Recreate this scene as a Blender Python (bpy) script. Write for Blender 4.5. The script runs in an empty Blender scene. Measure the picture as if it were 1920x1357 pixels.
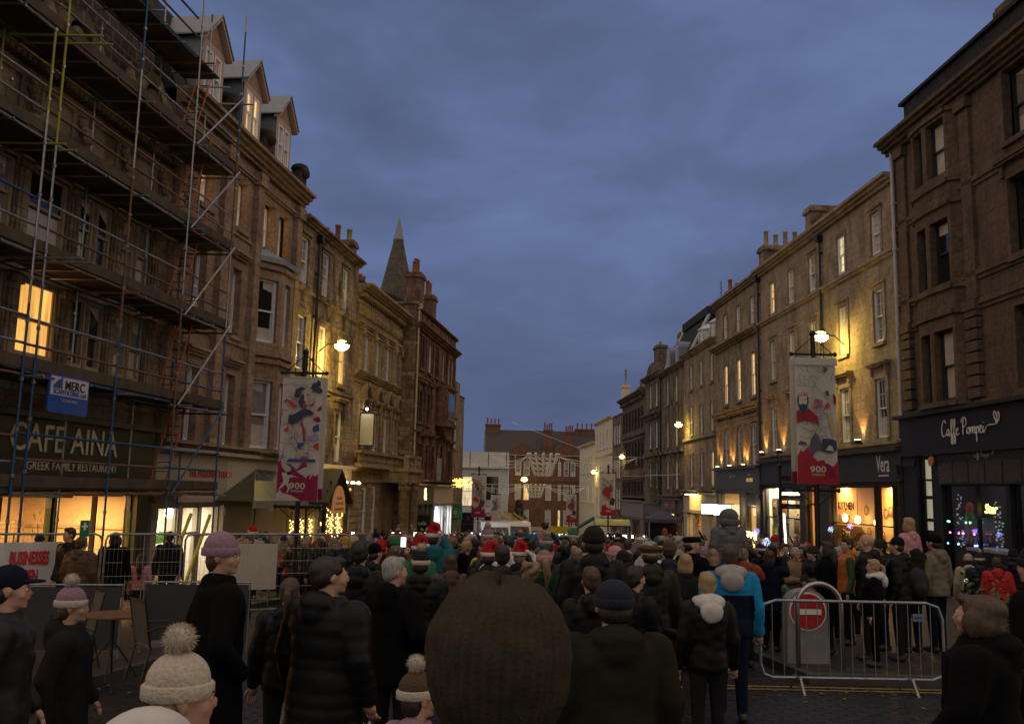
import bpy, math, random
import numpy as np
from mathutils import Vector, Matrix
D = bpy.data
S = bpy.context.scene
C = S.collection
rnd = random.Random(7)
PI = math.pi

# ------------------------------------------------------------ camera
FPX = 1700.0; PITCH = math.atan(242 / 1700); ROLL = 0.022; CAMZ = 1.98
_fw = Vector((0, math.cos(PITCH), math.sin(PITCH))); _rt = Vector((1, 0, 0)); _up = Vector((0, -math.sin(PITCH), math.cos(PITCH)))
_R = _rt * math.cos(ROLL) + _up * math.sin(ROLL); _U = _up * math.cos(ROLL) - _rt * math.sin(ROLL)
CAM = Vector((0, 0, CAMZ))
cd = D.cameras.new('camera'); cam = D.objects.new('camera', cd); C.objects.link(cam)
mw = Matrix.Identity(4)
for i, v in enumerate((_R, _U, -_fw)):
    for j in range(3): mw[j][i] = v[j]
mw.translation = CAM
cam.matrix_world = mw
cd.sensor_width = 36; cd.lens = 36 * FPX / 1920; cd.clip_start = .05; cd.clip_end = 2000
S.camera = cam

def at(px, py, Y):
    """world point seen at photo pixel (px, py) that lies Y metres down the street"""
    d = _R * ((px - 960) / FPX) + _U * ((678.5 - py) / FPX) + _fw
    return CAM + d * (Y / d.y)

# ------------------------------------------------------------ dusk sky
W = D.worlds.new('World'); S.world = W; W.use_nodes = True
nt = W.node_tree; N = nt.nodes; L = nt.links; N.clear()
def wn(t, **k):
    n = N.new(t)
    for a, b in k.items(): setattr(n, a, b)
    return n
out = wn('ShaderNodeOutputWorld'); bg = wn('ShaderNodeBackground'); L.new(bg.outputs[0], out.inputs[0])
sky = wn('ShaderNodeTexSky', sky_type='NISHITA', sun_disc=False, sun_elevation=math.radians(1.0), sun_rotation=math.radians(180))
tc = wn('ShaderNodeTexCoord'); mp = wn('ShaderNodeMapping'); mp.inputs['Scale'].default_value = (1, 1, 2.4)
L.new(tc.outputs['Generated'], mp.inputs[0])
n1 = wn('ShaderNodeTexNoise'); n1.inputs['Scale'].default_value = 2.6; n1.inputs['Detail'].default_value = 5; n1.inputs['Roughness'].default_value = .56; n1.inputs['Distortion'].default_value = .3
L.new(mp.outputs[0], n1.inputs[0])
cr = wn('ShaderNodeValToRGB'); e = cr.color_ramp
e.elements[0].position = .33; e.elements[0].color = (.076, .102, .196, 1)
e.elements[1].position = .68; e.elements[1].color = (.138, .196, .365, 1)
m_ = e.elements.new(.5); m_.color = (.101, .138, .270, 1)
L.new(n1.outputs['Fac'], cr.inputs[0])
# warm glow added outside the view: both sides for facades, weaker behind for banners
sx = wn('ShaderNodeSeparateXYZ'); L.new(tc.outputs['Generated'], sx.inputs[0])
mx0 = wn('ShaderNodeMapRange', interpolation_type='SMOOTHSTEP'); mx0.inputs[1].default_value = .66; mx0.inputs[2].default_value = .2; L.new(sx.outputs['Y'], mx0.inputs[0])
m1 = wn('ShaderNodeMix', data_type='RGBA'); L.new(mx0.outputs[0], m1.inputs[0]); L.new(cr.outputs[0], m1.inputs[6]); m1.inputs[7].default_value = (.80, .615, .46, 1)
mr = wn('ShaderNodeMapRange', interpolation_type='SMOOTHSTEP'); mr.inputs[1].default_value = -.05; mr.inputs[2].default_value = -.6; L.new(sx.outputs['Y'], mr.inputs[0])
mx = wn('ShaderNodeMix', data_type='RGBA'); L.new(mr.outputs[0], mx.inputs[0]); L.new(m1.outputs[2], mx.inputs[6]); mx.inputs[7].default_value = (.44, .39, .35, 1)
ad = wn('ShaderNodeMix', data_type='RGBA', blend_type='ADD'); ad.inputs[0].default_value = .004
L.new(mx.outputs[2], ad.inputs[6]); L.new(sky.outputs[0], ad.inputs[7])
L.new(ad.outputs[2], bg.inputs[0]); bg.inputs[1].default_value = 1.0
sl = D.lights.new('sun', 'SUN'); sl.energy = .05; sl.angle = math.radians(40); sl.color = (1, .8, .62)
so = D.objects.new('sun', sl); C.objects.link(so); so.rotation_euler = (math.radians(62), 0, 0); so.location = (0, -20, 30)
S.view_settings.view_transform = 'Standard'; S.view_settings.look = 'None'; S.view_settings.exposure = 0.0; S.view_settings.gamma = 1
S.render.engine = 'CYCLES'
cy = S.cycles; cy.use_denoising = True; cy.max_bounces = 5; cy.diffuse_bounces = 2; cy.glossy_bounces = 3; cy.transparent_max_bounces = 12; cy.transmission_bounces = 3
cy.sample_clamp_indirect = 3; cy.caustics_reflective = False; cy.caustics_refractive = False

# ------------------------------------------------------------ ground level of the sloping street
def G(x, y):
    g = -.03 * y if y < 10 else -.3 - .045 * (y - 10)
    if y > 160: g = -.3 - .045 * 150
    return g + (.02 * max(x, -12) if x < 0 else 0)

# ------------------------------------------------------------ materials
MATS = {}
def mat(name, col=(.5, .5, .5), rough=.7, metal=0., emis=None, es=0., var=.15, nscale=6., bump=0., spec=.5, coat=0.):
    if name in MATS: return MATS[name]
    m = D.materials.new(name); m.use_nodes = True; t = m.node_tree; b = t.nodes['Principled BSDF']
    b.inputs['Roughness'].default_value = rough; b.inputs['Metallic'].default_value = metal
    b.inputs['Specular IOR Level'].default_value = spec; b.inputs['Coat Weight'].default_value = coat
    b.inputs['Base Color'].default_value = (*col, 1)
    if var or bump:
        c = t.nodes.new('ShaderNodeTexCoord'); n = t.nodes.new('ShaderNodeTexNoise')
        n.inputs['Scale'].default_value = nscale; n.inputs['Detail'].default_value = 6
        t.links.new(c.outputs['Object'], n.inputs[0])
        if var:
            r = t.nodes.new('ShaderNodeMix'); r.data_type = 'RGBA'
            r.inputs[6].default_value = (*[max(0, v * (1 - var * 1.6)) for v in col], 1)
            r.inputs[7].default_value = (*[min(1, v * (1 + var)) for v in col], 1)
            t.links.new(n.outputs['Fac'], r.inputs[0]); t.links.new(r.outputs[2], b.inputs['Base Color'])
        if bump:
            p = t.nodes.new('ShaderNodeBump'); p.inputs['Strength'].default_value = bump; p.inputs['Distance'].default_value = .03
            t.links.new(n.outputs['Fac'], p.inputs['Height']); t.links.new(p.outputs[0], b.inputs['Normal'])
    if emis:
        b.inputs['Emission Color'].default_value = (*emis, 1); b.inputs['Emission Strength'].default_value = es
    MATS[name] = m; return m

def stone(name, c1, c2, bw=.55, bh=.28, mortar=.5, stain=.6, sc=(.10, .07, .05), bump=.5, msize=.012):
    """coursed ashlar: brick pattern on (x+y, z), blotchy block colours, soot streaks with shapes of their own"""
    if name in MATS: return MATS[name]
    m = D.materials.new(name); m.use_nodes = True; t = m.node_tree; nn = t.nodes; l = t.links; b = nn['Principled BSDF']
    b.inputs['Roughness'].default_value = .92; b.inputs['Specular IOR Level'].default_value = .25
    c = nn.new('ShaderNodeTexCoord'); s = nn.new('ShaderNodeSeparateXYZ'); l.new(c.outputs['Object'], s.inputs[0])
    a = nn.new('ShaderNodeMath'); a.operation = 'ADD'; l.new(s.outputs[0], a.inputs[0]); l.new(s.outputs[1], a.inputs[1])
    v = nn.new('ShaderNodeCombineXYZ'); l.new(a.outputs[0], v.inputs[0]); l.new(s.outputs[2], v.inputs[1])
    k = nn.new('ShaderNodeTexBrick'); l.new(v.outputs[0], k.inputs[0])
    k.inputs['Scale'].default_value = 1; k.inputs['Brick Width'].default_value = bw; k.inputs['Row Height'].default_value = bh
    k.inputs['Mortar Size'].default_value = msize; k.inputs['Mortar Smooth'].default_value = .4; k.inputs['Bias'].default_value = -.1
    k.inputs['Color1'].default_value = (*c1, 1); k.inputs['Color2'].default_value = (*c2, 1); k.inputs['Mortar'].default_value = (*[x * mortar for x in c1], 1)
    n = nn.new('ShaderNodeTexNoise'); n.inputs['Scale'].default_value = 1.1; n.inputs['Detail'].default_value = 8; n.inputs['Roughness'].default_value = .62; n.inputs['Distortion'].default_value = .6
    mp2 = nn.new('ShaderNodeMapping'); mp2.inputs['Scale'].default_value = (1.2, .55, 1); l.new(v.outputs[0], mp2.inputs[0]); l.new(mp2.outputs[0], n.inputs[0])
    r = nn.new('ShaderNodeValToRGB'); r.color_ramp.elements[0].position = .44; r.color_ramp.elements[1].position = .64
    r.color_ramp.elements[0].color = (0, 0, 0, 1); r.color_ramp.elements[1].color = (stain,) * 3 + (1,)
    l.new(n.outputs['Fac'], r.inputs[0])
    x = nn.new('ShaderNodeMix'); x.data_type = 'RGBA'; l.new(r.outputs[0], x.inputs[0]); l.new(k.outputs['Color'], x.inputs[6]); x.inputs[7].default_value = (*sc, 1)
    n2 = nn.new('ShaderNodeTexNoise'); n2.inputs['Scale'].default_value = 7; n2.inputs['Detail'].default_value = 6; l.new(c.outputs['Object'], n2.inputs[0])
    y = nn.new('ShaderNodeMix'); y.data_type = 'RGBA'; y.blend_type = 'MULTIPLY'; y.inputs[0].default_value = .7
    r2 = nn.new('ShaderNodeValToRGB'); r2.color_ramp.elements[0].position = .3; r2.color_ramp.elements[1].position = .65; r2.color_ramp.elements[0].color = (.45, .42, .4, 1)
    l.new(n2.outputs['Fac'], r2.inputs[0]); l.new(x.outputs[2], y.inputs[6]); l.new(r2.outputs[0], y.inputs[7]); l.new(y.outputs[2], b.inputs['Base Color'])
    h = nn.new('ShaderNodeMath'); h.operation = 'SUBTRACT'; l.new(n2.outputs['Fac'], h.inputs[0]); l.new(k.outputs['Fac'], h.inputs[1])
    p = nn.new('ShaderNodeBump'); p.inputs['Strength'].default_value = bump; p.inputs['Distance'].default_value = .035
    l.new(h.outputs[0], p.inputs['Height']); l.new(p.outputs[0], b.inputs['Normal'])
    MATS[name] = m; return m

def glass(name='thin_glass', tint=(1, 1, 1)):
    if name in MATS: return MATS[name]
    m = D.materials.new(name); m.use_nodes = True; t = m.node_tree; nn = t.nodes; l = t.links; nn.clear()
    o = nn.new('ShaderNodeOutputMaterial'); mx_ = nn.new('ShaderNodeMixShader'); tr = nn.new('ShaderNodeBsdfTransparent'); gl = nn.new('ShaderNodeBsdfGlossy'); fr = nn.new('ShaderNodeFresnel')
    tr.inputs[0].default_value = (*tint, 1); gl.inputs['Roughness'].default_value = .03; fr.inputs[0].default_value = 1.3
    l.new(fr.outputs[0], mx_.inputs[0]); l.new(tr.outputs[0], mx_.inputs[1]); l.new(gl.outputs[0], mx_.inputs[2]); l.new(mx_.outputs[0], o.inputs[0])
    MATS[name] = m; return m

def lit(name, col, st, folds=9.):
    """a lit room or curtain behind glass: uneven warm light"""
    if name in MATS: return MATS[name]
    m = D.materials.new(name); m.use_nodes = True; t = m.node_tree; nn = t.nodes; l = t.links; b = nn['Principled BSDF']
    b.inputs['Base Color'].default_value = (.3, .2, .1, 1); b.inputs['Roughness'].default_value = .25
    c = nn.new('ShaderNodeTexCoord'); mp_ = nn.new('ShaderNodeMapping'); mp_.inputs['Scale'].default_value = (folds, folds, .7)
    n = nn.new('ShaderNodeTexNoise'); n.inputs['Scale'].default_value = 1.0; n.inputs['Detail'].default_value = 3
    l.new(c.outputs['Object'], mp_.inputs[0]); l.new(mp_.outputs[0], n.inputs[0])
    r = nn.new('ShaderNodeMapRange'); r.inputs[1].default_value = .3; r.inputs[2].default_value = .7; r.inputs[3].default_value = st * .45; r.inputs[4].default_value = st * 1.3
    l.new(n.outputs['Fac'], r.inputs[0]); l.new(r.outputs[0], b.inputs['Emission Strength']); b.inputs['Emission Color'].default_value = (*col, 1)
    MATS[name] = m; return m

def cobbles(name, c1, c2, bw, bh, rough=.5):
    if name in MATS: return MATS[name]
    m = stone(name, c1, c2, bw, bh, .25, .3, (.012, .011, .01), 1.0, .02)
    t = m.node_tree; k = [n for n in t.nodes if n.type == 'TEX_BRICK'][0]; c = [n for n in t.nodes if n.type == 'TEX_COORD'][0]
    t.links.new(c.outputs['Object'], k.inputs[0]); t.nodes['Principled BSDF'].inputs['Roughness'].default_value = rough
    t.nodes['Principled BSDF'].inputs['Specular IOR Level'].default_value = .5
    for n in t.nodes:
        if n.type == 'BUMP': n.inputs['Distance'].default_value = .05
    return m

PANE = mat('dark_window_glass', (.012, .013, .016), .06, var=0, spec=.9)
PANE_B = mat('blind_behind_glass', (.55, .50, .44), .22, var=.25, nscale=3, spec=.8)
PANE_C = mat('net_curtain_behind_glass', (.26, .24, .23), .14, var=.4, nscale=5, spec=.8)
WARM = lit('lit_window_warm', (1, .48, .10), 1.1); YEL = lit('lit_window_yellow', (1, .60, .20), .95); WHI = lit('lit_window_white', (1, .82, .5), .8)
SASH = mat('white_sash_paint', (.74, .74, .78), .45, var=.06)
SASHD = mat('dark_sash_paint', (.03, .03, .03), .4, var=.1)
SLATE = stone('roof_slates', (.05, .052, .06), (.035, .037, .045), .3, .2, .5, .4, (.03, .035, .02), .5)
LEAD = mat('lead_flashing', (.22, .25, .30), .45, .3, var=.2)
IRON = mat('black_cast_iron', (.012, .012, .013), .4, .2, var=.2)
GALV = mat('galvanised_steel', (.34, .35, .37), .38, .8, var=.35, nscale=12)
POTS = mat('terracotta_pot', (.32, .12, .06), .8, var=.3); POTB = mat('buff_chimney_pot', (.42, .30, .17), .8, var=.3)
GLASS = glass()

# ------------------------------------------------------------ mesh building
class MB:
    def __init__(s): s.v = []; s.f = []; s.m = []; s.cur = 0
    def add(s, vs, fs, mi=None):
        o = len(s.v); s.v += [tuple(p) for p in vs]; s.f += [tuple(i + o for i in f) for f in fs]; s.m += [s.cur if mi is None else mi] * len(fs); return s
    def quad(s, a, b, c, d, mi=None): return s.add((a, b, c, d), ((0, 1, 2, 3),), mi)
    def box(s, x0, x1, y0, y1, z0, z1, mi=None):
        x0, x1 = min(x0, x1), max(x0, x1); y0, y1 = min(y0, y1), max(y0, y1); z0, z1 = min(z0, z1), max(z0, z1)
        return s.add([(x, y, z) for z in (z0, z1) for x, y in ((x0, y0), (x1, y0), (x1, y1), (x0, y1))],
                     ((3, 2, 1, 0), (4, 5, 6, 7), (0, 1, 5, 4), (1, 2, 6, 5), (2, 3, 7, 6), (3, 0, 4, 7)), mi)
    def prism(s, pts, a0, a1, ax='y', mi=None):
        """extrude the polygon pts along axis ax; pts are (x,z) for y, (x,y) for z, (y,z) for x"""
        def P(p, a): return (p[0], a, p[1]) if ax == 'y' else (p[0], p[1], a) if ax == 'z' else (a, p[0], p[1])
        n = len(pts); vs = [P(p, a0) for p in pts] + [P(p, a1) for p in pts]
        fs = [tuple(range(n)), tuple(range(2 * n - 1, n - 1, -1))] + [(i, n + i, n + (i + 1) % n, (i + 1) % n) for i in range(n)]
        return s.add(vs, fs, mi)
    def tube(s, pts, r, n=8, cap=True, mi=None):
        pts = [Vector(p) for p in pts]; rs = r if isinstance(r, (list, tuple)) else [r] * len(pts)
        vs = []; fs = []; prev = None
        for i, p in enumerate(pts):
            t = (pts[min(i + 1, len(pts) - 1)] - pts[max(i - 1, 0)]).normalized()
            u = prev if prev is not None else (Vector((0, 0, 1)) if abs(t.z) < .9 else Vector((1, 0, 0)))
            a = (u - t * u.dot(t)).normalized(); prev = a; b = t.cross(a)
            for k in range(n):
                w = 2 * PI * k / n; vs.append(p + (a * math.cos(w) + b * math.sin(w)) * rs[i])
        for i in range(len(pts) - 1):
            for k in range(n): fs.append((i * n + k, i * n + (k + 1) % n, (i + 1) * n + (k + 1) % n, (i + 1) * n + k))
        if cap: fs += [tuple(range(n - 1, -1, -1)), tuple((len(pts) - 1) * n + k for k in range(n))]
        return s.add(vs, fs, mi)
    def lathe(s, c, prof, n=16, mi=None):
        vs = []; fs = []
        for r, z in prof:
            for k in range(n): vs.append((c[0] + r * math.cos(2 * PI * k / n), c[1] + r * math.sin(2 * PI * k / n), c[2] + z))
        for i in range(len(prof) - 1):
            for k in range(n): fs.append((i * n + k, i * n + (k + 1) % n, (i + 1) * n + (k + 1) % n, (i + 1) * n + k))
        fs += [tuple(range(n - 1, -1, -1)), tuple((len(prof) - 1) * n + k for k in range(n))]
        return s.add(vs, fs, mi)
    def ball(s, c, r, n=12, m=8, mi=None, rot=None):
        r = r if isinstance(r, (list, tuple)) else (r, r, r); vs = []; fs = []
        for i in range(m + 1):
            th = PI * (i + .0001 if i == 0 else i - .0001 if i == m else i) / m
            for k in range(n):
                p = Vector((r[0] * math.sin(th) * math.cos(2 * PI * k / n), r[1] * math.sin(th) * math.sin(2 * PI * k / n), r[2] * math.cos(th)))
                if rot: p = rot @ p
                vs.append((c[0] + p.x, c[1] + p.y, c[2] + p.z))
        for i in range(m):
            for k in range(n): fs.append((i * n + k, (i + 1) * n + k, (i + 1) * n + (k + 1) % n, i * n + (k + 1) % n))
        fs += [tuple(range(n)), tuple(m * n + k for k in range(n - 1, -1, -1))]
        return s.add(vs, fs, mi)
    def mesh(s, name, mats, smooth=False):
        me = D.meshes.new(name); me.from_pydata(s.v, [], s.f)
        for m in (mats if isinstance(mats, (list, tuple)) else [mats]): me.materials.append(m)
        me.polygons.foreach_set('material_index', s.m)
        if smooth: me.polygons.foreach_set('use_smooth', [True] * len(s.f))
        me.update(); return me
    def obj(s, name, mats, parent=None, smooth=False, loc=(0, 0, 0), rz=0):
        return link(D.objects.new(name, s.mesh(name, mats, smooth)), parent, loc, rz)

def link(o, parent=None, loc=(0, 0, 0), rz=0):
    C.objects.link(o); o.parent = parent; o.location = loc; o.rotation_euler = (0, 0, rz); return o
def tag(o, label=None, cat=None, group=None, kind=None):
    for k, v in (('label', label), ('category', cat), ('group', group), ('kind', kind)):
        if v: o[k] = v
    return o
def thing(name, label, cat, loc=(0, 0, 0), rz=0, group=None):
    return tag(link(D.objects.new(name, None), None, loc, rz), label, cat, group)
def text(s, size, m, parent, loc, name='lettering', rz=0, off=0., shear=0., sx=1., ext=.008, align='CENTER', sp=1.):
    cu = D.curves.new(name, 'FONT'); cu.body = s; cu.size = size; cu.extrude = ext; cu.offset = off * .45; cu.shear = shear; cu.align_x = align; cu.space_character = sp; cu.resolution_u = 2
    o = D.objects.new(name, cu); C.objects.link(o)
    me = D.meshes.new_from_object(o.evaluated_get(bpy.context.evaluated_depsgraph_get())); D.objects.remove(o)
    me.transform(Matrix.Rotation(rz, 4, 'Z') @ Matrix.Rotation(PI / 2, 4, 'X') @ Matrix.Diagonal((sx, 1, 1, 1)))
    me.materials.clear(); me.materials.append(m)
    return link(D.objects.new(name, me), parent, loc)
def lamp(name, kind, loc, energy, col, parent=None, size=.2, rot=(0, 0, 0), spot=None):
    l = D.lights.new(name, kind); l.energy = energy; l.color = col
    if kind == 'AREA': l.size = size
    else: l.shadow_soft_size = size
    if spot: l.spot_size = math.radians(spot); l.spot_blend = .6
    o = D.objects.new(name, l); C.objects.link(o); o.parent = parent; o.location = loc; o.rotation_euler = rot; return o
# ------------------------------------------------------------ facades
def wall_face(mb, p, q, z0, z1, ops=(), rev=.22, mi=None):
    """a wall plane from p to q (x,y) pierced by openings (s0,s1,z0,z1) with reveals going back from the street"""
    p = Vector(p); q = Vector(q); Ln = (q - p).length; e = (q - p) / Ln; n = Vector((-e.y, e.x))
    P = lambda s_, z, d=0.: (p.x + e.x * s_ + n.x * d, p.y + e.y * s_ + n.y * d, z)
    xs = sorted({0, Ln} | {min(Ln, max(0, o[i])) for o in ops for i in (0, 1)}); zs = sorted({z0, z1} | {min(z1, max(z0, o[i])) for o in ops for i in (2, 3)})
    for j in range(len(zs) - 1):
        for i in range(len(xs) - 1):
            cx = (xs[i] + xs[i + 1]) / 2; cz = (zs[j] + zs[j + 1]) / 2
            if any(o[0] < cx < o[1] and o[2] < cz < o[3] for o in ops): continue
            mb.quad(P(xs[i], zs[j]), P(xs[i + 1], zs[j]), P(xs[i + 1], zs[j + 1]), P(xs[i], zs[j + 1]), mi)
    for a, b, c, d in ops:
        r = rev
        mb.quad(P(a, c), P(a, d), P(a, d, r), P(a, c, r), mi); mb.quad(P(b, c, r), P(b, d, r), P(b, d), P(b, c), mi)
        mb.quad(P(a, d), P(b, d), P(b, d, r), P(a, d, r), mi); mb.quad(P(a, c, r), P(b, c, r), P(b, c), P(a, c), mi)

def cornice(mb, x0, x1, z, proj, h, y=0., steps=3, dent=0., mi=None):
    """stepped cornice whose top is at z"""
    for i in range(steps):
        pr = proj * (1 - i / steps) + .03; e = pr * .5 if i == 0 else pr * .4
        mb.box(x0 - e * 0, x1 + e * 0, y - pr, y + .12, z - h * (i + 1) / steps + .004, z - h * i / steps, mi)
    if dent:
        x = x0 + dent
        while x < x1 - dent:
            mb.box(x, x + dent * .55, y - proj * .55, y + .05, z - h - dent * .7, z - h + .01, mi); x += dent * 1.15

class Bldg:
    def __init__(s, name, label, side, Y0, Y1, ztop, st, off=0., depth=9., zwall=None, cat='building'):
        s.side = side; s.Y0 = Y0; s.Y1 = Y1; s.ztop = ztop; s.st = st; s.depth = depth; s.ops = []; s.off = off
        if side == 'L':
            e = Vector((.129, 1)).normalized(); xo = -13 + off + .129 * Y0; yo = Y0
        else:
            e = Vector((.047, -1)).normalized(); xo = 16.08 + off - .047 * Y1; yo = Y1
        s.k = 1 / abs(e.y); s.L = (Y1 - Y0) * s.k; s.zb = G(xo, (Y0 + Y1) / 2) - .1
        s.rz = math.atan2(e.y, e.x)
        s.root = thing(name, label, cat, (xo, yo, s.zb), s.rz); s.o = (0, 0, -s.zb)
        s.zw = zwall if zwall is not None else s.zb - 1.2
        s.trim = MB(); s.e = e; s.org = Vector((xo, yo))
    def X(s, Y): return (Y - s.Y0) * s.k if s.side == 'L' else (s.Y1 - Y) * s.k
    def XX(s, a, b): x0, x1 = s.X(a), s.X(b); return min(x0, x1), max(x0, x1)
    def world(s, x, y, z): return Vector((s.org.x + s.e.x * x - s.e.y * y, s.org.y + s.e.y * x + s.e.x * y, z))
    def part(s, name, mb, m, smooth=False, parent=None, lab=None):
        o = mb.obj(name, m, parent or s.root, smooth, s.o if parent is None else (0, 0, 0))
        if lab: o['label'] = lab
        return o
    def win(s, Ya, Yb, z0, z1, pane=None, sash=None, bars=(2, 2), sill=True, sur=0., hood=None, rev=.15, y=0., lab=None, pair=0):
        x0, x1 = s.XX(Ya, Yb); s.ops.append((x0, x1, z0, z1))
        return window(s, x0, y, 0, x1 - x0, z0, z1, pane, sash, bars, sill, sur, hood, rev, lab, pair)
    def finish(s, sides=True, roof=None, back=True):
        mb = MB(); a = .004
        wall_face(mb, (a, 0), (s.L - a, 0), s.zw, s.ztop, s.ops)
        if sides:
            zb = s.zb - 1.5
            mb.quad((a, s.depth, zb), (a, 0, zb), (a, 0, s.ztop), (a, s.depth, s.ztop)); mb.quad((s.L - a, 0, zb), (s.L - a, s.depth, zb), (s.L - a, s.depth, s.ztop), (s.L - a, 0, s.ztop))
            mb.quad((a, s.depth, zb), (a, s.depth, s.ztop), (s.L - a, s.depth, s.ztop), (s.L - a, s.depth, zb))
        s.wall = s.part('wall', mb, s.st)
        if s.trim.f: s.part('moulding', s.trim, s.st)
        if roof:
            rm = MB(); h = roof; d = s.depth
            rm.prism([(-.12, s.ztop + .003), (d * .5, s.ztop + h), (d + .1, s.ztop + .003)], a * 2, s.L - a * 2, 'x')
            s.roof = s.part('roof', rm, SLATE)
    def chimney(s, Ya, Yb, y0, y1, z0, z1, npots=3, m=None, ph=.6, pm=None):
        x0, x1 = s.XX(Ya, Yb); mb = MB(); mb.box(x0, x1, y0, y1, z0, z1 - .3); mb.box(x0 - .1, x1 + .1, y0 - .1, y1 + .1, z1 - .3, z1 - .12); mb.box(x0 - .05, x1 + .05, y0 - .05, y1 + .05, z1 - .12, z1)
        c = s.part('chimney', mb, m or s.st)
        for i in range(npots):
            t = (i + .5) / npots
            cx, cyy = (x0 + (x1 - x0) * t, (y0 + y1) / 2) if x1 - x0 > y1 - y0 else ((x0 + x1) / 2, y0 + (y1 - y0) * t)
            p = MB(); h = ph * rnd.uniform(.8, 1.15); p.lathe((cx, cyy, z1 - .01), [(.15, 0), (.13, .1), (.12, h - .1), (.15, h - .08), (.15, h), (.1, h)], 10)
            s.part('chimney_pot', p, pm or (POTS if rnd.random() < .5 else POTB), True, c)
    def downpipe(s, Y, z0, z1, m=IRON, r=.06):
        x = s.X(Y); mb = MB(); mb.tube([(x, -.12, z0), (x, -.12, z1)], r, 8); mb.box(x - .14, x + .14, -.28, -.02, z1 - .05, z1 + .25)
        z = z0 + .5
        while z < z1: mb.tube([(x, -.12, z), (x, -.12, z + .1)], r * 1.35, 8); mb.box(x - .1, x + .1, -.07, .01, z, z + .06); z += 1.8
        return s.part('downpipe', mb, m)

def window(s, x, y, rz, w, z0, z1, pane=None, sash=None, bars=(2, 2), sill=True, sur=0., hood=None, rev=.22, lab=None, pair=0):
    pane = pane or PANE; sash = sash or SASH; f = .08; zm = (z0 + z1) / 2; mb = MB(); pn = MB()
    ww = [(0, w)] if not pair else [(0, w / 2 - pair / 2), (w / 2 + pair / 2, w)]
    for a, b in ww:
        mb.box(a, a + f, rev - .12, rev + .02, z0, z1); mb.box(b - f, b, rev - .12, rev + .02, z0, z1)
        mb.box(a + f, b - f, rev - .12, rev + .02, z1 - f, z1); mb.box(a + f, b - f, rev - .12, rev + .02, z0, z0 + f * 1.3)
        mb.box(a + f, b - f, rev - .10, rev + .02, zm - .03, zm + .03)
        for k, (za, zb_, yy) in enumerate(((z0 + f, zm - .03, rev - .03), (zm + .03, z1 - f, rev - .07))):
            for i in (a + f, b - f - .035): mb.box(i, i + .035, yy - .015, yy + .03, za, zb_)
            nx, nz = bars[:2] if k else (bars[0], bars[1] if bars[1] != 1 else 1)
            if k == 0 and len(bars) > 2: nx, nz = 1, 1
            for i in range(1, nx): c = a + f + (b - a - 2 * f) * i / nx; mb.box(c - .011, c + .011, yy - .01, yy + .03, za, zb_)
            for i in range(1, nz): c = za + (zb_ - za) * i / nz; mb.box(a + f, b - f, yy - .008, yy + .028, c - .011, c + .011)
            t = rnd.uniform(-.012, .012)
            if k == 0: hb = rnd.choice((0, 0, .45, .7, .95)) if pane in (PANE, PANE_C) else 0
            if k and pane in (PANE, PANE_C) and rnd.random() < .3: pn.quad((a + f, yy + .017, zb_ - .4 * rnd.random()), (b - f, yy + .017, zb_ - .35), (b - f, yy + .017, zb_), (a + f, yy + .017, zb_), 1)
            if k == 0 and hb: pn.quad((a + f, yy + .014, za), (b - f, yy + .014, za), (b - f, yy + .014, za + (zb_ - za) * hb), (a + f, yy + .014, za + (zb_ - za) * hb), 1)
            pn.quad((a + f, yy + .02 + t, za), (b - f, yy + .02 - t, za), (b - f, yy + .02 - t, zb_), (a + f, yy + .02 + t, zb_))
    if pair: mb.box(w / 2 - pair / 2, w / 2 + pair / 2, -.02, rev + .03, z0, z1, 1)
    o = mb.obj('window', [sash, s.st], s.root, False, (x, y, -s.zb), rz); pn.obj('pane', [pane, PANE_B], o)
    if lab: o['label'] = lab
    if sill: q = MB(); q.box(-.1, w + .1, -.13, rev - .02, z0 - .16, z0 - .003); q.obj('sill', s.st, o)
    if sur or hood:
        q = MB(); u = sur or .01
        if sur: q.box(-u, -.003, -.055, .05, z0, z1 + u); q.box(w + .003, w + u, -.055, .05, z0, z1 + u); q.box(-.003, w + .003, -.055, .05, z1 + .003, z1 + u)
        zt = z1 + u + .003
        if hood in ('flat', 'ped'):
            q.box(-u - .02, w + u + .02, -.05, .05, zt, zt + .28); q.box(-u - .14, w + u + .14, -.24, .05, zt + .28, zt + .36); q.box(-u - .18, w + u + .18, -.30, .05, zt + .36, zt + .44)
            for a in (-u - .04, w + u - .1): q.box(a, a + .14, -.16, .05, zt - .1, zt + .28)
        if hood == 'ped':
            zz = zt + .445; hw = w / 2 + u + .16; q.prism([(w / 2 - hw, zz), (w / 2 + hw, zz), (w / 2, zz + .62)], -.12, .05)
            for sg in (-1, 1): q.prism([(w / 2 + sg * (hw + .06), zz), (w / 2 + sg * (hw + .06), zz + .1), (w / 2, zz + .80), (w / 2, zz + .66)][::sg], -.32, .05)
        if hood == 'lip': q.box(-u - .05, w + u + .05, -.13, .05, zt, zt + .1)
        q.obj('surround', s.st, o)
    return o

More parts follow.
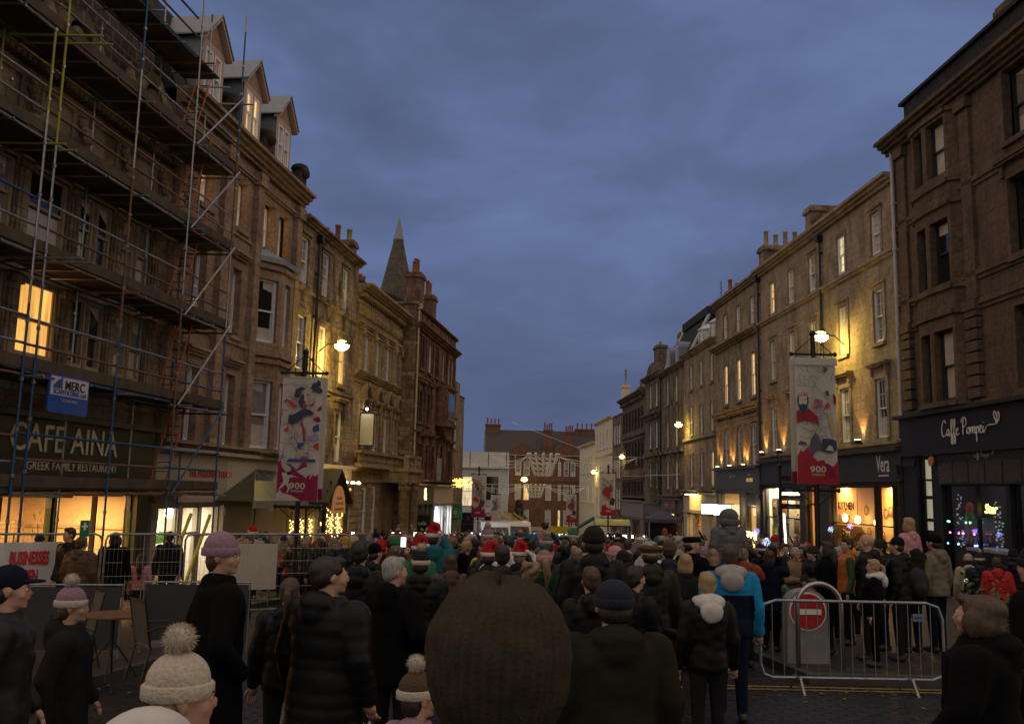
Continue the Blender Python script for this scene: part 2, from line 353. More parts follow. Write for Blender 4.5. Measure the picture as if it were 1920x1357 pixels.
def shop(s, Ya, Yb, zo, zf0, zf1, frame, bays, wallc, lightc, power, zs=.5, tr=None, nomul=False, proj=.12, interior=2.6, floor=None):
    """a shopfront: pilasters, fascia, stall riser, mullions, panes, and the lit room behind them.
       bays: list of (Ya, Yb, kind) with kind 'w' window, 'd' door"""
    x0, x1 = s.XX(Ya, Yb); zg = s.zb; mb = MB()
    mb.box(x0, x1, -proj, .1, zf0, zf1 - .12); mb.box(x0 - .05, x1 + .05, -proj - .22, .1, zf1 - .12, zf1); mb.box(x0, x1, -proj - .06, .1, zf0 - .1, zf0 - .003)
    if zo < zf0 - .12: mb.box(x0, x1, -.04, .25, zo, zf0 - .1)
    edges = sorted([s.XX(a, b) for a, b, _ in bays]); cur = x0
    for a, b in edges + [(x1, x1)]:
        if a - cur > .02:
            mb.box(cur, a, -.10 if a - cur > .2 else .0, .25, zg - 1.2, zo - .003)
            if a - cur > .3: mb.box(cur + .06, a - .06, -.14, .0, zg - 1.2, zg + .5); mb.box(cur + .04, a - .04, -.14, .0, zo - .35, zo - .1)
        cur = b
    fr = s.part('shopfront', mb, frame)
    for Ya_, Yb_, kd in bays:
        a, b = s.XX(Ya_, Yb_); w = MB(); g = MB(); w_ = b - a; zr = zg + (zs if kd == 'w' else .15)
        w.box(a, b, .04, .2, zg - 1.2, zr); w.box(a, b, .06, .16, zo - .07, zo - .005)
        w.box(a, a + .06, .06, .16, zr, zo - .07); w.box(b - .06, b, .06, .16, zr, zo - .07)
        if kd == 'd': w.box(a + .06, a + .16, .07, .13, zr, zo - .8); w.box(b - .16, b - .06, .07, .13, zr, zo - .8); w.box(a, b, .05, .17, zo - .85, zo - .78)
        else:
            n = max(1, round(w_ / 1.5)) if not nomul else 1
            for i in range(1, n): c = a + w_ * i / n; w.box(c - .03, c + .03, .05, .17, zr, zo - .07)
            if tr: w.box(a + .06, b - .06, .07, .15, tr - .025, tr + .025)
        g.quad((a + .06, .11, zr), (b - .06, .11, zr), (b - .06, .11, zo - .07), (a + .06, .11, zo - .07))
        o = s.part('shop_door' if kd == 'd' else 'shop_window', w, frame); g.obj('pane', GLASS, o)
        if kd == 'd': h = MB(); h.tube([(b - .2, .02, zr + .9), (b - .2, .02, zr + 1.4)], .015); h.obj('handle', GALV, o)
    if interior:
        r = MB(); d = interior; xa, xb = x0 + .15, x1 - .15; zc = zo + .1
        r.quad((xa, d, zg), (xb, d, zg), (xb, d, zc), (xa, d, zc)); r.quad((xa, .26, zg), (xa, d, zg), (xa, d, zc), (xa, .26, zc)); r.quad((xb, .26, zg), (xb, d, zg), (xb, d, zc), (xb, .26, zc))
        r.quad((xa, .26, zc), (xb, .26, zc), (xb, d, zc), (xa, d, zc)); r.quad((xa, .26, zg + .02), (xb, .26, zg + .02), (xb, d, zg + .02), (xa, d, zg + .02), 1)
        s.part('shop_interior', r, [wallc, floor or mat('shop_floor', (.2, .15, .1), .5)])
        n = max(1, round((x1 - x0) / 3.5))
        for i in range(n):
            c = xa + (xb - xa) * (i + .5) / n
            lamp('shop_light', 'AREA', (c, 1.2, zc - .12 - s.zb), power / n, lightc, s.root, 1.2)
    return fr, x0, x1
def goods(s, x0, x1, y, zs_, cols, h=(.1, .3), w=(.08, .25), step=.3, name='window_display'):
    mb = MB(); ms = [mat('goods_%d' % i, c, .5, var=.1) for i, c in enumerate(cols)]
    for z in zs_:
        mb.box(x0, x1, y, y + .3, z - .03, z, 0); x = x0 + .05
        while x < x1 - .2:
            ww = rnd.uniform(*w); mb.box(x, x + ww, y + .04, y + .25, z, z + rnd.uniform(*h), rnd.randrange(len(ms))); x += ww + rnd.uniform(.02, step)
    return s.part(name, mb, ms)
def hanging_sign(name, label, b, Y, z0, z1, w, ms, txt=None, tcol=None, tsize=.2, y=-.25, thick=.08, cat='sign'):
    """a sign at right angles to the facade, facing up and down the street; its own thing"""
    x = b.X(Y); p = b.world(x, y, z0); t = thing(name, label, cat, p, b.rz)
    mb = MB(); mb.box(-thick / 2, thick / 2, -w, 0, 0, z1 - z0); mb.obj('board', ms, t)
    q = MB(); q.tube([(0, .25 , z1 - z0 + .06), (0, -w - .02, z1 - z0 + .06)], .018, 6); q.tube([(0, .0 , z1 - z0 + .06), (0, 0, z1 - z0 - .02)], .012, 6); q.tube([(0, -w + .1, z1 - z0 + .06), (0, -w + .1, z1 - z0 - .02)], .012, 6); q.obj('bracket', IRON, t)
    sd = -1 if b.side == 'L' else 1
    if txt:
        for i, ln in enumerate(txt.split('\n')):
            o = text(ln, tsize, tcol, t, (sd * (thick / 2 + .004), -w / 2, (z1 - z0) * .5 - tsize * .3 - i * tsize * 1.2), rz=-PI / 2 if sd < 0 else PI / 2, sx=1)
    return t

# ------------------------------------------------------------ stone of each house
ST0 = stone('carved_ashlar', (.37, .285, .20), (.28, .215, .15), .9, .35, .5, .8, (.09, .07, .05), .7, .014)
ST1 = stone('brown_sandstone', (.42, .30, .225), (.33, .225, .165), .8, .38, .6, .45, (.16, .11, .08), .5, .012)
ST2 = stone('sooty_sandstone', (.44, .34, .23), (.29, .215, .14), .6, .3, .4, .95, (.07, .055, .042), .7, .014)
ST3 = stone('honey_sandstone', (.45, .345, .21), (.37, .275, .16), .8, .36, .6, .6, (.16, .11, .07), .5, .012)
ST4 = stone('red_sandstone', (.30, .17, .125), (.20, .11, .08), .6, .3, .5, .85, (.055, .038, .032), .6, .013)
STR = stone('rubble_gable', (.38, .29, .20), (.12, .095, .07), .55, .26, .5, .75, (.05, .042, .034), .8, .016)
SR1 = stone('dark_brown_sandstone', (.17, .12, .09), (.14, .098, .073), 1.0, .42, .6, .55, (.07, .05, .04), .5, .012)
SR2 = stone('buff_sandstone', (.42, .345, .26), (.34, .275, .20), .75, .33, .65, .75, (.19, .15, .115), .6, .012)
SR4 = stone('grey_buff_sandstone', (.40, .33, .24), (.31, .25, .18), .7, .32, .6, .75, (.14, .11, .085), .6, .012)
SR5 = stone('blackened_sandstone', (.28, .225, .17), (.18, .145, .11), .6, .3, .5, .95, (.045, .038, .034), .6, .014)
SR7 = stone('dark_red_sandstone', (.23, .165, .135), (.16, .115, .095), .7, .3, .5, .85, (.055, .042, .038), .6, .013)
CREAM = mat('cream_render', (.68, .60, .45), .85, var=.14, nscale=1.5, bump=.3)
BLK = mat('black_shop_paint', (.014, .014, .017), .5, var=.2, bump=.05, spec=.3)
CHAR = mat('charcoal_shop_paint', (.042, .042, .048), .55, var=.15, bump=.05, spec=.3)
WHT = mat('white_letter', (.8, .8, .78), .5, var=0)
WARMW = mat('warm_shop_wall', (.72, .55, .36), .8, var=.08)
WHTW = mat('white_shop_wall', (.8, .76, .68), .8, var=.06)

# ============ LEFT 0: cafe with scaffolding
b = Bldg('cafe_building', 'ornate brown stone house behind the scaffolding, CAFE AINA on its ground floor', 'L', 9.5, 24.95, 12.3, ST0, zwall=3.45)
fr = [(24.7 - 1.83 * i) for i in range(9)]
for i in range(8):
    Yb = 23.95 - 1.83 * i; Ya = Yb - 1.35
    b.win(Ya, Yb, 7.15, 8.75, bars=(1, 1), sash=mat('brown_frame', (.34, .27, .19), .5), pane=PANE_C if i % 3 == 0 else PANE, rev=.12, pair=.12 if i != 2 else 0, sur=.07)
    b.win(Ya, Yb, 4.62, 6.28, bars=(1, 1), sash=mat('brown_frame'), pane=[PANE_C, PANE, WARM, PANE, PANE_C, PANE, PANE, PANE][i], rev=.12, pair=.1 if i != 2 else 0, sur=.07, lab='window with an amber light inside' if i == 2 else None)
for i in range(9):       # pilasters with capitals between the windows
    x = b.X(24.2 - 1.83 * i)
    for z0, z1 in ((4.4, 6.35), (6.95, 8.85)):
        b.trim.box(x - .16, x + .16, -.09, .03, z0, z1 - .25); b.trim.box(x - .07, x + .07, -.12, .03, z0, z1 - .25); b.trim.box(x - .22, x + .22, -.16, .03, z1 - .25, z1 - .12); b.trim.box(x - .19, x + .19, -.13, .03, z1 - .12, z1); b.trim.box(x - .21, x + .21, -.13, .03, z0 - .02, z0 + .2)
for z in (4.4, 6.98, 9.35): cornice(b.trim, 0, b.L, z, .22, .3)
for z in (6.78, 9.05): cornice(b.trim, 0, b.L, z - .0, .14, .12, steps=1)
cornice(b.trim, 0, b.L, 11.45, .45, .5, dent=.16)
for i in range(8):       # framed frieze panels and scrolled consoles
    x0, x1 = b.XX(22.6 - 1.83 * i + .1, 23.95 - 1.83 * i - .05); b.trim.box(x0, x1, -.05, .02, 9.6, 9.68); b.trim.box(x0, x1, -.05, .02, 10.55, 10.63); b.trim.box(x0, x0 + .07, -.05, .02, 9.68, 10.55); b.trim.box(x1 - .07, x1, -.05, .02, 9.68, 10.55)
    x = b.X(24.2 - 1.83 * i)
    for k in range(6): b.trim.ball((x, -.1 - .1 * math.sin(k * .9), 9.5 + k * .22), (.15, .12, .13), 8, 6)
for i in range(4):       # carved half-round gablets over the cornice
    x = b.X(23.2 - 3.3 * i)
    for k in range(9):
        a0 = PI * k / 9; a1 = PI * (k + 1) / 9
        b.trim.prism([(x + .75 * math.cos(a0), 12.0 + .9 * math.sin(a0)), (x + .75 * math.cos(a1), 12.0 + .9 * math.sin(a1)), (x + .5 * math.cos(a1), 12.0 + .62 * math.sin(a1)), (x + .5 * math.cos(a0), 12.0 + .62 * math.sin(a0))], -.25, .1)
    b.trim.box(x - .75, x + .75, -.2, .1, 11.4, 12.0); b.trim.ball((x, -.15, 12.2), (.28, .14, .28), 10, 6)
    for sx_ in (-.95, .95): b.trim.lathe((x + sx_, -.05, 11.45), [(.16, 0), (.16, .5), (.08, .6), (.2, .8), (.12, 1.05), (.03, 1.35)], 10)
b.finish()
m = MB(); m.prism([(.2, 12.3), (2.2, 16.4), (7, 16.4), (9, 12.3)], .01, b.L - .01, 'x'); b.part('roof', m, SLATE)
m = MB(); xg = b.X(21.6)
m.prism([(xg - 2.3, 12.0), (xg + 2.3, 12.0), (xg + 2.3, 14.6), (xg + .9, 17.4), (xg - .9, 17.4), (xg - 2.3, 14.6)], .25, 1.2)
b.part('gable', m, stone('dark_rubble', (.13, .09, .075), (.08, .06, .05), .38, .3, 1.9, .5, (.03, .025, .02), .8, .04), lab='dark rubble gable with pale pointing')
m = MB()
for k, (dx, z) in enumerate(((.1, 15.2), (.1, 14.5), (-.75, 13.9))): m.box(xg + 1.2 + dx, xg + 1.62 + dx, .1, .22, z, z + .32)
b.part('alarm_box', m, mat('pale_box', (.6, .62, .66), .5))
SGB = mat('sign_green_black', (.02, .022, .014), .5, var=.2)
fo, x0, x1 = shop(b, 12, 24.8, 1.72, 1.95, 3.45, SGB, [(21.0, 24.2, 'w'), (17.4, 20.9, 'w'), (15.6, 17.2, 'd'), (12.4, 15.3, 'w')], WARMW, (1, .58, .20), 640, interior=3.4, zs=.35)
CRM = mat('cream_letter', (.62, .55, .42), .5, var=.1)
text('CAFE AINA', .86, CRM, fo, (b.X(20.95), -.135, 2.62), sx=.95, off=.006)
text('GREEK FAMILY RESTAURANT', .27, CRM, fo, (b.X(21.3), -.135, 2.22), sx=1.0)
m = MB(); m.box(b.X(17.5), b.X(24.2), 3.2, 3.3, b.zb + .5, b.zb + 1.9); m.box(b.X(24.66), b.X(24.72), .35, 3.3, b.zb + .3, b.zb + 1.7); m.box(b.X(24.60), b.X(24.72), .35, 3.3, b.zb + 1.7, b.zb + 1.78); b.part('tiled_panel', m, stone('white_wall_tiles', (.75, .6, .42), (.6, .46, .3), .35, .12, .5, .1, (.3, .2, .1), .2))
m = MB(); m.box(b.X(22.2), b.X(24.0), 2.0, 2.7, b.zb, b.zb + 1.1); b.part('counter', m, mat('pale_wood', (.5, .36, .2), .5))
goods(b, b.X(17.6), b.X(20.8), .5, (b.zb + .4,), [(.1, .3, .05), (.5, .1, .05), (.6, .5, .3)], (.1, .35))
m = MB()
for k in range(40): x = b.X(rnd.uniform(20.2, 21.6)); zz = rnd.uniform(.6, 1.5); m.add([(x, .5, zz), (x + .08, .52, zz - .05), (x + .02, .48, zz - .14)], [(0, 1, 2)])
b.part('hanging_plant', m, mat('plant_leaf', (.10, .16, .03), .6))

# ============ LEFT 1: brown tenement with bays and dormers
b = Bldg('tenement_building', 'tall brown sandstone house with canted bays and three gabled dormers', 'L', 24.95, 34.9, 12.95, ST1, zwall=3.0)
SW = mat('white_sash_paint')
for Ya, Yb in ((25.15, 25.75), (26.5, 27.3), (29.15, 29.85)):
    b.win(Ya, Yb, 10.45, 12.1, pane=WARM if Ya < 27 else YEL, bars=(1, 1), rev=.35, lab='lit amber window' if Ya < 29 else None)
    b.win(Ya, Yb, 6.85, 9.1, pane=PANE_C, bars=(1, 1), rev=.35); b.win(Ya, Yb, 3.25, 5.55, pane=PANE_B if Ya < 28 else PANE, bars=(1, 1), rev=.35)
    x0, x1 = b.XX(Ya, Yb)
    for z in (5.75, 9.35): cornice(b.trim, x0 - .25, x1 + .25, z + .3, .2, .25)
b.win(31.35, 33.7, 10.35, 12.1, pane=YEL, bars=(1, 1, 1), rev=.45, pair=.3, lab='pair of windows glowing amber')
for Y in (25.0, 28.1, 30.6, 34.35): x = b.X(Y); b.trim.box(max(0.01, x - .24), min(b.L - .01, x + .24), -.2, .03, 3.05, 12.3); b.trim.box(max(0.01, x - .32), min(b.L - .01, x + .32), -.3, .03, 12.3, 12.75)
for z in (6.55, 10.15): b.trim.box(.01, b.X(31), -.06, .03, z, z + .18)
cornice(b.trim, .01, b.L, 13.42, .55, .5, steps=4); cornice(b.trim, .01, b.L, 12.5, .12, .16, steps=2)
cornice(b.trim, .01, b.L, 3.22, .35, .2, steps=2)
for (Ya, Yb, za, zb_) in ((30.9, 34.0, 3.02, 10.0),):        # the canted bay, two storeys
    xa, xb = b.X(Ya), b.X(Yb); pj = .6; c = 1.0; bm = MB(); P = [(xa, 0), (xa + c, -pj), (xb - c, -pj), (xb, 0)]
    ln = math.hypot(c, pj)
    for i in range(3):
        p, q = P[i], P[i + 1]; w = math.hypot(q[0] - p[0], q[1] - p[1]); a = math.atan2(q[1] - p[1], q[0] - p[0])
        o = []
        for z0, z1 in ((3.25, 5.6), (6.95, 9.2)):
            ins = .16 if i != 1 else .3; o.append((ins, w - ins, z0, z1)); window(b, p[0] + math.cos(a) * ins, p[1] + math.sin(a) * ins, a, w - 2 * ins, z0, z1, PANE_C if z0 < 5 else PANE, None, (1, 1), False, 0, None, .25)
        wall_face(bm, p, q, za, zb_ - .2, o, .3)
        for z in (6.2, 6.45, 9.55, 3.1): 
            n = Vector((math.sin(a), -math.cos(a)))
            bm.prism([(p[0] + n.x * .1, p[1] + n.y * .1), (q[0] + n.x * .1, q[1] + n.y * .1), (q[0], q[1]), (p[0], p[1])], z, z + .14, 'z')
    b.part('bay_window', bm, ST1)
    rm = MB(); E_ = .14; Q = [(xa - E_, 0), (xa + c - .05, -pj - E_), (xb - c + .05, -pj - E_), (xb + E_, 0)]
    rm.prism(Q, zb_ - .2, zb_ - .02, 'z'); rm.add([(*q, zb_ - .02) for q in Q] + [(xa + .3, .02, zb_ + .35), (xb - .3, .02, zb_ + .35)], [(0, 1, 4), (1, 2, 5, 4), (2, 3, 5)])
    b.part('bay_roof', rm, LEAD)
b.finish()
m = MB(); m.prism([(.1, 13.35), (1.5, 16.7), (7, 17.1), (9, 13.35)], .01, b.L - .01, 'x'); b.part('roof', m, SLATE)
TAN = mat('tan_dormer_paint', (.46, .33, .25), .6, var=.08); DLIN = stone('dormer_lining', (.40, .29, .22), (.38, .27, .2), 3, .12, .6, .1, (.2, .15, .1), .2, .008)
for i, Y in enumerate((26.75, 29.75, 32.6)):
    xc = b.X(Y); w = .74; z0, z1, za = 13.4, 15.55, 16.4; d = MB()
    wall_face(d, (xc - w, -.02), (xc + w, -.02), z0, z1, [(xc - w - (xc - w) + .2, 2 * w - .2, 13.85, 15.3)], .1, 0)
    d.prism([(xc - w, z1), (xc + w, z1), (xc, za)], -.02, .06, 'y', 1); d.box(xc - w, xc - w + .02, .0, 1.8, z0, z1, 2); d.box(xc + w - .02, xc + w, .0, 1.8, z0, z1, 2)
    for sg in (-1, 1): d.prism([(xc + sg * (w + .16), z1 - .16), (xc + sg * (w + .16), z1 - .02), (xc, za + .14), (xc, za)][::sg], -.22, .02, 'y', 0)
    dm = b.part('dormer', d, [TAN, DLIN, LEAD])
    r = MB()
    for sg in (-1, 1): r.prism([(xc + sg * (w + .2), z1 - .05), (xc + sg * (w + .2), z1 + .0), (xc, za + .2), (xc, za + .145)][::sg], -.26, 2.0, 'y')
    r.obj('dormer_roof', LEAD, dm)
    o = window(b, xc - w + .2, -.02, 0, 2 * w - .4, 13.85, 15.3, YEL if i == 1 else PANE_B, SASH, (1, 1), False, 0, None, .1, None, .08)
for Y in (28.2, 31.2, 34.7):
    m = MB(); x = b.X(Y); m.box(x - .28, x + .28, -.1, .6, 13.4, 14.3)
    for k in range(5): m.ball((x, -.12 + .05 * k, 14.3 + .12 * math.sin(k * 1.5)), (.3, .2, .24), 8, 6)
    m.ball((x, .1, 14.5), (.34, .36, .2), 10, 6); b.part('carved_finial', m, stone('black_stone', (.06, .05, .04), (.04, .035, .03)), True)
b.chimney(25.0, 25.9, 1.5, 3.5, 15, 19.0, 3)
PT = mat('pale_stone_paint', (.42, .36, .28), .6, var=.1)
fo, x0, x1 = shop(b, 25.0, 34.85, 1.35, 1.55, 3.0, PT, [(25.3, 26.8, 'w'), (26.9, 28.0, 'd'), (28.1, 29.4, 'w')], WHTW, (1, .84, .58), 380, zs=.3, nomul=True)
RED = mat('red_letter', (.5, .03, .04), .5, var=.1)
text('THE PERSONAL TOUCH', .3, RED, fo, (b.X(28.3), -.135, 2.2), sx=.9, off=.006)
m = MB(); x = b.X(29.45); m.box(x - .06, b.L - .05, -.14, -.12, 1.6, 2.75); b.part('fascia_board', m, mat('cream_board', (.55, .48, .36), .6))
m = MB(); m.box(b.X(29.5), b.L, .0, .3, b.zb - 1, 1.3); b.part('shop_wall', m, mat('dark_timber', (.035, .028, .022), .5))
m = MB(); m.box(b.X(31.2), b.X(31.9), -.04, -.003, b.zb, 1.1); b.part('door', m, mat('red_door', (.40, .03, .015), .45))
goods(b, b.X(25.4), b.X(29.2), 1.2, (b.zb + .5, b.zb + 1.1, b.zb + 1.7), [(.8, .8, .75), (.5, .1, .1), (.3, .3, .35), (.7, .6, .3)], (.15, .4))
m = MB()
for k in range(3): m.ball((b.X(25.6 + k * 1.1), .9, .9 + .1 * k), .16, 10, 8)
b.part('globe_lamp', m, mat('lamp_white', (1, 1, 1), emis=(1, .9, .7), es=7, var=0), True)

# ============ LEFT 2: sooty three-window house over the pub
b = Bldg('townhouse', 'sooty sandstone house with two rows of three sash windows above a pub', 'L', 34.9, 42.75, 12.45, ST2, zwall=2.9)
for i, Yc in enumerate((35.45, 38.0, 40.7)):
    b.win(Yc - .42, Yc + .42, 9.98, 11.88, bars=(2, 2), pane=PANE_C, hood='lip', sur=.12)
    b.win(Yc - .45, Yc + .45, 6.55, 8.72, bars=(2, 2), pane=WARM if i == 2 else PANE_C, sur=.14, hood='lip')
    b.win(Yc - .45, Yc + .45, 3.1, 5.35, bars=(1, 1), pane=PANE, sur=.14, hood='flat')
cornice(b.trim, 0, b.L, 12.72, .35, .28, steps=3); b.trim.box(0, b.L, -.1, .03, 9.72, 9.86); b.trim.box(0, b.L, -.08, .03, 6.1, 6.22)
b.downpipe(36.85, 3, 12.1)
b.finish(roof=2.3)
b.chimney(42.1, 42.7, .15, 1.9, 12.3, 13.7, 3, ph=.75)
LC = mat('cream_shopfront', (.52, .45, .33), .6, var=.1)
fo, x0, x1 = shop(b, 34.95, 42.7, 1.1, 2.25, 2.95, LC, [(35.2, 36.0, 'w'), (36.3, 37.0, 'w'), (37.3, 38.0, 'w'), (38.4, 39.4, 'd'), (39.8, 40.5, 'w'), (40.9, 41.6, 'w')], mat('pub_wall', (.3, .16, .08), .7), (1, .5, .15), 40, zs=.6, nomul=True)
PBK = mat('pub_black', (.02, .018, .016), .4)
m = MB(); m.box(b.X(35.1), b.X(42.6), -.3, -.13, 1.12, 2.2); b.part('pub_fascia', m, PBK)
text('T', .8, mat('gold_letter', (.8, .55, .1), .4, emis=(1, .6, .1), es=.6), fo, (b.X(41.9), -.31, 1.4))
m = MB()
for Y in (38.2, 39.2, 40.2, 41.2, 42.1): m.tube([(b.X(Y), -.3, 2.1), (b.X(Y), -.62, 2.28), (b.X(Y), -.7, 2.2)], .025, 6)
lf = b.part('sign_lamp', m, IRON); m = MB()
for Y in (38.2, 39.2, 40.2, 41.2, 42.1): m.ball((b.X(Y), -.66, 2.2), (.13, .1, .06), 8, 6)
m.obj('bulb', mat('bulb_warm', (1, 1, 1), emis=(1, .72, .3), es=22, var=0), lf, True)
for Y in (38.7, 41.2): lamp('sign_light', 'POINT', (b.X(Y), -.8, 2.15 - b.zb), 22, (1, .68, .25), b.root, .15)
m = MB(); rng = random.Random(3)        # strings of fairy lights in the pub windows
for Ya in (35.3, 36.4, 37.4, 39.9, 41.0):
    for k in range(34): t = k / 34; x = b.X(Ya + .08 + .5 * ((k * .37) % 1)); m.ball((x, .0, b.zb + .7 + t * 1.9), .025, 5, 4)
b.part('fairy_lights', m, mat('fairy_bulb', (1, 1, 1), emis=(1, .62, .15), es=9, var=0))['kind'] = 'stuff'
# canopies over the pavement: two glazed lean-to roofs and a gabled porch
def canopy(Ya, Yb, lab):
    p = b.world(b.X(Ya), -.14, G(-7, Ya)); t = thing('pub_awning', lab, 'awning', p, b.rz); w = (Yb - Ya) * b.k; z0 = 1.5 - p.z; z1 = 2.5 - p.z; pr = 1.3; hp = 3.0
    f = MB()
    for i in range(5): x = w * i / 4; f.tube([(max(x, hp), 0, z1), (x, -pr, z0)], .03, 6)
    f.tube([(hp, 0, z1), (w, 0, z1)], .04, 6); f.tube([(0, -pr, z0), (w, -pr, z0)], .05, 6); f.box(-.02, w + .02, -pr - .06, -pr + .04, z0 - .22, z0 + .02); f.obj('awning_frame', mat('grey_paint', (.2, .19, .17), .5), t)
    g = MB(); g.quad((hp, .0, z1 + .02), (w, .0, z1 + .02), (w, -pr, z0 + .03), (0, -pr, z0 + .03)); g.add([(hp, 0, z1), (0, -pr, z0), (0, 0, z0)], [(0, 1, 2)]); g.obj('awning_cover', mat('mossy_polycarbonate', (.075, .072, .042), .4, var=.6, nscale=1.5), t)
    q = MB()
    for x in (.05, w - .05): q.tube([(x, -pr, z0), (x, -pr, 0)], .04, 8)
    q.obj('post', IRON, t)
canopy(28.6, 33.3, 'mossy glazed lean-to awning over the pub pavement, behind the banner')
p = b.world(b.X(33.7), -.14, G(-6.5, 35)); t = thing('pub_porch', 'black gabled porch with a round-arched sign over the pub entrance', 'porch', p, b.rz)
w = 2.7; m = MB(); zE = 1.35 - p.z; zA = 2.6 - p.z; pr = 1.8
for sg in (-1, 1): m.prism([(w / 2 + sg * (w / 2 + .2), zE), (w / 2 + sg * (w / 2 + .2), zE + .08), (w / 2, zA + .08), (w / 2, zA)][::sg], -pr - .2, 0, 'y')
m.obj('porch_roof', mat('dark_slate_roof', (.03, .028, .028), .6), t)
m = MB(); m.tube([(w / 2 + (w / 2 - .12) * math.cos(PI * k / 14), -pr, zE - .25 + 1.05 * math.sin(PI * k / 14)) for k in range(15)], .05, 6)
for k in range(1, 7): a = PI * k / 7; m.tube([(w / 2 + .75 * math.cos(a), -pr, zE + .05 + .7 * math.sin(a)), (w / 2 + 1.2 * math.cos(a), -pr, zE + .05 + 1.05 * math.sin(a))], .03, 5)
for x in (.05, w - .05): m.box(x - .07, x + .07, -pr - .07, -pr + .07, 0, zE)
m.box(-.05, w + .05, -pr - .06, -pr + .06, zE - .1, zE + .02); m.obj('porch_frame', IRON, t)
m = MB(); m.prism([(w / 2 + .78 * math.cos(PI * k / 14), zE - .35 + 1.05 * math.sin(PI * k / 14)) for k in range(15)], -pr - .14, -pr - .08); sg_ = m.obj('porch_sign', mat('porch_sign_board', (.7, .35, .16), .4, emis=(1, .4, .1), es=.12), t)
m = MB()
for r_ in range(3):
    for k in range(9 - 2 * r_): m.box(w / 2 - .55 + .1 * r_ + k * .13, w / 2 - .55 + .1 * r_ + k * .13 + rnd.uniform(.04, .09), -pr - .146, -pr - .141, zE - .22 + r_ * .2, zE - .22 + r_ * .2 + rnd.uniform(.06, .12))
m.obj('worn_lettering', IRON, sg_)
m = MB()
for sx_ in (.5, 1.1, 1.7, 2.3):
    for k in range(30): m.ball((sx_ + .12 * math.sin(k * .8), -pr + .15 + .12 * math.cos(k * .8), zE - .15 - k * .075), .022, 5, 4)
m.obj('fairy_lights', mat('fairy_bulb'), t)['kind'] = 'stuff'
# blank hanging board with a lamp over it
p = at(673, 836, 44); t = thing('pub_hanging_sign', 'blank pale hanging board lit from above by a small white lamp', 'sign', p, 0)
m = MB(); m.box(-.03, .72, -.05, .05, 0, 1.62); m.obj('sign_frame', IRON, t); m = MB(); m.box(.03, .66, -.062, -.052, .06, 1.56); m.obj('board', mat('pale_board', (.55, .52, .44), .5), t)
m = MB(); m.tube([(-.5, 0, 1.75), (.8, 0, 1.75)], .025); m.tube([(.35, 0, 1.75), (.35, -.2, 1.9), (.35, -.22, 1.8)], .02); m.tube([(.35, 0, 1.75), (.35, 0, 3.4)], .02); m.tube([(-.1, 0, -.1), (.8, 0, -.1)], .02)
for k in range(5): m.tube([(.05 + k * .14, 0, -.02 - .06 * (k % 2)), (.12 + k * .14, 0, -.1)], .015)
m.obj('bracket', IRON, t); m = MB(); m.ball((.35, -.22, 1.78), .06, 8, 6); m.obj('bulb', mat('bulb_white', (1, 1, 1), emis=(1, .93, .75), es=30, var=0), t); lamp('sign_light', 'SPOT', (.35, -.3, 1.85), 12, (1, .93, .75), t, .05, (math.radians(12), 0, 0), 80)

# ============ LEFT 3: honey stone with pediments, dentils, balustrade and portico
b = Bldg('bank_house', 'honey sandstone classical house with four pedimented windows and a columned portico', 'L', 42.75, 51.15, 11.6, ST3)
for i in range(4):
    Yc = 44.45 + 2.02 * i if i else 44.45; Yc = 44.5 + i * 2.03 - (0 if i else .0)
    if Yc > 51: break
    b.win(Yc - .36, Yc + .36, 7.68, 9.45, bars=(1, 1), sur=.14, hood='lip', pane=PANE_C)
    b.win(Yc - .36, Yc + .36, 3.85, 5.75, bars=(1, 1), sur=.14, hood='ped', pane=PANE_C)
for i in range(5):
    x = min(b.L - .2, max(.2, b.X(43.5 + i * 2.03)))
    b.trim.box(x - .16, x + .16, -.14, .03, 7.6, 9.75); b.trim.box(x - .24, x + .24, -.24, .03, 9.6, 9.85); b.trim.box(x - .14, x + .14, -.1, .03, 3.4, 6.6); b.trim.ball((x, -.2, 9.5), (.14, .12, .2), 8, 6)
cornice(b.trim, 0, b.L, 11.75, .7, .45, steps=4, dent=.22); cornice(b.trim, 0, b.L, 9.98, .18, .2, steps=2); cornice(b.trim, 0, b.L, 7.6, .25, .3); b.trim.box(0, b.L, -.06, .03, 7.02, 7.1)
x = .15
while x < b.L - .2: b.trim.ball((x, -.1, 10.55), (.1, .14, .3), 7, 6); b.trim.box(x - .12, x + .12, -.16, .03, 10.8, 10.95); x += .38
cornice(b.trim, 0, b.L, 3.05, .55, .3); cornice(b.trim, 0, b.L, 2.4, .1, .15, steps=1)
x = .2                                      # balustrade
b.trim.box(0, b.L, -.5, -.2, 3.62, 3.75); b.trim.box(0, b.L, -.48, -.22, 3.05, 3.15)
while x < b.L: b.trim.lathe((x, -.35, 3.15), [(.05, 0), (.09, .15), (.05, .3), (.06, .47)], 6); x += .22
b.win(44.9, 45.6, -.3, 2.0, bars=(1, 1), pane=PANE); b.win(46.6, 47.3, -.3, 2.05, bars=(1, 1), pane=PANE)
for z in np.arange(b.zb, 2.2, .32): b.trim.box(b.X(45.75), b.X(46.45), -.07, .03, z, z + .28); b.trim.box(.02, b.X(44.7), -.07, .03, z, z + .28)
b.finish(roof=1.6)
m = MB(); xa, xb = b.X(48.0), b.L; m.box(xa, xb - .02, -1.5, -.004, 2.3, 3.0); m.box(xa - .1, xb - .02, -1.65, -.004, 2.85, 3.05); m.box(xa, xb - .02, -1.5, -1.3, 3.6, 3.75)
for x in (xa + .1, (xa + xb) / 2 - .1, (xa + xb) / 2 + .15, xb - .35): m.box(x - .1, x + .1, -1.5, -1.25, 3.05, 3.6)
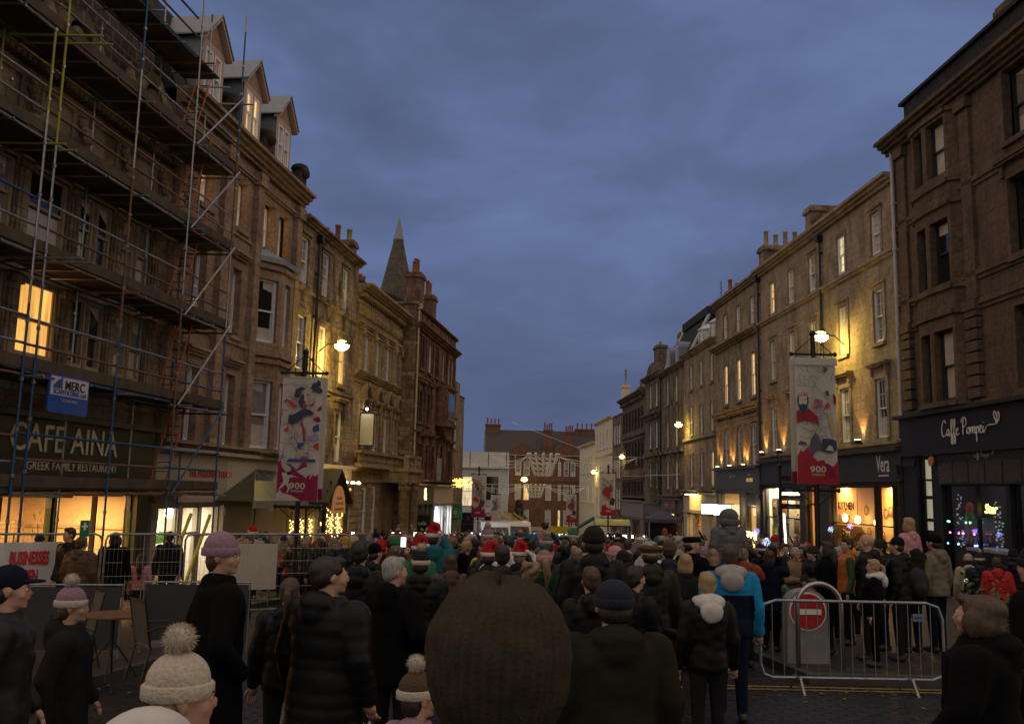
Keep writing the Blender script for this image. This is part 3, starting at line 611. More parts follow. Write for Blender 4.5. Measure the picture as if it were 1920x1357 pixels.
for k in range(9): m.lathe((xa + .3 + k * .3, -1.4, 3.05), [(.05, 0), (.09, .2), (.05, .35), (.06, .54)], 6)
pt = b.part('portico', m, ST3)
for x in (xa + .25, xa + .85, xb - .9, xb - .3):
    m = MB(); zb = b.zb - .5; m.lathe((x, -1.2, zb), [(.3, 0), (.3, .3), (.24, .4), (.23, 1.5), (.2, 2.15 - zb), (.27, 2.2 - zb), (.3, 2.3 - zb)], 14); b.part('column', m, ST3, True, pt)
    m = MB()
    for k in range(8): a = k * PI / 4; m.ball((x + .2 * math.cos(a), -1.2 + .2 * math.sin(a), 2.0), (.07, .07, .16), 6, 5)
    b.part('capital', m, ST3, True, pt)

# ============ LEFT 4: red sandstone block standing forward
b = Bldg('red_sandstone_building', 'tall red-brown sandstone block with a bare rubble side wall and tall chimneys', 'L', 51.2, 63.3, 12.3, ST4, off=.85, zwall=2.35)
for Ya, Yb, p in ((52.25, 53.5, .14), (54.65, 55.45, 0), (56.4, 57.6, .12), (58.8, 59.4, 0), (60.75, 61.35, 0), (61.85, 62.45, 0)):
    b.win(Ya, Yb, 9.0, 10.75, bars=(1, 1), sash=SASHD if p else SASH, pane=PANE, pair=p, sur=.12, hood='lip' if p else None)
for Ya, Yb, p in ((52.0, 53.3, .14), (54.6, 55.4, 0), (60.9, 61.9, .1)): b.win(Ya, Yb, 5.85, 7.7, bars=(1, 1), sash=SASHD, pane=PANE, pair=p, sur=.12, hood='flat')
for Ya, Yb, p in ((52.35, 53.55, .14), (54.6, 55.3, 0), (56.2, 57.0, 0), (61.1, 62.3, .1)): b.win(Ya, Yb, 2.55, 4.6, bars=(1, 1), sash=SASHD, pane=PANE, pair=p, sur=.14, hood='flat' if p else None)
for Y in (51.5, 54.0, 55.95, 60.2, 62.95):
    x = b.X(Y)
    for z in np.arange(2.4, 4.9, .26): b.trim.box(x - .2, x + .2, -.09, .03, z, z + .2)
    b.trim.box(x - .14, x + .14, -.1, .03, 5.0, 11.1)
cornice(b.trim, 0, b.L, 11.5, .45, .35); cornice(b.trim, 0, b.L, 12.45, .2, .15, steps=2); cornice(b.trim, 0, b.L, 5.3, .2, .2); cornice(b.trim, 0, b.L, 8.5, .12, .15, steps=2); cornice(b.trim, 0, b.L, 2.52, .4, .15, steps=2)
for k in range(4): x = b.X(53 + k * 2.6); b.trim.box(x - .35, x + .35, -.05, .03, 11.75, 12.2)
m = MB(); xa, xb = b.XX(57.3, 60.0); m.box(xa, xb, -.7, -.003, 6.2, 8.35); m.box(xa - .1, xb + .1, -.85, -.003, 8.35, 8.5); m.box(xa - .1, xb + .1, -.82, -.003, 5.95, 6.2); m.prism([(xa + .2, 5.95), (xb - .2, 5.95), (xb - .8, 5.2), (xa + .8, 5.2)], -.5, -.003); m.box(xa + .3, xb - .3, -.74, -.7, 6.4, 8.1, 1)
m.tube([((xa + xb) / 2 + .75 * math.cos(PI * k / 10), -.1, 4.0 + .9 * math.sin(PI * k / 10)) for k in range(11)], .12, 6); m.box((xa + xb) / 2 - .7, (xa + xb) / 2 + .7, -.04, -.01, 2.55, 4.2, 1)
b.part('oriel', m, [ST4, PANE])
b.finish(roof=2.2)
m = MB(); m.box(-.12, -.004, -.02, b.depth, b.zb - 1, 11.3); m.box(-.12, -.004, .0, b.depth, 11.55, 12.5); m.box(-.2, -.004, -.1, b.depth, 11.3, 11.55); m.box(-.24, .6, -.15, b.depth, 12.5, 12.62); b.part('gable_wall', m, STR, lab='bare blotchy rubble side wall')
b.downpipe(51.35, 2.5, 12.3, mat('pale_pipe', (.45, .38, .3), .5)); b.downpipe(51.35, -1.5, 2.2, mat('pale_pipe'))
b.chimney(55.2, 56.4, .8, 1.7, 12.3, 15.4, 3, ph=.9, pm=POTS); b.chimney(59.0, 60.1, .8, 1.7, 12.3, 14.8, 3, ph=1.0, pm=POTS); b.chimney(52.8, 53.8, 3.6, 4.4, 12.6, 14.1, 4, ph=.6, pm=POTS)
m = MB(); x = b.X(57.2); 
m.lathe((x, 1.8, 12.3), [(.9, 0), (.5, 1.6), (.16, 3.2), (.14, 3.4), (.02, 4.2)], 8); b.part('turret_cone', m, LEAD)
S2 = mat('grey_fascia', (.10, .09, .08), .5)
fo, x0, x1 = shop(b, 51.3, 57.0, 1.05, 1.2, 2.3, S2, [(52.0, 54.0, 'w'), (54.3, 55.4, 'd'), (55.6, 56.6, 'w')], mat('dim_shop_wall', (.3, .26, .2), .8), (1, .7, .4), 30)
text('&', 1.0, mat('lit_yellow_letter', (1, .7, .2), emis=(1, .72, .2), es=6, var=0), fo, (b.X(54.6), -.14, 1.38), off=.03)
fo, x0, x1 = shop(b, 57.1, 63.2, 1.0, 1.2, 2.3, mat('cream_shopfront'), [(57.4, 60.0, 'w'), (60.2, 61.2, 'd'), (61.4, 62.9, 'w')], mat('cool_white_wall', (.75, .8, .9), .7), (.62, .74, 1), 700, zs=.3, nomul=True)
lamp('shop_sign_light', 'POINT', (b.X(53.5), -.9, 2.4 - b.zb), 8, (1, .6, .2), b.root, .1)
hanging_sign('hanging_shop_sign', 'black square hanging sign with white lettering beside the red sandstone block', b, 51.6, -.35, .55, .95, BLK, 'cafe', WHT, .3, -.2)
LB = b
# church spire behind
sp = at(744, 555, 58); t = thing('church_spire', 'tall grey slated octagonal spire rising behind the roofs', 'spire', (sp.x - .3, 60, G(-8, 60)))
z = lambda v: v - G(-8, 60)
m = MB(); 
for i in range(8): pass
m.lathe((0, 0, z(13.2)), [(1.55, 0), (1.42, .6), (.34, 5.4), (.36, 5.42), (.36, 5.5), (.3, 5.52), (.02, 7.0)], 8); m.obj('spire_roof', stone('fishscale_slates', (.19, .16, .12), (.13, .115, .09), .26, .17, .4, .5, (.06, .055, .045), .9), t)
m = MB(); m.box(-1.5, 1.5, -1.5, 1.5, -1, z(13.3)); m.box(-1.65, 1.65, -1.65, 1.65, z(13.1), z(13.3)); m.obj('tower', STR, t)
m = MB(); m.lathe((0, 0, z(18.72)), [(.36, 0), (.05, 1.5), (.0, 1.7)], 8); m.obj('spire_cap', LEAD, t)
# sliver house beyond
b = Bldg('plain_building', 'narrow pale stone house end beyond the red sandstone block', 'L', 64.2, 70, 9.0, SR4, off=.35)
b.win(66, 67, 5, 7); b.finish(roof=.5); m = MB(); m.box(-.3, 1.2, -.5, .5, 7.0, 9.6); b.part('chimney_breast', m, SR4)
hanging_sign('green_hanging_sign', 'square green hanging sign with a pale round emblem', b, 64.4, -.1, .95, 1.0, mat('green_sign', (.0, .22, .12), .5), None, None, .2, -.1)
m = MB(); p = b.world(b.X(64.4), -.6, .42); t_ = D.objects['green_hanging_sign']
m.tube([(-.05, -.5 + .32 * math.cos(a), .52 + .32 * math.sin(a)) for a in np.linspace(0, 2 * PI, 20)], .02, 5); m.ball((-.05, -.5, .52), (.01, .17, .2), 8, 6); m.obj('emblem', mat('emblem_gold', (.5, .55, .3), .5), t_)
m = MB(); rr = random.Random(5)
for k in range(150): a = rr.random() * 2 * PI; r = rr.random() * .9; m.ball((r * math.cos(a), r * math.sin(a) * .4, rr.uniform(-.3, .3)), .045, 4, 3)
o = m.obj('light_garland', mat('amber_bulb', (1, 1, 1), emis=(1, .55, .1), es=2.2, var=0)); p = at(862, 905, 64.5); o.location = p; tag(o, 'cluster of amber festive bulbs hung on the house corner above the green sign', 'festive lights')
m = MB(); m.tube([(0, 0, 0), (-1, .6, .05)], .02); m.obj('bracket', IRON, o)
# ============ RIGHT 1: dark brown tenement, shallow bay, black shopfront
b = Bldg('tenement_building', 'dark brown sandstone tenement with shallow bay windows over the Caffe Pompei shop', 'R', 14.0, 33.45, 15.1, SR1, zwall=5.0)
for Ya in (25.2, 20.2, 16.6):
    for z0, z1 in ((5.25, 7.7), (9.2, 11.6), (12.75, 15.0)):
        b.win(Ya - .15, Ya + 1.05, z0, z1, bars=(1, 1), sash=SASHD, pane=PANE_C if z0 > 12 else PANE, rev=.4, sur=.16, hood='flat' if 9 < z0 < 10 else None)
for z in (5.15, 8.3, 9.25, 12.3): b.trim.box(.01, b.L, -.12, .03, z - .16, z); b.trim.box(.01, b.L, -.06, .03, z - .3, z - .16)
cornice(b.trim, -.25, b.L, 15.6, .62, .5, steps=4)
for Y in (28.35, 32.7, 23.2):
    x = b.X(Y); b.trim.box(x - .3, x + .3, -.12, .03, 8.35, 15.3); z = 5.2
    while z < 8.0: b.trim.box(x - .34, x + .34, -.2, .03, z, z + .31); z += .37
    b.trim.box(x - .38, x + .38, -.25, .03, 8.0, 8.3); b.trim.box(x - .36, x + .36, -.24, .03, 14.7, 15.05)
xa, xb = b.X(31.9), b.X(28.6) - .15; P = []; n = 5
for i in range(n + 1): t = i / n; P.append((xa + (xb - xa) * t, -.55 * math.sin(PI * (.12 + .76 * t)) + .2))
P[0] = (xa, .02); P[-1] = (xb, .02); P = [(xa, .02), (xa + .55, -.34), (xa + 1.55, -.42), (xb - .55 + .3, -.34), (xb, .02)]
bm = MB()
for i in range(4):
    p, q = P[i], P[i + 1]; w = math.hypot(q[0] - p[0], q[1] - p[1]); a = math.atan2(q[1] - p[1], q[0] - p[0]); o = []
    if i in (1, 2):
        for z0, z1 in ((5.25, 7.6), (9.15, 11.35), (12.9, 14.85)):
            o.append((.14, w - .14, z0, z1)); window(b, p[0] + math.cos(a) * .14, p[1] + math.sin(a) * .14, a, w - .28, z0, z1, PANE if z0 == 9.15 else PANE_B, SASHD, (1, 1), False, 0, None, .35)
    wall_face(bm, p, q, 5.0, 15.1, o, .4)
    nrm = Vector((math.sin(a), -math.cos(a)))
    for z in (5.06, 8.05, 8.9, 11.75, 12.5, 14.95):
        bm.prism([(p[0] + nrm.x * .1, p[1] + nrm.y * .1), (q[0] + nrm.x * .1, q[1] + nrm.y * .1), (q[0], q[1]), (p[0], p[1])], z, z + .15, 'z')
b.part('bay_window', bm, SR1)
b.finish()
m = MB(); m.box(.3, b.L, .35, 8, 15.15, 17.0); m.box(.15, b.L, .2, 8, 17.0, 17.12); b.part('roof', m, SLATE)
b.downpipe(33.35, 3.6, 15.6, mat('white_pipe', (.5, .46, .5), .4), .07)
b.chimney(21.6, 22.6, .3, 2.4, 15.2, 17.6, 3, mat('cream_chimney', (.2, .15, .11), .8)); b.chimney(26.6, 27.6, .8, 3.6, 17, 17.9, 3)
fo, x0, x1 = shop(b, 14.1, 33.4, 3.5, 3.62, 5.0, BLK, [(31.25, 32.4, 'd'), (27.1, 30.75, 'w'), (23.4, 26.9, 'w'), (19.5, 23.0, 'w'), (15, 19, 'w')], mat('dark_cafe_wall', (.10, .09, .10), .7), (.8, .8, 1), 45, zs=.75, tr=2.48, proj=.2)
m = MB(); x0, x1 = b.XX(32.35, 31.3)
m.quad((x0, .2, .95), (x1, .2, .95), (x1, .2, 3.4), (x0, .2, 3.4)); b.part('stair_light', m, mat('pale_lit_panel', (.7, .7, .6), .6, emis=(.9, .85, .62), es=.30, var=.1))
m = MB(); m.box(x0, x1, .08, .16, 2.02, 2.14); m.box(x0, x1, .08, .16, 1.25, 1.36); m.box(x1 - .42, x1 - .36, .08, .16, .9, 3.45); b.part('transom', m, BLK)
m = MB(); m.box(b.X(30.9), b.X(23.6), -.16, .0, 2.5, 3.5, 0); 
for k in range(8):
    xa = b.X(30.75) + k * .93; m.box(xa, xa + .86, -.175, -.161, 2.56, 3.22, 1)
b.part('transom_light', m, [BLK, mat('dark_ribbed_glass', (.05, .045, .04), .25, var=.4)])
# script lettering: Caffe Pompei with a heart
def script(word_pts, r, parent, ox, oy, oz, k, m):
    q = MB()
    for st_ in word_pts:
        P_ = [Vector((x * k + ox, oy, z * k + oz)) for x, z in st_]; out_ = []
        for i in range(len(P_) - 1):
            p0 = P_[max(i - 1, 0)]; p1 = P_[i]; p2 = P_[i + 1]; p3 = P_[min(i + 2, len(P_) - 1)]
            for t in (0, .25, .5, .75): out_.append(.5 * ((2 * p1) + (p2 - p0) * t + (2 * p0 - 5 * p1 + 4 * p2 - p3) * t * t + (3 * p1 - p0 - 3 * p2 + p3) * t ** 3))
        out_.append(P_[-1]); q.tube(out_, r, 6)
    return q.obj('lettering', m, parent)
CP = [[(.95, 1.45), (.75, 1.75), (.4, 1.6), (.15, .9), (.2, .3), (.55, .1), (.95, .35)],
      [(1.5, .75), (1.25, .8), (1.08, .45), (1.2, .15), (1.45, .35), (1.52, .75), (1.5, .25), (1.65, .12), (1.85, .4)],
      [(1.85, .3), (2.2, 1.2), (2.2, 1.7), (2.0, 1.6), (1.95, .3), (1.95, -.6), (2.1, -.7), (2.2, -.2), (2.1, .2), (2.35, .35)],
      [(2.35, .3), (2.7, 1.2), (2.7, 1.7), (2.5, 1.6), (2.45, .3), (2.45, -.6), (2.6, -.7), (2.7, -.2), (2.6, .2), (2.9, .4)],
      [(2.85, .45), (3.15, .55), (3.15, .8), (2.95, .75), (2.9, .3), (3.1, .1), (3.4, .3)],
      [(4.1, .1), (4.15, 1.0), (4.2, 1.7)], [(3.85, 1.3), (4.1, 1.75), (4.6, 1.7), (4.75, 1.2), (4.4, .85), (4.15, .95)],
      [(5.1, .75), (4.85, .6), (4.85, .25), (5.1, .12), (5.3, .4), (5.2, .75), (5.1, .75)],
      [(5.45, .1), (5.5, .75), (5.55, .3), (5.75, .75), (5.85, .6), (5.85, .15), (5.95, .6), (6.15, .75), (6.2, .15), (6.35, .2)],
      [(6.45, .75), (6.5, -.7)], [(6.5, .4), (6.7, .75), (6.9, .5), (6.75, .15), (6.5, .15)], [(7.05, .45), (7.35, .55), (7.3, .8), (7.1, .7), (7.1, .25), (7.3, .1), (7.6, .35)], [(7.65, .75), (7.65, .2), (7.8, .1), (8.1, .5), (8.5, .75), (9.4, .75), (9.9, .8)], [(7.68, 1.05), (7.7, 1.1)],
      [(9.9, .8), (9.5, 1.6), (9.6, 1.95), (9.85, 1.75), (10.0, 1.3)], [(10.0, .85), (10.0, 1.5), (10.2, 1.85), (10.4, 1.55), (10.25, 1.1), (10.0, .85)]]
script(CP, .019, fo, b.X(30.35), -.235, 4.05,   .325, WHT)
script(CP, .007, fo, b.X(28.6), -.18, 3.33, .11, mat('pale_letter', (.4, .4, .38), .5))
m = MB(); xx = b.X(30.35); m.prism([(xx + (v - 0) * .325, 4.05 + w * .325) for v, w in ((10.02, .9), (10.3, 1.25), (10.35, 1.6), (10.15, 1.75), (10.02, 1.5))], -.23, -.225); m.obj('heart', mat('heart_red', (.6, .02, .03), .5), fo)
m = MB(); x = b.X(31.1); m.lathe((0, 0, 0), [(.001, 0), (.17, 0), (.17, .06), (.001, .06)], 16); o = m.obj('round_box', mat('orange_box', (.6, .18, .04), .5), b.root, False, (x, -.2, 3.3 - b.zb)); o.rotation_euler = (PI / 2, 0, 0)
m = MB(); m.box(b.X(30.2), b.X(24), .35, 1.3, .4, .5, 0)     # window shelf with snow cloth
for k in range(70): m.ball((b.X(30.55) + (.12 + .4 * rnd.random()) + (2.2 if k % 2 else 0), .2, rnd.uniform(.5, 2.2)), .028, 5, 4, 1)
b.part('window_decoration', m, [mat('cotton_snow', (.7, .68, .75), .9), mat('white_dot', (.7, .7, .75), .5, emis=(.8, .8, 1), es=.15, var=0)])
m = MB(); x = b.X(29.9); m.lathe((x, .35, .55), [(.03, 0), (.14, .75), (.16, .8)], 12, 0); m.ball((x, .35, 1.5), (.2, .12, .2), 10, 8, 1); m.ball((x + .02, .35, 1.75), (.17, .12, .2), 10, 8, 2); b.part('ice_cream_model', m, [mat('cone_brown', (.4, .2, .1)), mat('mint_green', (.1, .35, .12)), mat('pink_scoop', (.55, .15, .18))], True)
NEON = mat('neon_yellow', (1, 1, 1), emis=(1, .85, .15), es=5, var=0); text('Star', .42, NEON, fo, (b.X(28.6), .3, 1.62), 'neon_sign', shear=.2, ext=.01)
m = MB()
for k in range(14): m.ball((b.X(29.4 + rnd.uniform(-.9, .9)), -.5 + .3 * rnd.random(), .62 + .35 * (k % 3)), .03, 5, 4, k % 3)
b.part('fairy_lights', m, [mat('led_blue', (1, 1, 1), emis=(.1, .2, 1), es=10, var=0), mat('led_pink', (1, 1, 1), emis=(1, .1, .5), es=8, var=0), mat('led_green', (1, 1, 1), emis=(.1, 1, .4), es=6, var=0)])

# ============ RIGHT 2: buff five-window house, bakery and gallery
b = Bldg('townhouse', 'long buff sandstone house of five bays over the Vera bakery and a picture gallery', 'R', 33.45, 49.75, 14.2, SR2, zwall=3.9)
YS = (35.1, 38.5, 41.85, 44.65, 47.5)
for i, Y in enumerate(YS):
    b.win(Y - .43, Y + .43, 11.65, 13.35, pane=[PANE_B, WHI, PANE_C, PANE_B, YEL][i], bars=(2, 2), sur=.14, hood='lip' if i in (0, 2) else None, sill=False, rev=.16)
    b.win(Y - .43, Y + .43, 8.08, 10.18, pane=PANE_B if i % 2 else PANE_C, bars=(3, 2) if i else (2, 2), sur=.2, hood='lip', rev=.16)
    b.win(Y - .47, Y + .47, 4.33, 6.65, pane=[PANE, PANE_C, WHI, PANE, PANE_C][i], bars=(3, 2), sur=.2, hood='flat', rev=.16)
cornice(b.trim, 0, b.L, 14.45, .42, .38, steps=3); cornice(b.trim, 0, b.L, 11.5, .16, .24, steps=2); cornice(b.trim, 0, b.L, 4.15, .25, .22, steps=2)
x = .2
while x < b.L - .2: b.trim.box(x, x + .1, -.16, .02, 3.95, 4.1); x += .3
for i in range(5): pass
b.finish(roof=2.5)
b.downpipe(40.6, 7.2, 13.7); b.downpipe(49.55, 0, 13.9)
b.chimney(41.9, 42.7, .05, 2.4, 14.2, 15.85, 0, ST2); b.chimney(49.0, 49.9, .1, 2.3, 14.2, 15.85, 4, ST2, .9, POTB)
b.downpipe(33.7, .5, 3, CHAR)
fo, x0, x1 = shop(b, 33.5, 49.7, 2.5, 2.75, 3.9, CHAR, [(36.1, 40.35, 'w'), (34.55, 35.95, 'w'), (33.85, 34.4, 'd'), (43.9, 49.3, 'w'), (41.6, 43.2, 'd')], WARMW, (1, .42, .1), 260, zs=.6, tr=.95, interior=0, nomul=True)
text('Vera', .92, WHT, fo, (b.X(34.95), -.135, 3.02), sx=.62, off=.004); text('ARTISAN BAKERY', .11, WHT, fo, (b.X(34.9), -.135, 2.84))
m = MB(); Xa, Xb = b.XX(33.6, 43.25); d = .95; zg = b.zb; r = MB()
r.quad((Xa, d, zg), (Xb, d, zg), (Xb, d, 2.6), (Xa, d, 2.6)); r.quad((Xa, .26, zg), (Xa, d, zg), (Xa, d, 2.6), (Xa, .26, 2.6)); r.quad((Xb, .26, zg), (Xb, d, zg), (Xb, d, 2.6), (Xb, .26, 2.6)); r.quad((Xa, .26, 2.6), (Xb, .26, 2.6), (Xb, d, 2.6), (Xa, d, 2.6)); r.quad((Xa, .26, zg + .03), (Xb, .26, zg + .03), (Xb, d, zg + .03), (Xa, d, zg + .03))
b.part('bakery_interior', r, mat('orange_bakery_wall', (.74, .47, .24), .8, var=.1))
for k in range(2): lamp('bakery_light', 'AREA', (Xa + 2.2 + k * 4.6, .62, 2.5 - b.zb), 150, (1, .50, .13), b.root, .55)
text('KITCHEN', .5, BLK, fo, (b.X(41.0), .93, 1.5), sx=.8); text('BAKERY', .4, mat('faint_letter', (.3, .2, .1)), fo, (b.X(41.2), .93, 1.0), sx=.8)
text('Vera', .42, WHT, fo, (b.X(41.0), .90, .35), shear=.3)
m = MB(); m.box(b.X(42.6), b.X(39.4), .91, .94, .2, .8); b.part('menu_board', m, mat('board_brown', (.12, .06, .03)))
m = MB()
for Y, z in ((40.1, 1.15), (38.8, 1.1), (37.0, 1.05)): m.ball((b.X(Y), .5, z), (.11, .11, .17), 10, 8)
lf = b.part('pendant_bulb', m, mat('bulb_warm'), True); m = MB()
for Y in (40.1, 38.8, 37.0): m.tube([(b.X(Y), .5, 1.2), (b.X(Y), .5, 2.55)], .012, 5)
m.obj('cord', IRON, lf)
m = MB()
for Y, z in ((36.6, 1.5), (35.6, 1.5), (34.9, 1.4), (36.4, .6), (35.2, .5), (35.6, -.1), (36.9, .1), (34.5, 1.5)):
    x = b.X(Y * 1.063); m.add([(x + .22 * math.cos(a), 0.925, z + .22 * math.sin(a)) for a in np.linspace(0, 2 * PI, 15)[:-1]], [tuple(range(14))]); m.ball((x, 0.925, z), (.13, .03, .13), 10, 6, 1)
b.part('wall_plates', m, [mat('basket_brown', (.25, .12, .05)), mat('basket_pale', (.6, .38, .18))])
goods(b, b.X(40.2), b.X(34.6), .45, (-.55, .0), [(.4, .2, .07), (.55, .35, .15), (.2, .1, .04)], (.1, .3)); m = MB()
for k in range(420): t = rnd.random(); x = b.X(40.2 - 4 * t); zz = .45 - .35 * abs(math.sin(t * 6)) + rnd.uniform(-.18, .22); a = rnd.random() * 6; m.add([(x, .35, zz), (x + .12 * math.cos(a), .3, zz + .12 * math.sin(a)), (x + .05, .42, zz + .08)], [(0, 1, 2)])
b.part('garland', m, mat('garland_leaf', (.14, .09, .03), .7))
Xa, Xb = b.XX(43.3, 49.7); r = MB()
r.quad((Xa, 0.62, zg), (Xb, 0.62, zg), (Xb, 0.62, 2.6), (Xa, 0.62, 2.6)); r.quad((Xa, .26, zg), (Xa, 0.62, zg), (Xa, 0.62, 2.6), (Xa, .26, 2.6)); r.quad((Xb, .26, zg), (Xb, 0.62, zg), (Xb, 0.62, 2.6), (Xb, .26, 2.6)); r.quad((Xa, .26, 2.6), (Xb, .26, 2.6), (Xb, 0.62, 2.6), (Xa, 0.62, 2.6)); r.quad((Xa, .26, zg + .03), (Xb, .26, zg + .03), (Xb, 0.62, zg + .03), (Xa, 0.62, zg + .03))
b.part('gallery_interior', r, WHTW); 
for k in range(4): lamp('gallery_light', 'AREA', (Xa + .8 + k * 1.6, .30, 2.55 - b.zb), 120, (1, .76, .40), b.root, .3)
PC = [(.6, .1, .05), (.1, .25, .12), (.7, .5, .1), (.1, .15, .3), (.75, .7, .6)]
for k, (Y, z, w, h, c) in enumerate(((48.1, .95, .85, .95, 0), (46.6, .95, .8, .95, 0), (48.1, -.35, 1.0, .85, 2), (46.6, -.3, .75, .95, 1), (44.9, .2, .9, .7, 1), (45.0, -.6, .9, .6, 2))):
    m = MB(); x = b.X(Y * 1.025); m.box(x - w / 2, x + w / 2, .54, .60, z, z + h, 0); m.box(x - w / 2 + .05, x + w / 2 - .05, 0.52, 0.539, z + .05, z + h - .05, 1)
    rr = random.Random(k)
    for j in range(26): a = rr.uniform(-w / 2 + .14, w / 2 - .14); c_ = rr.uniform(.14, h - .14); m.ball((x + a, 0.515, z + c_), (.06, .01, .05), 6, 4, 2 + rr.randrange(2))
    b.part('framed_picture', m, [BLK, mat('picture_ground_%d' % (k % 3), [(.12, .12, .13), (.5, .3, .1), (.2, .35, .15)][k % 3]), mat('pic_a%d' % c, PC[c]), mat('pic_b%d' % ((c + 2) % 5), PC[(c + 2) % 5])])
m = MB(); x = b.X(45.8)
for a in range(12): m.tube([(x + .34 * math.cos(a * PI / 6), .57, 1.5 + .34 * math.sin(a * PI / 6)), (x + .48 * math.cos(a * PI / 6), .57, 1.5 + .48 * math.sin(a * PI / 6))], .03, 5)
m.tube([(x + .5 * math.cos(a), .57, 1.5 + .5 * math.sin(a)) for a in np.linspace(0, 2 * PI, 24)], .035, 6); m.tube([(x, .55, 1.5), (x + .2, .55, 1.75)], .02); b.part('wall_clock', m, mat('clock_gold', (.5, .35, .15), .5))
m = MB()
for Y in (36.85, 40.1, 43.3, 46.2, 48.9): x = b.X(Y); m.box(x - .16, x + .16, -.42, -.1, 4.18, 4.24); m.box(x - .1, x + .1, -.36, -.16, 4.24, 4.34)
lf = b.part('uplighter', m, IRON); m = MB()
for Y in (36.85, 40.1, 43.3, 46.2, 48.9): x = b.X(Y); m.box(x - .09, x + .09, -.34, -.18, 4.345, 4.36); lamp('uplight', 'SPOT', (x, -.2, 4.38 - b.zb), 170, (1, .45, .10), b.root, .04, (math.radians(172), 0, 0), 75)
m.obj('bulb', mat('bulb_warm'), lf)

# ============ RIGHT 3
b = Bldg('townhouse', 'buff sandstone house with three tall amber-lit windows over a dark grey shop', 'R', 49.75, 58.6, 14.15, SR4, zwall=3.7)
for i, Y in enumerate((50.9, 53.6, 56.3)):
    b.win(Y - .42, Y + .42, 11.7, 13.3, pane=PANE_B, sur=.12); b.win(Y - .45, Y + .45, 7.6, 10.07, pane=YEL, bars=(2, 3), sur=.14, lab='tall window glowing amber'); b.win(Y - .45, Y + .45, 3.78, 5.95, pane=PANE_C, bars=(2, 3), sur=.1, sill=False)
for k in range(4): x = min(b.L - .2, max(.2, b.X(49.95 + 2.75 * k))); b.trim.box(x - .17, x + .17, -.12, .03, 3.75, 6.8)
cornice(b.trim, 0, b.L, 14.4, .35, .35); cornice(b.trim, 0, b.L, 11.4, .5, .3); cornice(b.trim, 0, b.L, 7.15, .45, .4); b.trim.box(0, b.L, -.1, .03, 6.15, 6.45); b.trim.box(0, b.L, -.16, .03, 6.45, 6.55)
b.finish(roof=2.3)
b.chimney(57.6, 58.5, .6, 2.0, 14.3, 15.2, 3, ph=.8)
m = MB(); x = b.X(58.3); m.tube([(x, .3, 14.4), (x, .3, 16.0)], .025, 5); [m.tube([(x - .35, .3, z_), (x + .35, .3, z_)], .015, 4) for z_ in (15.2, 15.5, 15.8)]; b.part('aerial', m, IRON)
fo, x0, x1 = shop(b, 49.8, 58.5, 2.2, 2.5, 3.68, mat('warm_grey_paint', (.085, .075, .07), .5, var=.1), [(53.9, 57.8, 'w'), (52.9, 53.8, 'w'), (50.5, 52.4, 'd')], mat('sand_wall', (.62, .5, .3), .8), (1, .7, .33), 330, zs=.5, nomul=True)
PL = mat('pale_letter'); script([[(.3, 1), (.1, .6), (.4, .3), (.1, .1)], [(.6, .2), (.7, .6), (.9, .3), (1.1, .6), (1.3, .3)], [(2, 1), (1.8, .6), (2.1, .3), (1.8, .1)], [(2.3, .2), (2.4, .6), (2.6, .3), (2.8, .6), (3, .3)]], .02, fo, b.X(55.4), -.15, 2.95, .42, PL)
text('OUZERIE', .3, mat('gold_dim', (.7, .6, .25), .5, emis=(1, .8, .2), es=.3), fo, (b.X(51.5), -.135, 2.8)); text('bolton', .2, PL, fo, (b.X(51.5), -.135, 3.15))
m = MB(); rr = random.Random(9)
for k in range(260):
    e_ = rr.random(); x = b.X(52.4) + 1.9 * (rr.random() if e_ < .25 else (rr.choice((0, 1)) * .8 + .2 * rr.random())); m.ball((x, -.05 - .1 * rr.random(), b.zb + (2.1 + .3 * rr.random() if e_ < .25 else rr.uniform(.2, 2.2))), .033, 5, 4)
b.part('fairy_lights', m, mat('fairy_bulb'))['kind'] = 'stuff'
m = MB(); m.box(b.X(52.3), b.X(50.6), -.06, -.02, 1.5, 2.12); o = b.part('door_sign', m, BLK)
lamp('door_light', 'POINT', (b.X(51.5), -.5, 1.3 - b.zb), 12, (1, .6, .15), b.root, .1)
m = MB()
for Y in (52.25, 54.95): x = b.X(Y); m.box(x - .16, x + .16, -.42, -.1, 3.72, 3.78)
lf = b.part('uplighter', m, IRON); m = MB()
for Y in (52.25, 54.95, 57.6): x = b.X(Y); m.box(x - .09, x + .09, -.34, -.18, 3.785, 3.8); lamp('uplight', 'SPOT', (x, -.2, 3.84 - b.zb), 190, (1, .45, .10), b.root, .04, (math.radians(172), 0, 0), 75)
m.obj('bulb', mat('bulb_warm'), lf)
GLOW = mat('glowing_sign_face', (1, 1, 1), emis=(.95, 1, .95), es=2.6, var=0)
for Y, nm in ((57.4, 'farther of two'), (54.6, 'nearer of two')):
    t = hanging_sign('lightbox_sign', 'blank glowing white box sign, the %s side by side on the grey shops' % nm, b, Y, .85, 1.45, 1.0, GLOW, y=-.35)

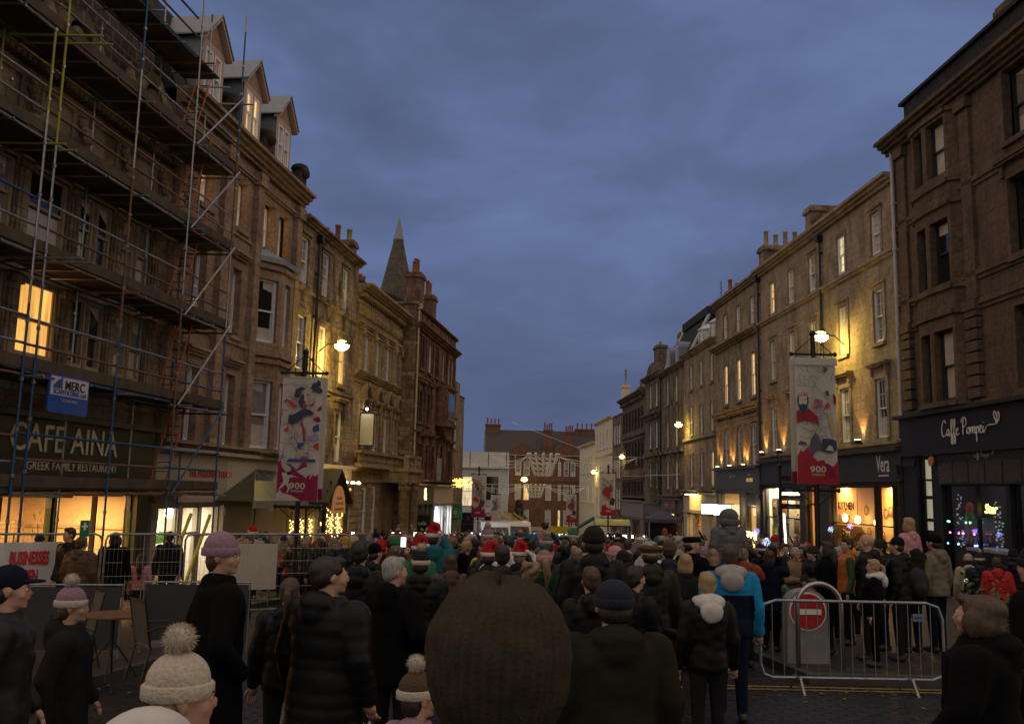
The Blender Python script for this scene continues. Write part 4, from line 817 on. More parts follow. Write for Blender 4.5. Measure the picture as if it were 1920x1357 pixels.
# ============ RIGHT 4
b = Bldg('townhouse', 'buff stone house with bow dormers in its slate roof and a brightly lamp-lit fascia', 'R', 58.6, 67.45, 12.0, SR4, zwall=2.2)
for Y in (59.6, 62.35, 65.15):
    for z0, z1 in ((9.5, 11.32), (6.2, 8.15), (2.6, 4.85)): b.win(Y - .4, Y + .4, z0, z1, bars=(1, 2), pane=YEL if (Y < 60 and z0 < 3) else PANE_C, sur=.1)
cornice(b.trim, 0, b.L, 12.3, .4, .35); b.trim.box(0, b.L, -.16, .03, 5.85, 6.05); cornice(b.trim, 0, b.L, 2.35, .35, .2, steps=2)
b.finish(roof=2.9)
for Y in (60.0, 62.9):
    x = b.X(Y); m = MB(); m.lathe((x, .75, 12.1), [(.75, 0), (.75, 1.3), (.85, 1.35), (.85, 1.42), (.1, 1.9)], 12); o = b.part('bow_dormer', m, mat('white_dormer', (.55, .57, .62), .5)); m = MB()
    for k in range(-2, 3): a = -PI / 2 + k * .55; m.add([(x + .77 * math.cos(a - .18), .75 + .77 * math.sin(a - .18), 12.4), (x + .77 * math.cos(a + .18), .75 + .77 * math.sin(a + .18), 12.4), (x + .77 * math.cos(a + .18), .75 + .77 * math.sin(a + .18), 13.2), (x + .77 * math.cos(a - .18), .75 + .77 * math.sin(a - .18), 13.2)], [(0, 1, 2, 3)])
    m.obj('pane', PANE_B, o)
b.chimney(58.8, 60.0, 3.4, 4.5, 13, 16.0, 3, ph=1.0)
fo, x0, x1 = shop(b, 58.7, 67.3, .72, .85, 2.15, mat('cream_shopfront'), [(64.6, 66.2, 'w'), (62.2, 64.2, 'd'), (59.3, 60.6, 'w')], mat('yellow_room', (.85, .5, .06), .7), (1, .75, .3), 120, zs=.4, nomul=True)
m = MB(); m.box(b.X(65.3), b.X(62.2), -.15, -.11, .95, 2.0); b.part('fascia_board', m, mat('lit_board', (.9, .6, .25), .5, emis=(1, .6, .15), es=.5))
m = MB(); m.tube([(b.X(65.8), -.5, 2.1), (b.X(61.8), -.5, 2.1)], .05, 8); o = b.part('strip_lamp', m, IRON); m = MB(); m.box(b.X(65.2), b.X(62.3), -.5, -.42, 2.0, 2.05); m.obj('tube', mat('bulb_warm'), o)
lamp('fascia_light', 'AREA', (b.X(63.7), -.45, 1.98 - b.zb), 30, (1, .7, .25), b.root, .8)
# ============ RIGHT 5
b = Bldg('townhouse', 'sooty narrow stone house with a mansard roof and two round-topped dormers', 'R', 67.45, 75.3, 11.7, SR5, zwall=1.6)
for Y in (69.75, 72.85):
    for z0, z1 in ((9.1, 11.15), (5.7, 7.75), (2.45, 4.6)): b.win(Y - .4, Y + .4, z0, z1, bars=(1, 1), pane=PANE_C, sur=.12)
cornice(b.trim, 0, b.L, 11.95, .4, .35); b.trim.box(0, b.L, -.2, .03, 5.2, 5.45); cornice(b.trim, 0, b.L, 1.95, .3, .3)
b.finish()
m = MB(); m.prism([(.1, 11.8), (2.0, 15.6), (2.0, 16.3), (6, 16.3), (9, 11.8)], .02, b.L - .02, 'x'); m.box(-.1, b.L + .1, 1.8, 6.4, 15.55, 16.2); b.part('roof', m, SLATE)
m = MB(); m.tube([(b.L + .02, .08, 11.8), (b.L + .02, 1.98, 15.6)], .13, 6); m.tube([(-.02, .08, 11.8), (-.02, 1.98, 15.6)], .13, 6); b.part('roof_flashing', m, mat('pale_lead', (.4, .45, .5), .4))
for Y in (70.0, 73.0):
    x = b.X(Y); m = MB(); m.prism([(x - .6, 11.9), (x + .6, 11.9), (x + .6, 13.3)] + [(x + .6 * math.cos(a), 13.3 + .55 * math.sin(a)) for a in np.linspace(.2, PI - .2, 8)] + [(x - .6, 13.3)], .1, 2.2); o = b.part('dormer', m, LEAD); m = MB(); m.box(x - .42, x + .42, .05, .095, 12.1, 13.5); m.obj('dormer_window', mat('white_dormer'), o); m = MB(); m.box(x - .32, x + .32, .03, .049, 12.2, 13.4); m.obj('pane', PANE_C, o)
b.downpipe(75.2, 1, 11.5)
fo, x0, x1 = shop(b, 67.6, 75.2, .55, .75, 1.7, mat('brown_grey_paint', (.09, .07, .055), .5), [(70.3, 73.6, 'w'), (68.4, 69.8, 'd')], mat('amber_room', (.85, .35, .08), .7), (1, .5, .1), 160, zs=.2, nomul=True)
m = MB(); m.box(b.X(73.9), b.X(69.4), -.2, -.13, .82, 1.6); b.part('fascia_board', m, mat('rust_sign', (.16, .05, .025), .5)); text('palette', .42, PL, fo, (b.X(72.6), -.21, 1.1)); text('the\nbakery', .2, PL, fo, (b.X(70.2), -.21, 1.3))
m = MB()
for k in range(90): e_ = rnd.random(); m.ball((b.X(73.6) + 3.3 * (rnd.random() if e_ < .4 else rnd.choice((0, .93)) + .07 * rnd.random()), -.05, (.3 + .15 * rnd.random()) if e_ < .4 else rnd.uniform(b.zb + .3, .4)), .045, 5, 4)
b.part('fairy_lights', m, mat('fairy_bulb'))['kind'] = 'stuff'
# ============ RIGHT 6,7,8
b = Bldg('townhouse', 'narrow blackened house with an arched gable, next to the long dark red house', 'R', 75.3, 82.4, 11.9, SR5, zwall=1.0)
for Y in (77.15, 79.75):
    for z0, z1 in ((9.4, 11.45), (5.9, 8.05), (2.5, 4.6)): b.win(Y - .5, Y + .5, z0, z1, bars=(1, 1), pane=PANE_C, sur=.14, hood='lip' if z0 < 9 else None)
cornice(b.trim, 0, b.L, 12.3, .45, .4); cornice(b.trim, 0, b.L, 8.9, .45, .3, dent=.3); b.trim.box(0, b.L, -.2, .03, 5.2, 5.5)
xm = b.L / 2
b.trim.prism([(xm + 2.6 * math.cos(a), 12.2 + 1.2 * math.sin(a)) for a in np.linspace(0, PI, 12)], -.1, .3)
b.finish(roof=1.8); b.chimney(76.5, 77.8, 1.5, 2.4, 12.3, 14.6, 2, ph=1.2, pm=POTB); b.chimney(80.6, 81.6, 1.4, 2.2, 12.2, 13.6, 1, ph=1.2, pm=POTB)
shop(b, 75.4, 82.3, .1, .3, 1.3, mat('grey_fascia'), [(77.3, 81, 'w'), (75.9, 77, 'd')], mat('dim_shop_wall'), (1, .8, .5), 60)
m = MB(); rr = random.Random(2)             # ivy hanging on the wall
for k in range(700):
    x = rr.gauss(b.X(76.8), .9); zz = rr.uniform(1.3, 5.6); x += .3 * math.sin(zz * 2); a = rr.random() * 6; s_ = .12; y = -.15 - rr.random() * .3
    m.add([(x, y, zz), (x + s_ * math.cos(a), y - .05, zz + s_ * math.sin(a)), (x + s_ * math.cos(a + 1.2), y + .04, zz + s_ * math.sin(a + 1.2))], [(0, 1, 2)])
b.part('climbing_plant', m, mat('ivy_leaf', (.08, .09, .02), .6))
b = Bldg('townhouse', 'long dark red sandstone house with closely set mullioned windows and a tall chimney', 'R', 82.4, 94.5, 10.9, SR7, zwall=1.6)
for i in range(7):
    Y = 83.6 + i * 1.62
    for z0, z1 in ((8.0, 10.0), (4.3, 6.9), (1.8, 3.2)): b.win(Y - .5, Y + .5, z0, z1, bars=(1, 1), sash=SASHD, pane=PANE, sill=False, sur=.08)
for z in (7.6, 7.2, 3.9, 3.5): b.trim.box(0, b.L, -.16, .03, z - .15, z)
cornice(b.trim, 0, b.L, 11.5, .6, .5, dent=.4)
b.finish(roof=1.5); b.chimney(84, 85.6, 1.5, 2.4, 11.3, 15.9, 1, ph=.5, pm=POTB); b.chimney(92.2, 94.2, 1.5, 2.2, 11.3, 12.9, 3)
shop(b, 82.5, 94.4, -.4, -.1, 1.4, mat('stone_grey_paint', (.2, .17, .15), .6), [(84, 88, 'w'), (88.6, 90.2, 'd'), (90.8, 93.6, 'w')], mat('dim_shop_wall'), (1, .7, .4), 20)
b = Bldg('townhouse', 'grey stone house with paired windows between the dark red house and the cream building', 'R', 94.5, 100.8, 10.3, SR5, zwall=0)
for Y in (96.2, 97.6, 99.2):
    for z0, z1 in ((7.2, 9.2), (3.6, 5.6), (.4, 2.4)): b.win(Y - .45, Y + .45, z0, z1, bars=(1, 1), pane=PANE_B)
b.finish(roof=1.6)
shop(b, 94.6, 100.7, -1.3, -1, 0, mat('grey_fascia'), [(96, 99, 'w')], mat('dim_shop_wall'), (.8, .9, 1), 40)
b = Bldg('cream_building', 'cream painted building with a tall white chimney near the foot of the street', 'R', 100.8, 114.5, 10.4, CREAM, zwall=-4)
for i in range(5):
    Y = 102.2 + i * 2.6
    for z0, z1 in ((7.2, 9.3), (2.8, 5.2), (-.6, 1.6)): b.win(Y - .45, Y + .45, z0, z1, bars=(1, 1), pane=PANE_C)
cornice(b.trim, 0, b.L, 10.6, .35, .3); b.trim.box(0, b.L, -.15, .03, 6.3, 6.6)
b.finish(roof=1.6); b.chimney(105.6, 106.9, 2.0, 2.8, 10.3, 14.6, 1, CREAM, 1.9)
b = Bldg('cream_building', 'lower cream stone building farthest down, beside the red brick bank', 'R', 114.5, 130, 8.1, CREAM, zwall=-6)
for i in range(6):
    Y = 116 + i * 2.4
    for z0, z1 in ((4.6, 6.6), (.8, 3.0)): b.win(Y - .45, Y + .45, z0, z1, bars=(1, 1), pane=YEL if i == 2 and z0 < 1 else PANE)
cornice(b.trim, 0, b.L, 8.4, .4, .3); b.finish(roof=1.2)
t = hanging_sign('property_board', 'navy and white property board standing out from the dark houses', b, 114.9, -1.5, .9, 2, mat('board_white', (.6, .55, .7), .5)); t.location = at(1172, 962, 96); t.rotation_euler = (0, 0, PI / 2)
for ch in t.children:
    if ch.name.startswith('board'): ch.scale = (1, .75, .95)
m = MB(); m.box(-.06, .06, -1.48, .01, 1.3, 2.3); o = m.obj('header_panel', mat('navy_board', (.04, .03, .14), .5), t); text('FOR SALE /\nTO LET', .34, WHT, t, (-.07, -.74, 1.9), rz=-PI / 2)

# ============ the end of the street: white building and red brick bank
class Flat(Bldg):
    def __init__(s, name, label, x0, x1, Y, ztop, st, depth=9.):
        s.side = 'F'; s.Y0 = Y; s.ztop = ztop; s.st = st; s.depth = depth; s.ops = []; s.k = 1; s.L = x1 - x0; s.zb = G(x0, Y); s.rz = 0; s.root = thing(name, label, 'building', (x0, Y, s.zb)); s.o = (0, 0, -s.zb); s.zw = s.zb - 1; s.trim = MB(); s.e = Vector((1, 0)); s.org = Vector((x0, Y)); s.x0 = x0
    def X(s, v): return v - s.x0
b = Flat('white_building', 'white tiled three-storey corner building closing the street, left of the brick bank', -10.5, -.15, 125, 7.25, stone('white_faience', (.80, .78, .76), (.74, .72, .71), .9, .45, .6, .15, (.3, .28, .28), .2))
for x in (-8.2, -5.6, -2.0 - .4): 
    for z0, z1, p in ((-.2, 3.9, WHI if x == -5.6 else PANE), (-4.2, -1.0, PANE)): b.win(x - .9, x + .9, z0, z1, bars=(2, 2), sash=mat('bronze_frame', (.06, .04, .03)), pane=p, sill=False, lab='lit window' if p is WHI else None)
b.trim.box(0, b.L, -.5, .03, 5.0, 5.25); b.trim.box(0, b.L, -.35, .03, -4.75, -4.4)
b.finish(); m = MB(); m.box(0, b.L, 1.5, 1.6, 7.2, 7.3)
for k in range(5): m.box(k * 2.5, k * 2.5 + .1, -.02, .0, 5.3, 7.2)
b.part('parapet', m, SASHD)
fo, x0, x1 = shop(b, -10.3, -.3, -6.8, -6.4, -4.6, mat('grey_fascia'), [(-9.8, -7, 'w'), (-6.6, -4.6, 'd'), (-4.3, -1, 'w')], mat('green_white_wall', (.5, .6, .5)), (.8, 1, .8), 260, zs=.3)
RB = stone('red_brick', (.25, .125, .08), (.19, .10, .07), .9, .3, .9, .5, (.12, .05, .03), .2, .008)
b = Flat('bank_building', 'red brick three-storey bank with dormer gables and tall chimneys closing the street', -.1, 12.4, 150, 7.9, RB, 10)
for x, w in ((1.4, .6), (2.8, .6), (6.4, .6), (9.3, .5), (10.4, .5), (8.2, .3)):
    for z0, z1 in ((4.6, 6.9), (.6, 3.2), (-3.6, -.9)):
        b.win(x - w * .8, x + w * .8, z0, z1, bars=(1, 1), pane=YEL if (x, z0) in ((2.8, .6), (8.2, -3.6)) else [PANE_B, PANE_C][rnd.randrange(2)], sill=False, rev=.15)
cornice(b.trim, 0, b.L, 8.1, .3, .3); b.trim.box(0, b.L, -.12, .03, 3.7, 4.0)
b.finish()
m = MB(); m.prism([(.0, 8.0), (5, 12.3), (10, 8.0)], -4, b.L + 2, 'x'); b.part('roof', m, mat('dark_roof', (.06, .05, .048), .8, var=.3))
m = MB(); m.prism([(0 - .1, 6.5), (0, 8.0), (5, 12.25), (10, 8.0), (10, 6.5)], -4.3, -4.0, 'x'); b.part('gable_wall', m, mat('grey_render', (.12, .11, .11), .9))
for x in (2.1, 8.6):
    m = MB(); m.prism([(x - 1.5, 7.9), (x + 1.5, 7.9), (x + 1.5, 8.9), (x, 10.0), (x - 1.5, 8.9)], -.1, 2.4); b.part('dormer_gable', m, RB)
for x, w, z1 in ((-3.0, 2.5, 13.2), (6.3, 1.5, 12.2), (9.8, 1.4, 11.9), (12.6, 3.2, 12.7)):
    b.chimney(x - w / 2, x + w / 2, .8 if x in (6.3, 9.8) else 4.2, 2.0 if x in (6.3, 9.8) else 5.4, 8, z1, 4, RB, 1.1, POTS)
m = MB(); m.box(0, b.L, -.6, .2, -4.3, -3.7); m.box(0, b.L, -.35, .2, -5.5, -4.3, 1); b.part('bank_fascia', m, [mat('cream_shopfront'), mat('bank_blue', (.02, .04, .2), .4)])
m = MB(); m.box(b.X(3.3), b.X(8.9), -.45, -.36, -5.35, -4.45); o = b.part('sign_board', m, WHT); text('BANK OF SCOTLAND', .55, mat('navy_board'), o, (b.X(6.1), -.46, -5.1), sx=.95)
shop(b, .1, 12.2, -5.5, -5.52, -5.5 + .02, mat('bank_blue'), [(1, 5, 'w'), (5.4, 7, 'd'), (7.4, 11.5, 'w')], WHTW, (.9, 1, .9), 300)
# street lamps fixed to the facades
def wall_lamp(label, pt, ax, energy, size=.2, arm=1.0):
    t = thing('street_lamp', label, 'street lamp', pt, 0, 'lamps on the house fronts')
    m = MB(); m.tube([(0, 0, .06), (ax * arm * .6, 0, .02), (ax * arm, 0, -.35)], .03, 6); m.ball((0, 0, .04), (size * 1.25, size * .8, size * .4), 12, 8); m.obj('lamp_head', IRON, t)
    m = MB(); m.ball((0, -.02, -.03), (size * 1.1, size * .78, size * .75), 12, 8); m.obj('lamp_bowl', mat('sodium_bulb', (1, .8, .3), emis=(1, .74, .22), es=9, var=0), t, True)
    lamp('lamp_light', 'POINT', (0, 0, -.36), energy, (1, .68, .13), t, .14)
wall_lamp('bright yellow street lamp on the sooty house above the pub sign', (-7.15, 37.6, 7.9), -1, 330, .29, 1.0)
wall_lamp('bright yellow street lamp above the banner with the crowned king', (13.2, 38.3, 8.85), 1, 330, .31, 1.0)
wall_lamp('yellow street lamp between the houses above the lamp-lit fascia', tuple(at(1272, 795, 66)), 1, 150, .26, .8)
wall_lamp('yellow street lamp on the long dark red sandstone house', tuple(at(1166, 855, 93)), 1, 110, .26, .8)
wall_lamp('yellow street lamp on the cream buildings far down', tuple(at(1113, 884, 113)), 1, 160, .3, .6)
wall_lamp('yellow street lamp shining in front of the red brick bank', tuple(at(983, 898, 146)), 0, 260, .5, .1)
# ------------------------------------------------------------ ground: one sheet, road sheet on it, raised pavements with kerbs
def sheet(name, xs, ys, dz, m, mask=None):
    mb = MB(); idx = {}
    for j, y in enumerate(ys):
        for i, x in enumerate(xs): idx[i, j] = len(mb.v); mb.v.append((x, y, G(x, y) + dz))
    for j in range(len(ys) - 1):
        for i in range(len(xs) - 1):
            if mask and not mask((xs[i] + xs[i + 1]) / 2, (ys[j] + ys[j + 1]) / 2): continue
            mb.f.append((idx[i, j], idx[i + 1, j], idx[i + 1, j + 1], idx[i, j + 1])); mb.m.append(0)
    o = mb.obj(name, m); tag(o, kind='structure'); return o
ys = [-40, -20, -8] + [i * 1.0 for i in range(0, 40)] + list(range(40, 165, 5)) + [200, 400, 900]
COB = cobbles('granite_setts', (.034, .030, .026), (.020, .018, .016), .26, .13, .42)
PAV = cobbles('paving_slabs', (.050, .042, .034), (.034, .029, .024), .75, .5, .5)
sheet('ground', [-900, -200, -60, -25, -12, -6, 0, 6, 12, 25, 60, 200, 900], ys, -.02, mat('ground_asphalt', (.045, .043, .042), .85, var=.3))
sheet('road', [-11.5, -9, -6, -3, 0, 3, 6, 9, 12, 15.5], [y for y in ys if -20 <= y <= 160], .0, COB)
def pavement(name, outline):
    """raised pavement: outline points (x,y), 0.12 m kerb"""
    me = MB(); pts = []
    for i in range(len(outline)):
        a = Vector(outline[i]); b_ = Vector(outline[(i + 1) % len(outline)]); n = max(1, int((b_ - a).length / 2))
        pts += [a + (b_ - a) * k / n for k in range(n)]
    n = len(pts); top = [(p.x, p.y, G(p.x, p.y) + .12) for p in pts]; bot = [(p.x, p.y, G(p.x, p.y) - .05) for p in pts]
    me.add(top + bot, [tuple(range(n))] + [(i, n + i, n + (i + 1) % n, (i + 1) % n) for i in range(n)])
    return me
def strips(name, xl, xr, y0, y1, m):
    mb = MB(); y = y0; K = 6; rows = []
    while y < y1 + .01: rows.append([(xl(y) + (xr(y) - xl(y)) * k / K, y) for k in range(K + 1)]); y += 1 if y < 30 else 4
    for r in rows: mb.v += [(x, yy, G(x, yy) + .12) for x, yy in r]
    for j in range(len(rows) - 1):
        for k in range(K): a = j * (K + 1) + k; mb.f.append((a, a + 1, a + K + 2, a + K + 1)); mb.m.append(0)
    o = mb.obj(name, m); tag(o, kind='structure')
    kb = MB()
    for side in (0, K):
        for j in range(len(rows) - 1):
            a, b_ = rows[j][side], rows[j + 1][side]; s_ = 1 if side else -1; w = .14 * s_
            kb.add([(a[0], a[1], G(*a) - .05), (b_[0], b_[1], G(*b_) - .05), (b_[0], b_[1], G(*b_) + .124), (a[0], a[1], G(*a) + .124), (a[0] - w, a[1], G(*a) + .124), (b_[0] - w, b_[1], G(*b_) + .124)], [(0, 1, 2, 3), (3, 2, 5, 4)])
    a0, a1 = rows[0][0], rows[0][K]; N_ = 12
    for k in range(N_):
        p = (a0[0] + (a1[0] - a0[0]) * k / N_, a0[1]); q = (a0[0] + (a1[0] - a0[0]) * (k + 1) / N_, a0[1])
        kb.add([(p[0], p[1], G(*p) - .05), (q[0], q[1], G(*q) - .05), (q[0], q[1], G(*q) + .126), (p[0], p[1], G(*p) + .126), (p[0], p[1] + .16, G(*p) + .126), (q[0], q[1] + .16, G(*q) + .126)], [(0, 1, 2, 3), (3, 2, 5, 4)])
    ko = kb.obj('kerb', mat('kerb_granite', (.055, .05, .045), .6, var=.3), None); tag(ko, kind='structure')
FL = lambda y: -13 + .129 * y; FR = lambda y: 16.08 - .047 * y
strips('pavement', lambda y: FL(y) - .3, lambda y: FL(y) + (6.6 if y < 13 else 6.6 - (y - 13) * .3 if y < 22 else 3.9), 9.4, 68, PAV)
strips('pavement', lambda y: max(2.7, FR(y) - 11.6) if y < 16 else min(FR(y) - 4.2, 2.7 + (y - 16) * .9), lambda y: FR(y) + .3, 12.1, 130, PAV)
m = MB()      # double yellow lines along the cross kerb
for dy in (-.28, -.5):
    for k in range(24):
        xa = 2.6 + k * .55; y = 12.1 + dy; m.add([(xa, y, G(xa, y) + .006), (xa + .56, y, G(xa + .56, y) + .006), (xa + .56, y + .09, G(xa + .56, y + .09) + .006), (xa, y + .09, G(xa, y + .09) + .006)], [(0, 1, 2, 3)])
tag(m.obj('road_marking', mat('worn_yellow_paint', (.28, .20, .03), .7, var=.6, nscale=20)), kind='structure')
m = MB(); rr = random.Random(4)
for k in range(220):
    x = rr.uniform(-5, 8); y = 12.0 - abs(rr.gauss(0, .5)) if rr.random() < .6 else rr.uniform(3, 12); z = G(x, y) + .012; a = rr.random() * 6; s_ = rr.uniform(.03, .06)
    m.add([(x, y, z), (x + s_ * math.cos(a), y + s_ * math.sin(a), z + .012), (x + s_ * 1.2 * math.cos(a + .8), y + s_ * 1.2 * math.sin(a + .8), z + .004), (x + s_ * math.cos(a + 1.6), y + s_ * math.sin(a + 1.6), z + .01)], [(0, 1, 2, 3)])
tag(m.obj('fallen_leaves', mat('dead_leaf', (.22, .13, .05), .8, var=.5)), 'fallen leaves scattered along the kerb', 'leaves', kind='stuff')

# ------------------------------------------------------------ scaffolding
e = Vector((.129, 1)).normalized(); SY = [14.6, 17.4, 17.75, 20.6, 23.35, 26.0]; OF = 1.3
def SP(Y, off, z): return (-13 + off + .129 * Y, Y, z)
sc = thing('scaffolding', 'steel tube scaffolding with timber boards and ladders across the front of the cafe building', 'scaffolding', SP(20, OF, G(-10, 20)))
org = Vector(sc.location)
def R_(p): return tuple(Vector(p) - org)
LV = [1.8, 4.1, 6.46, 8.82, 11.15, 13.5]
TC = [GALV, mat('rusty_tube', (.22, .11, .07), .6, .4, var=.4, nscale=15), mat('blue_tube', (.03, .09, .22), .45, .3, var=.3), mat('lamplit_tube', (.35, .33, .05), .5, .2, var=.3)]  # last colour puts yellow lamplight into a few upper tubes
for i, Y in enumerate(SY):
    for off in (OF, .25):
        if off < 1 and Y == 17.75: continue
        top = {26.0: 16.2, 23.35: 15.6, 20.6: 15.9, 17.75: 15.8, 17.4: 11.1, 14.6: 15.8}[Y]; z = G(-9, Y)
        k = 0; zz = z
        while zz < top:
            z2 = min(top, zz + rnd.uniform(2.2, 4.5)); m = MB(); m.tube([R_(SP(Y, off, zz)), R_(SP(Y, off, z2))], .026, 8)
            m.obj('standard', TC[3] if Y in (17.4, 17.75) and 8.5 < zz < 12 else TC[rnd.choice((0, 0, 0, 1, 2) if zz > 3 else (0, 2, 2))], sc); zz = z2
m = MB()
for Y in SY:
    for off in (OF, .25):
        for z in np.arange(G(-9, Y) + .3, 15.0, .9): p = R_(SP(Y, off, z + rnd.uniform(-.2, .2))); m.lathe(p, [(.026, 0), (.042, .01), (.042, .07), (.026, .08)], 6)
m.obj('coupler', TC[0], sc)['kind'] = 'stuff'
for j, z in enumerate(LV):
    for dz, off in ((-.06, OF), (.55, OF), (1.05, OF), (-.06, .25)):
        for a, b_ in ((13, 17.6), (17.5, 23.3), (23.2, 26.3)):
            if j == 5 and a > 20: continue
            m = MB(); dd = rnd.uniform(-.05, .05); m.tube([R_(SP(a, off - .05, z + dz + dd)), R_(SP(b_ - .1, off - .05, z + dz + dd * .5))], .029, 8); m.obj('ledger', TC[rnd.choice((0, 0, 0, 1, 2))], sc)
    for Y in SY: m = MB(); m.tube([R_(SP(Y + .12, -.0, z - .11)), R_(SP(Y + .12, OF + (.35 if j % 2 else .9 if Y < 18 else .3), z - .11))], .028, 8); m.obj('transom', TC[3 if Y in (17.4, 17.75) and j > 2 else rnd.choice((0, 0, 1))], sc)
    for Y in (15.5, 16.4, 18.8, 19.6, 21.5, 22.4, 24.2, 25.1): m = MB(); m.tube([R_(SP(Y, .1, z - .05)), R_(SP(Y, OF + .05, z - .05))], .028, 6); m.obj('transom', TC[0], sc)
    # boards (five wide) and a toe board
    m = MB()
    for k in range(5):
        Y = 13.0
        while Y < 26.2:
            Y2 = min(26.2, Y + 3.9); o0 = .2 + k * .21; z0 = z + rnd.uniform(0, .012)
            if not (Y > 23 and j == 5): m.add([R_(SP(Y, o0, z0)), R_(SP(Y2 - .01, o0, z0)), R_(SP(Y2 - .01, o0 + .2, z0)), R_(SP(Y, o0 + .2, z0)), R_(SP(Y, o0, z0 + .038)), R_(SP(Y2 - .01, o0, z0 + .038)), R_(SP(Y2 - .01, o0 + .2, z0 + .038)), R_(SP(Y, o0 + .2, z0 + .038))], [(0, 1, 2, 3), (7, 6, 5, 4), (0, 4, 5, 1), (1, 5, 6, 2), (2, 6, 7, 3), (3, 7, 4, 0)])
            Y = Y2
    m.obj('boards', mat('scaffold_board', (.09, .067, .046), .9, var=.5, nscale=3, bump=.3), sc)
    m = MB(); Y = 13.0
    while Y < 26.2:
        Y2 = min(26.2, Y + 3.9); dz = rnd.uniform(0, .03); o0 = OF - .06 + rnd.uniform(-.012, .012)
        if not (j == 5 and Y > 20): m.add([R_(SP(Y, o0, z + .04 + dz)), R_(SP(Y2 - .01, o0, z + .04)), R_(SP(Y2 - .01, o0, z + .27)), R_(SP(Y, o0, z + .27 + dz)), R_(SP(Y, o0 + .04, z + .04 + dz)), R_(SP(Y2 - .01, o0 + .04, z + .04)), R_(SP(Y2 - .01, o0 + .04, z + .27)), R_(SP(Y, o0 + .04, z + .27 + dz))], [(0, 1, 2, 3), (7, 6, 5, 4), (0, 4, 5, 1), (1, 5, 6, 2), (2, 6, 7, 3), (3, 7, 4, 0)])
        Y = Y2
    m.obj('toe_board', mat('scaffold_board'), sc)
for j in range(5):      # ladders between lifts near the far end, end diagonals
    if j < 5:
        z0, z1 = LV[j], LV[j + 1] + .9
        for sh in (0,):
            m = MB(); Ya, Yb = 24.0, 25.3
            for off in (.45, .85): m.tube([R_(SP(Ya, off, z0 + .04)), R_(SP(Yb, off, z1))], .022, 6)
            for k in range(1, 13): t = k / 13; m.tube([R_(SP(Ya + (Yb - Ya) * t, .45, z0 + (z1 - z0) * t)), R_(SP(Ya + (Yb - Ya) * t, .85, z0 + (z1 - z0) * t))], .012, 5, mi=1)
            m.obj('ladder', [mat('orange_ladder', (.50, .11, .03), .5, var=.2), IRON], sc)
        m = MB(); m.tube([R_(SP(23.4, OF + .06, LV[j] - .1)), R_(SP(26.1, OF + .06, LV[j + 1] + .1))], .026, 8); m.obj('brace', TC[0 if j else 2], sc)
for Y, off, z0 in ((18.6, OF, 0), (21.6, OF, 0), (24.5, OF + .5, 1), (23.0, OF + .7, 1)):     # yellow padding at foot level
    m = MB(); zb = G(-9, Y); 
    if z0: m.tube([R_(SP(Y - 1.3, off, zb + .1)), R_(SP(Y + .2, off, zb + 2.3))], .045, 8)
    else: m.tube([R_(SP(Y, off, zb)), R_(SP(Y, off, zb + 2.3))], .045, 8)
    m.obj('padding', mat('yellow_foam', (.45, .42, .05), .7, var=.3), sc)
p0 = at(65, 718, 18.2); p0 = Vector(SP(18.1, OF + .08, 3.35)); t = thing('scaffold_sign', 'blue and white MERC scaffolding sign hung on the scaffold tubes', 'sign', p0, math.atan2(1, .129))
m = MB(); 
def rrect(x0, x1, z0, z1, r): return [(cx + r * math.cos(a), cz + r * math.sin(a)) for cx, cz, s_ in ((x1 - r, z1 - r, 0), (x0 + r, z1 - r, 1), (x0 + r, z0 + r, 2), (x1 - r, z0 + r, 3)) for a in np.linspace(s_ * PI / 2, s_ * PI / 2 + PI / 2, 5)]
m.prism(rrect(0, 1.35, 0, .78, .08), -.02, .02); m.obj('board', mat('blue_board', (.005, .08, .42), .4, var=.1), t)
m = MB(); m.box(.04, 1.31, -.026, -.021, .36, .74); m.obj('white_panel', mat('board_white'), t)
text('MERC', .27, BLK, t, (.84, -.03, .5), off=.004); text('SCAFFOLDING Ltd', .135, mat('blue_letter', (.02, .12, .3)), t, (.68, -.03, .39), off=.003); text('T: 078 441 08492', .08, mat('pale_letter'), t, (.68, -.025, .24)); 
m = MB()
for k, h in enumerate((.08, .13, .17, .2, .24)): m.box(.12 + k * .06, .17 + k * .06, -.034, -.028, .5, .5 + h)
m.obj('logo', mat('blue_letter'), t)

# ------------------------------------------------------------ mesh fence panels
def fence(P, Q, label, h=1.68, sheet_=False, mesh=True):
    P = Vector((*P, G(*P) + .12)); Q = Vector((*Q, G(*Q) + .12)); t = thing('fence_panel', label, 'fence', P, 0, 'steel mesh fence panels round the cafe tables'); d = Q - P; L_ = d.length; u = d / L_; F = lambda s_, z: tuple(u * s_ + Vector((0, 0, z)))
    m = MB(); r = .12; pts = [F(0, .05), F(0, h - r), F(r * .3, h - r * .3), F(r, h), F(L_ - r, h), F(L_ - r * .3, h - r * .3), F(L_, h - r), F(L_, .05)]
    m.tube(pts, .021, 8); m.tube([F(0, .2), F(L_, .2)], .015, 6); m.tube([F(L_ * .5, .2), F(L_ * .5, h)], .012, 5); m.obj('frame', GALV, t)
    m = MB(); s_ = .08
    while s_ < L_ - .05: m.tube([F(s_, .2), F(s_, h - .03)], .0022, 3, False); s_ += .075
    for z in np.arange(.4, h, .25): m.tube([F(0, z), F(L_, z)], .003, 3, False)
    m.obj('wire_mesh', GALV, t)
    m = MB(); m.box(-.12, .12, -.32, .32, -.12, .03); m.obj('foot', mat('rubber_block', (.03, .03, .03), .9), t)
    return t, u
FP = [at(-60, 1100, 15.5), at(190, 1100, 17.0), at(350, 1100, 17.5)]
fence((-9.9, 15.4), (-7.6, 17.3), 'mesh fence panel carrying the BUSINESSES OPEN AS USUAL banner')
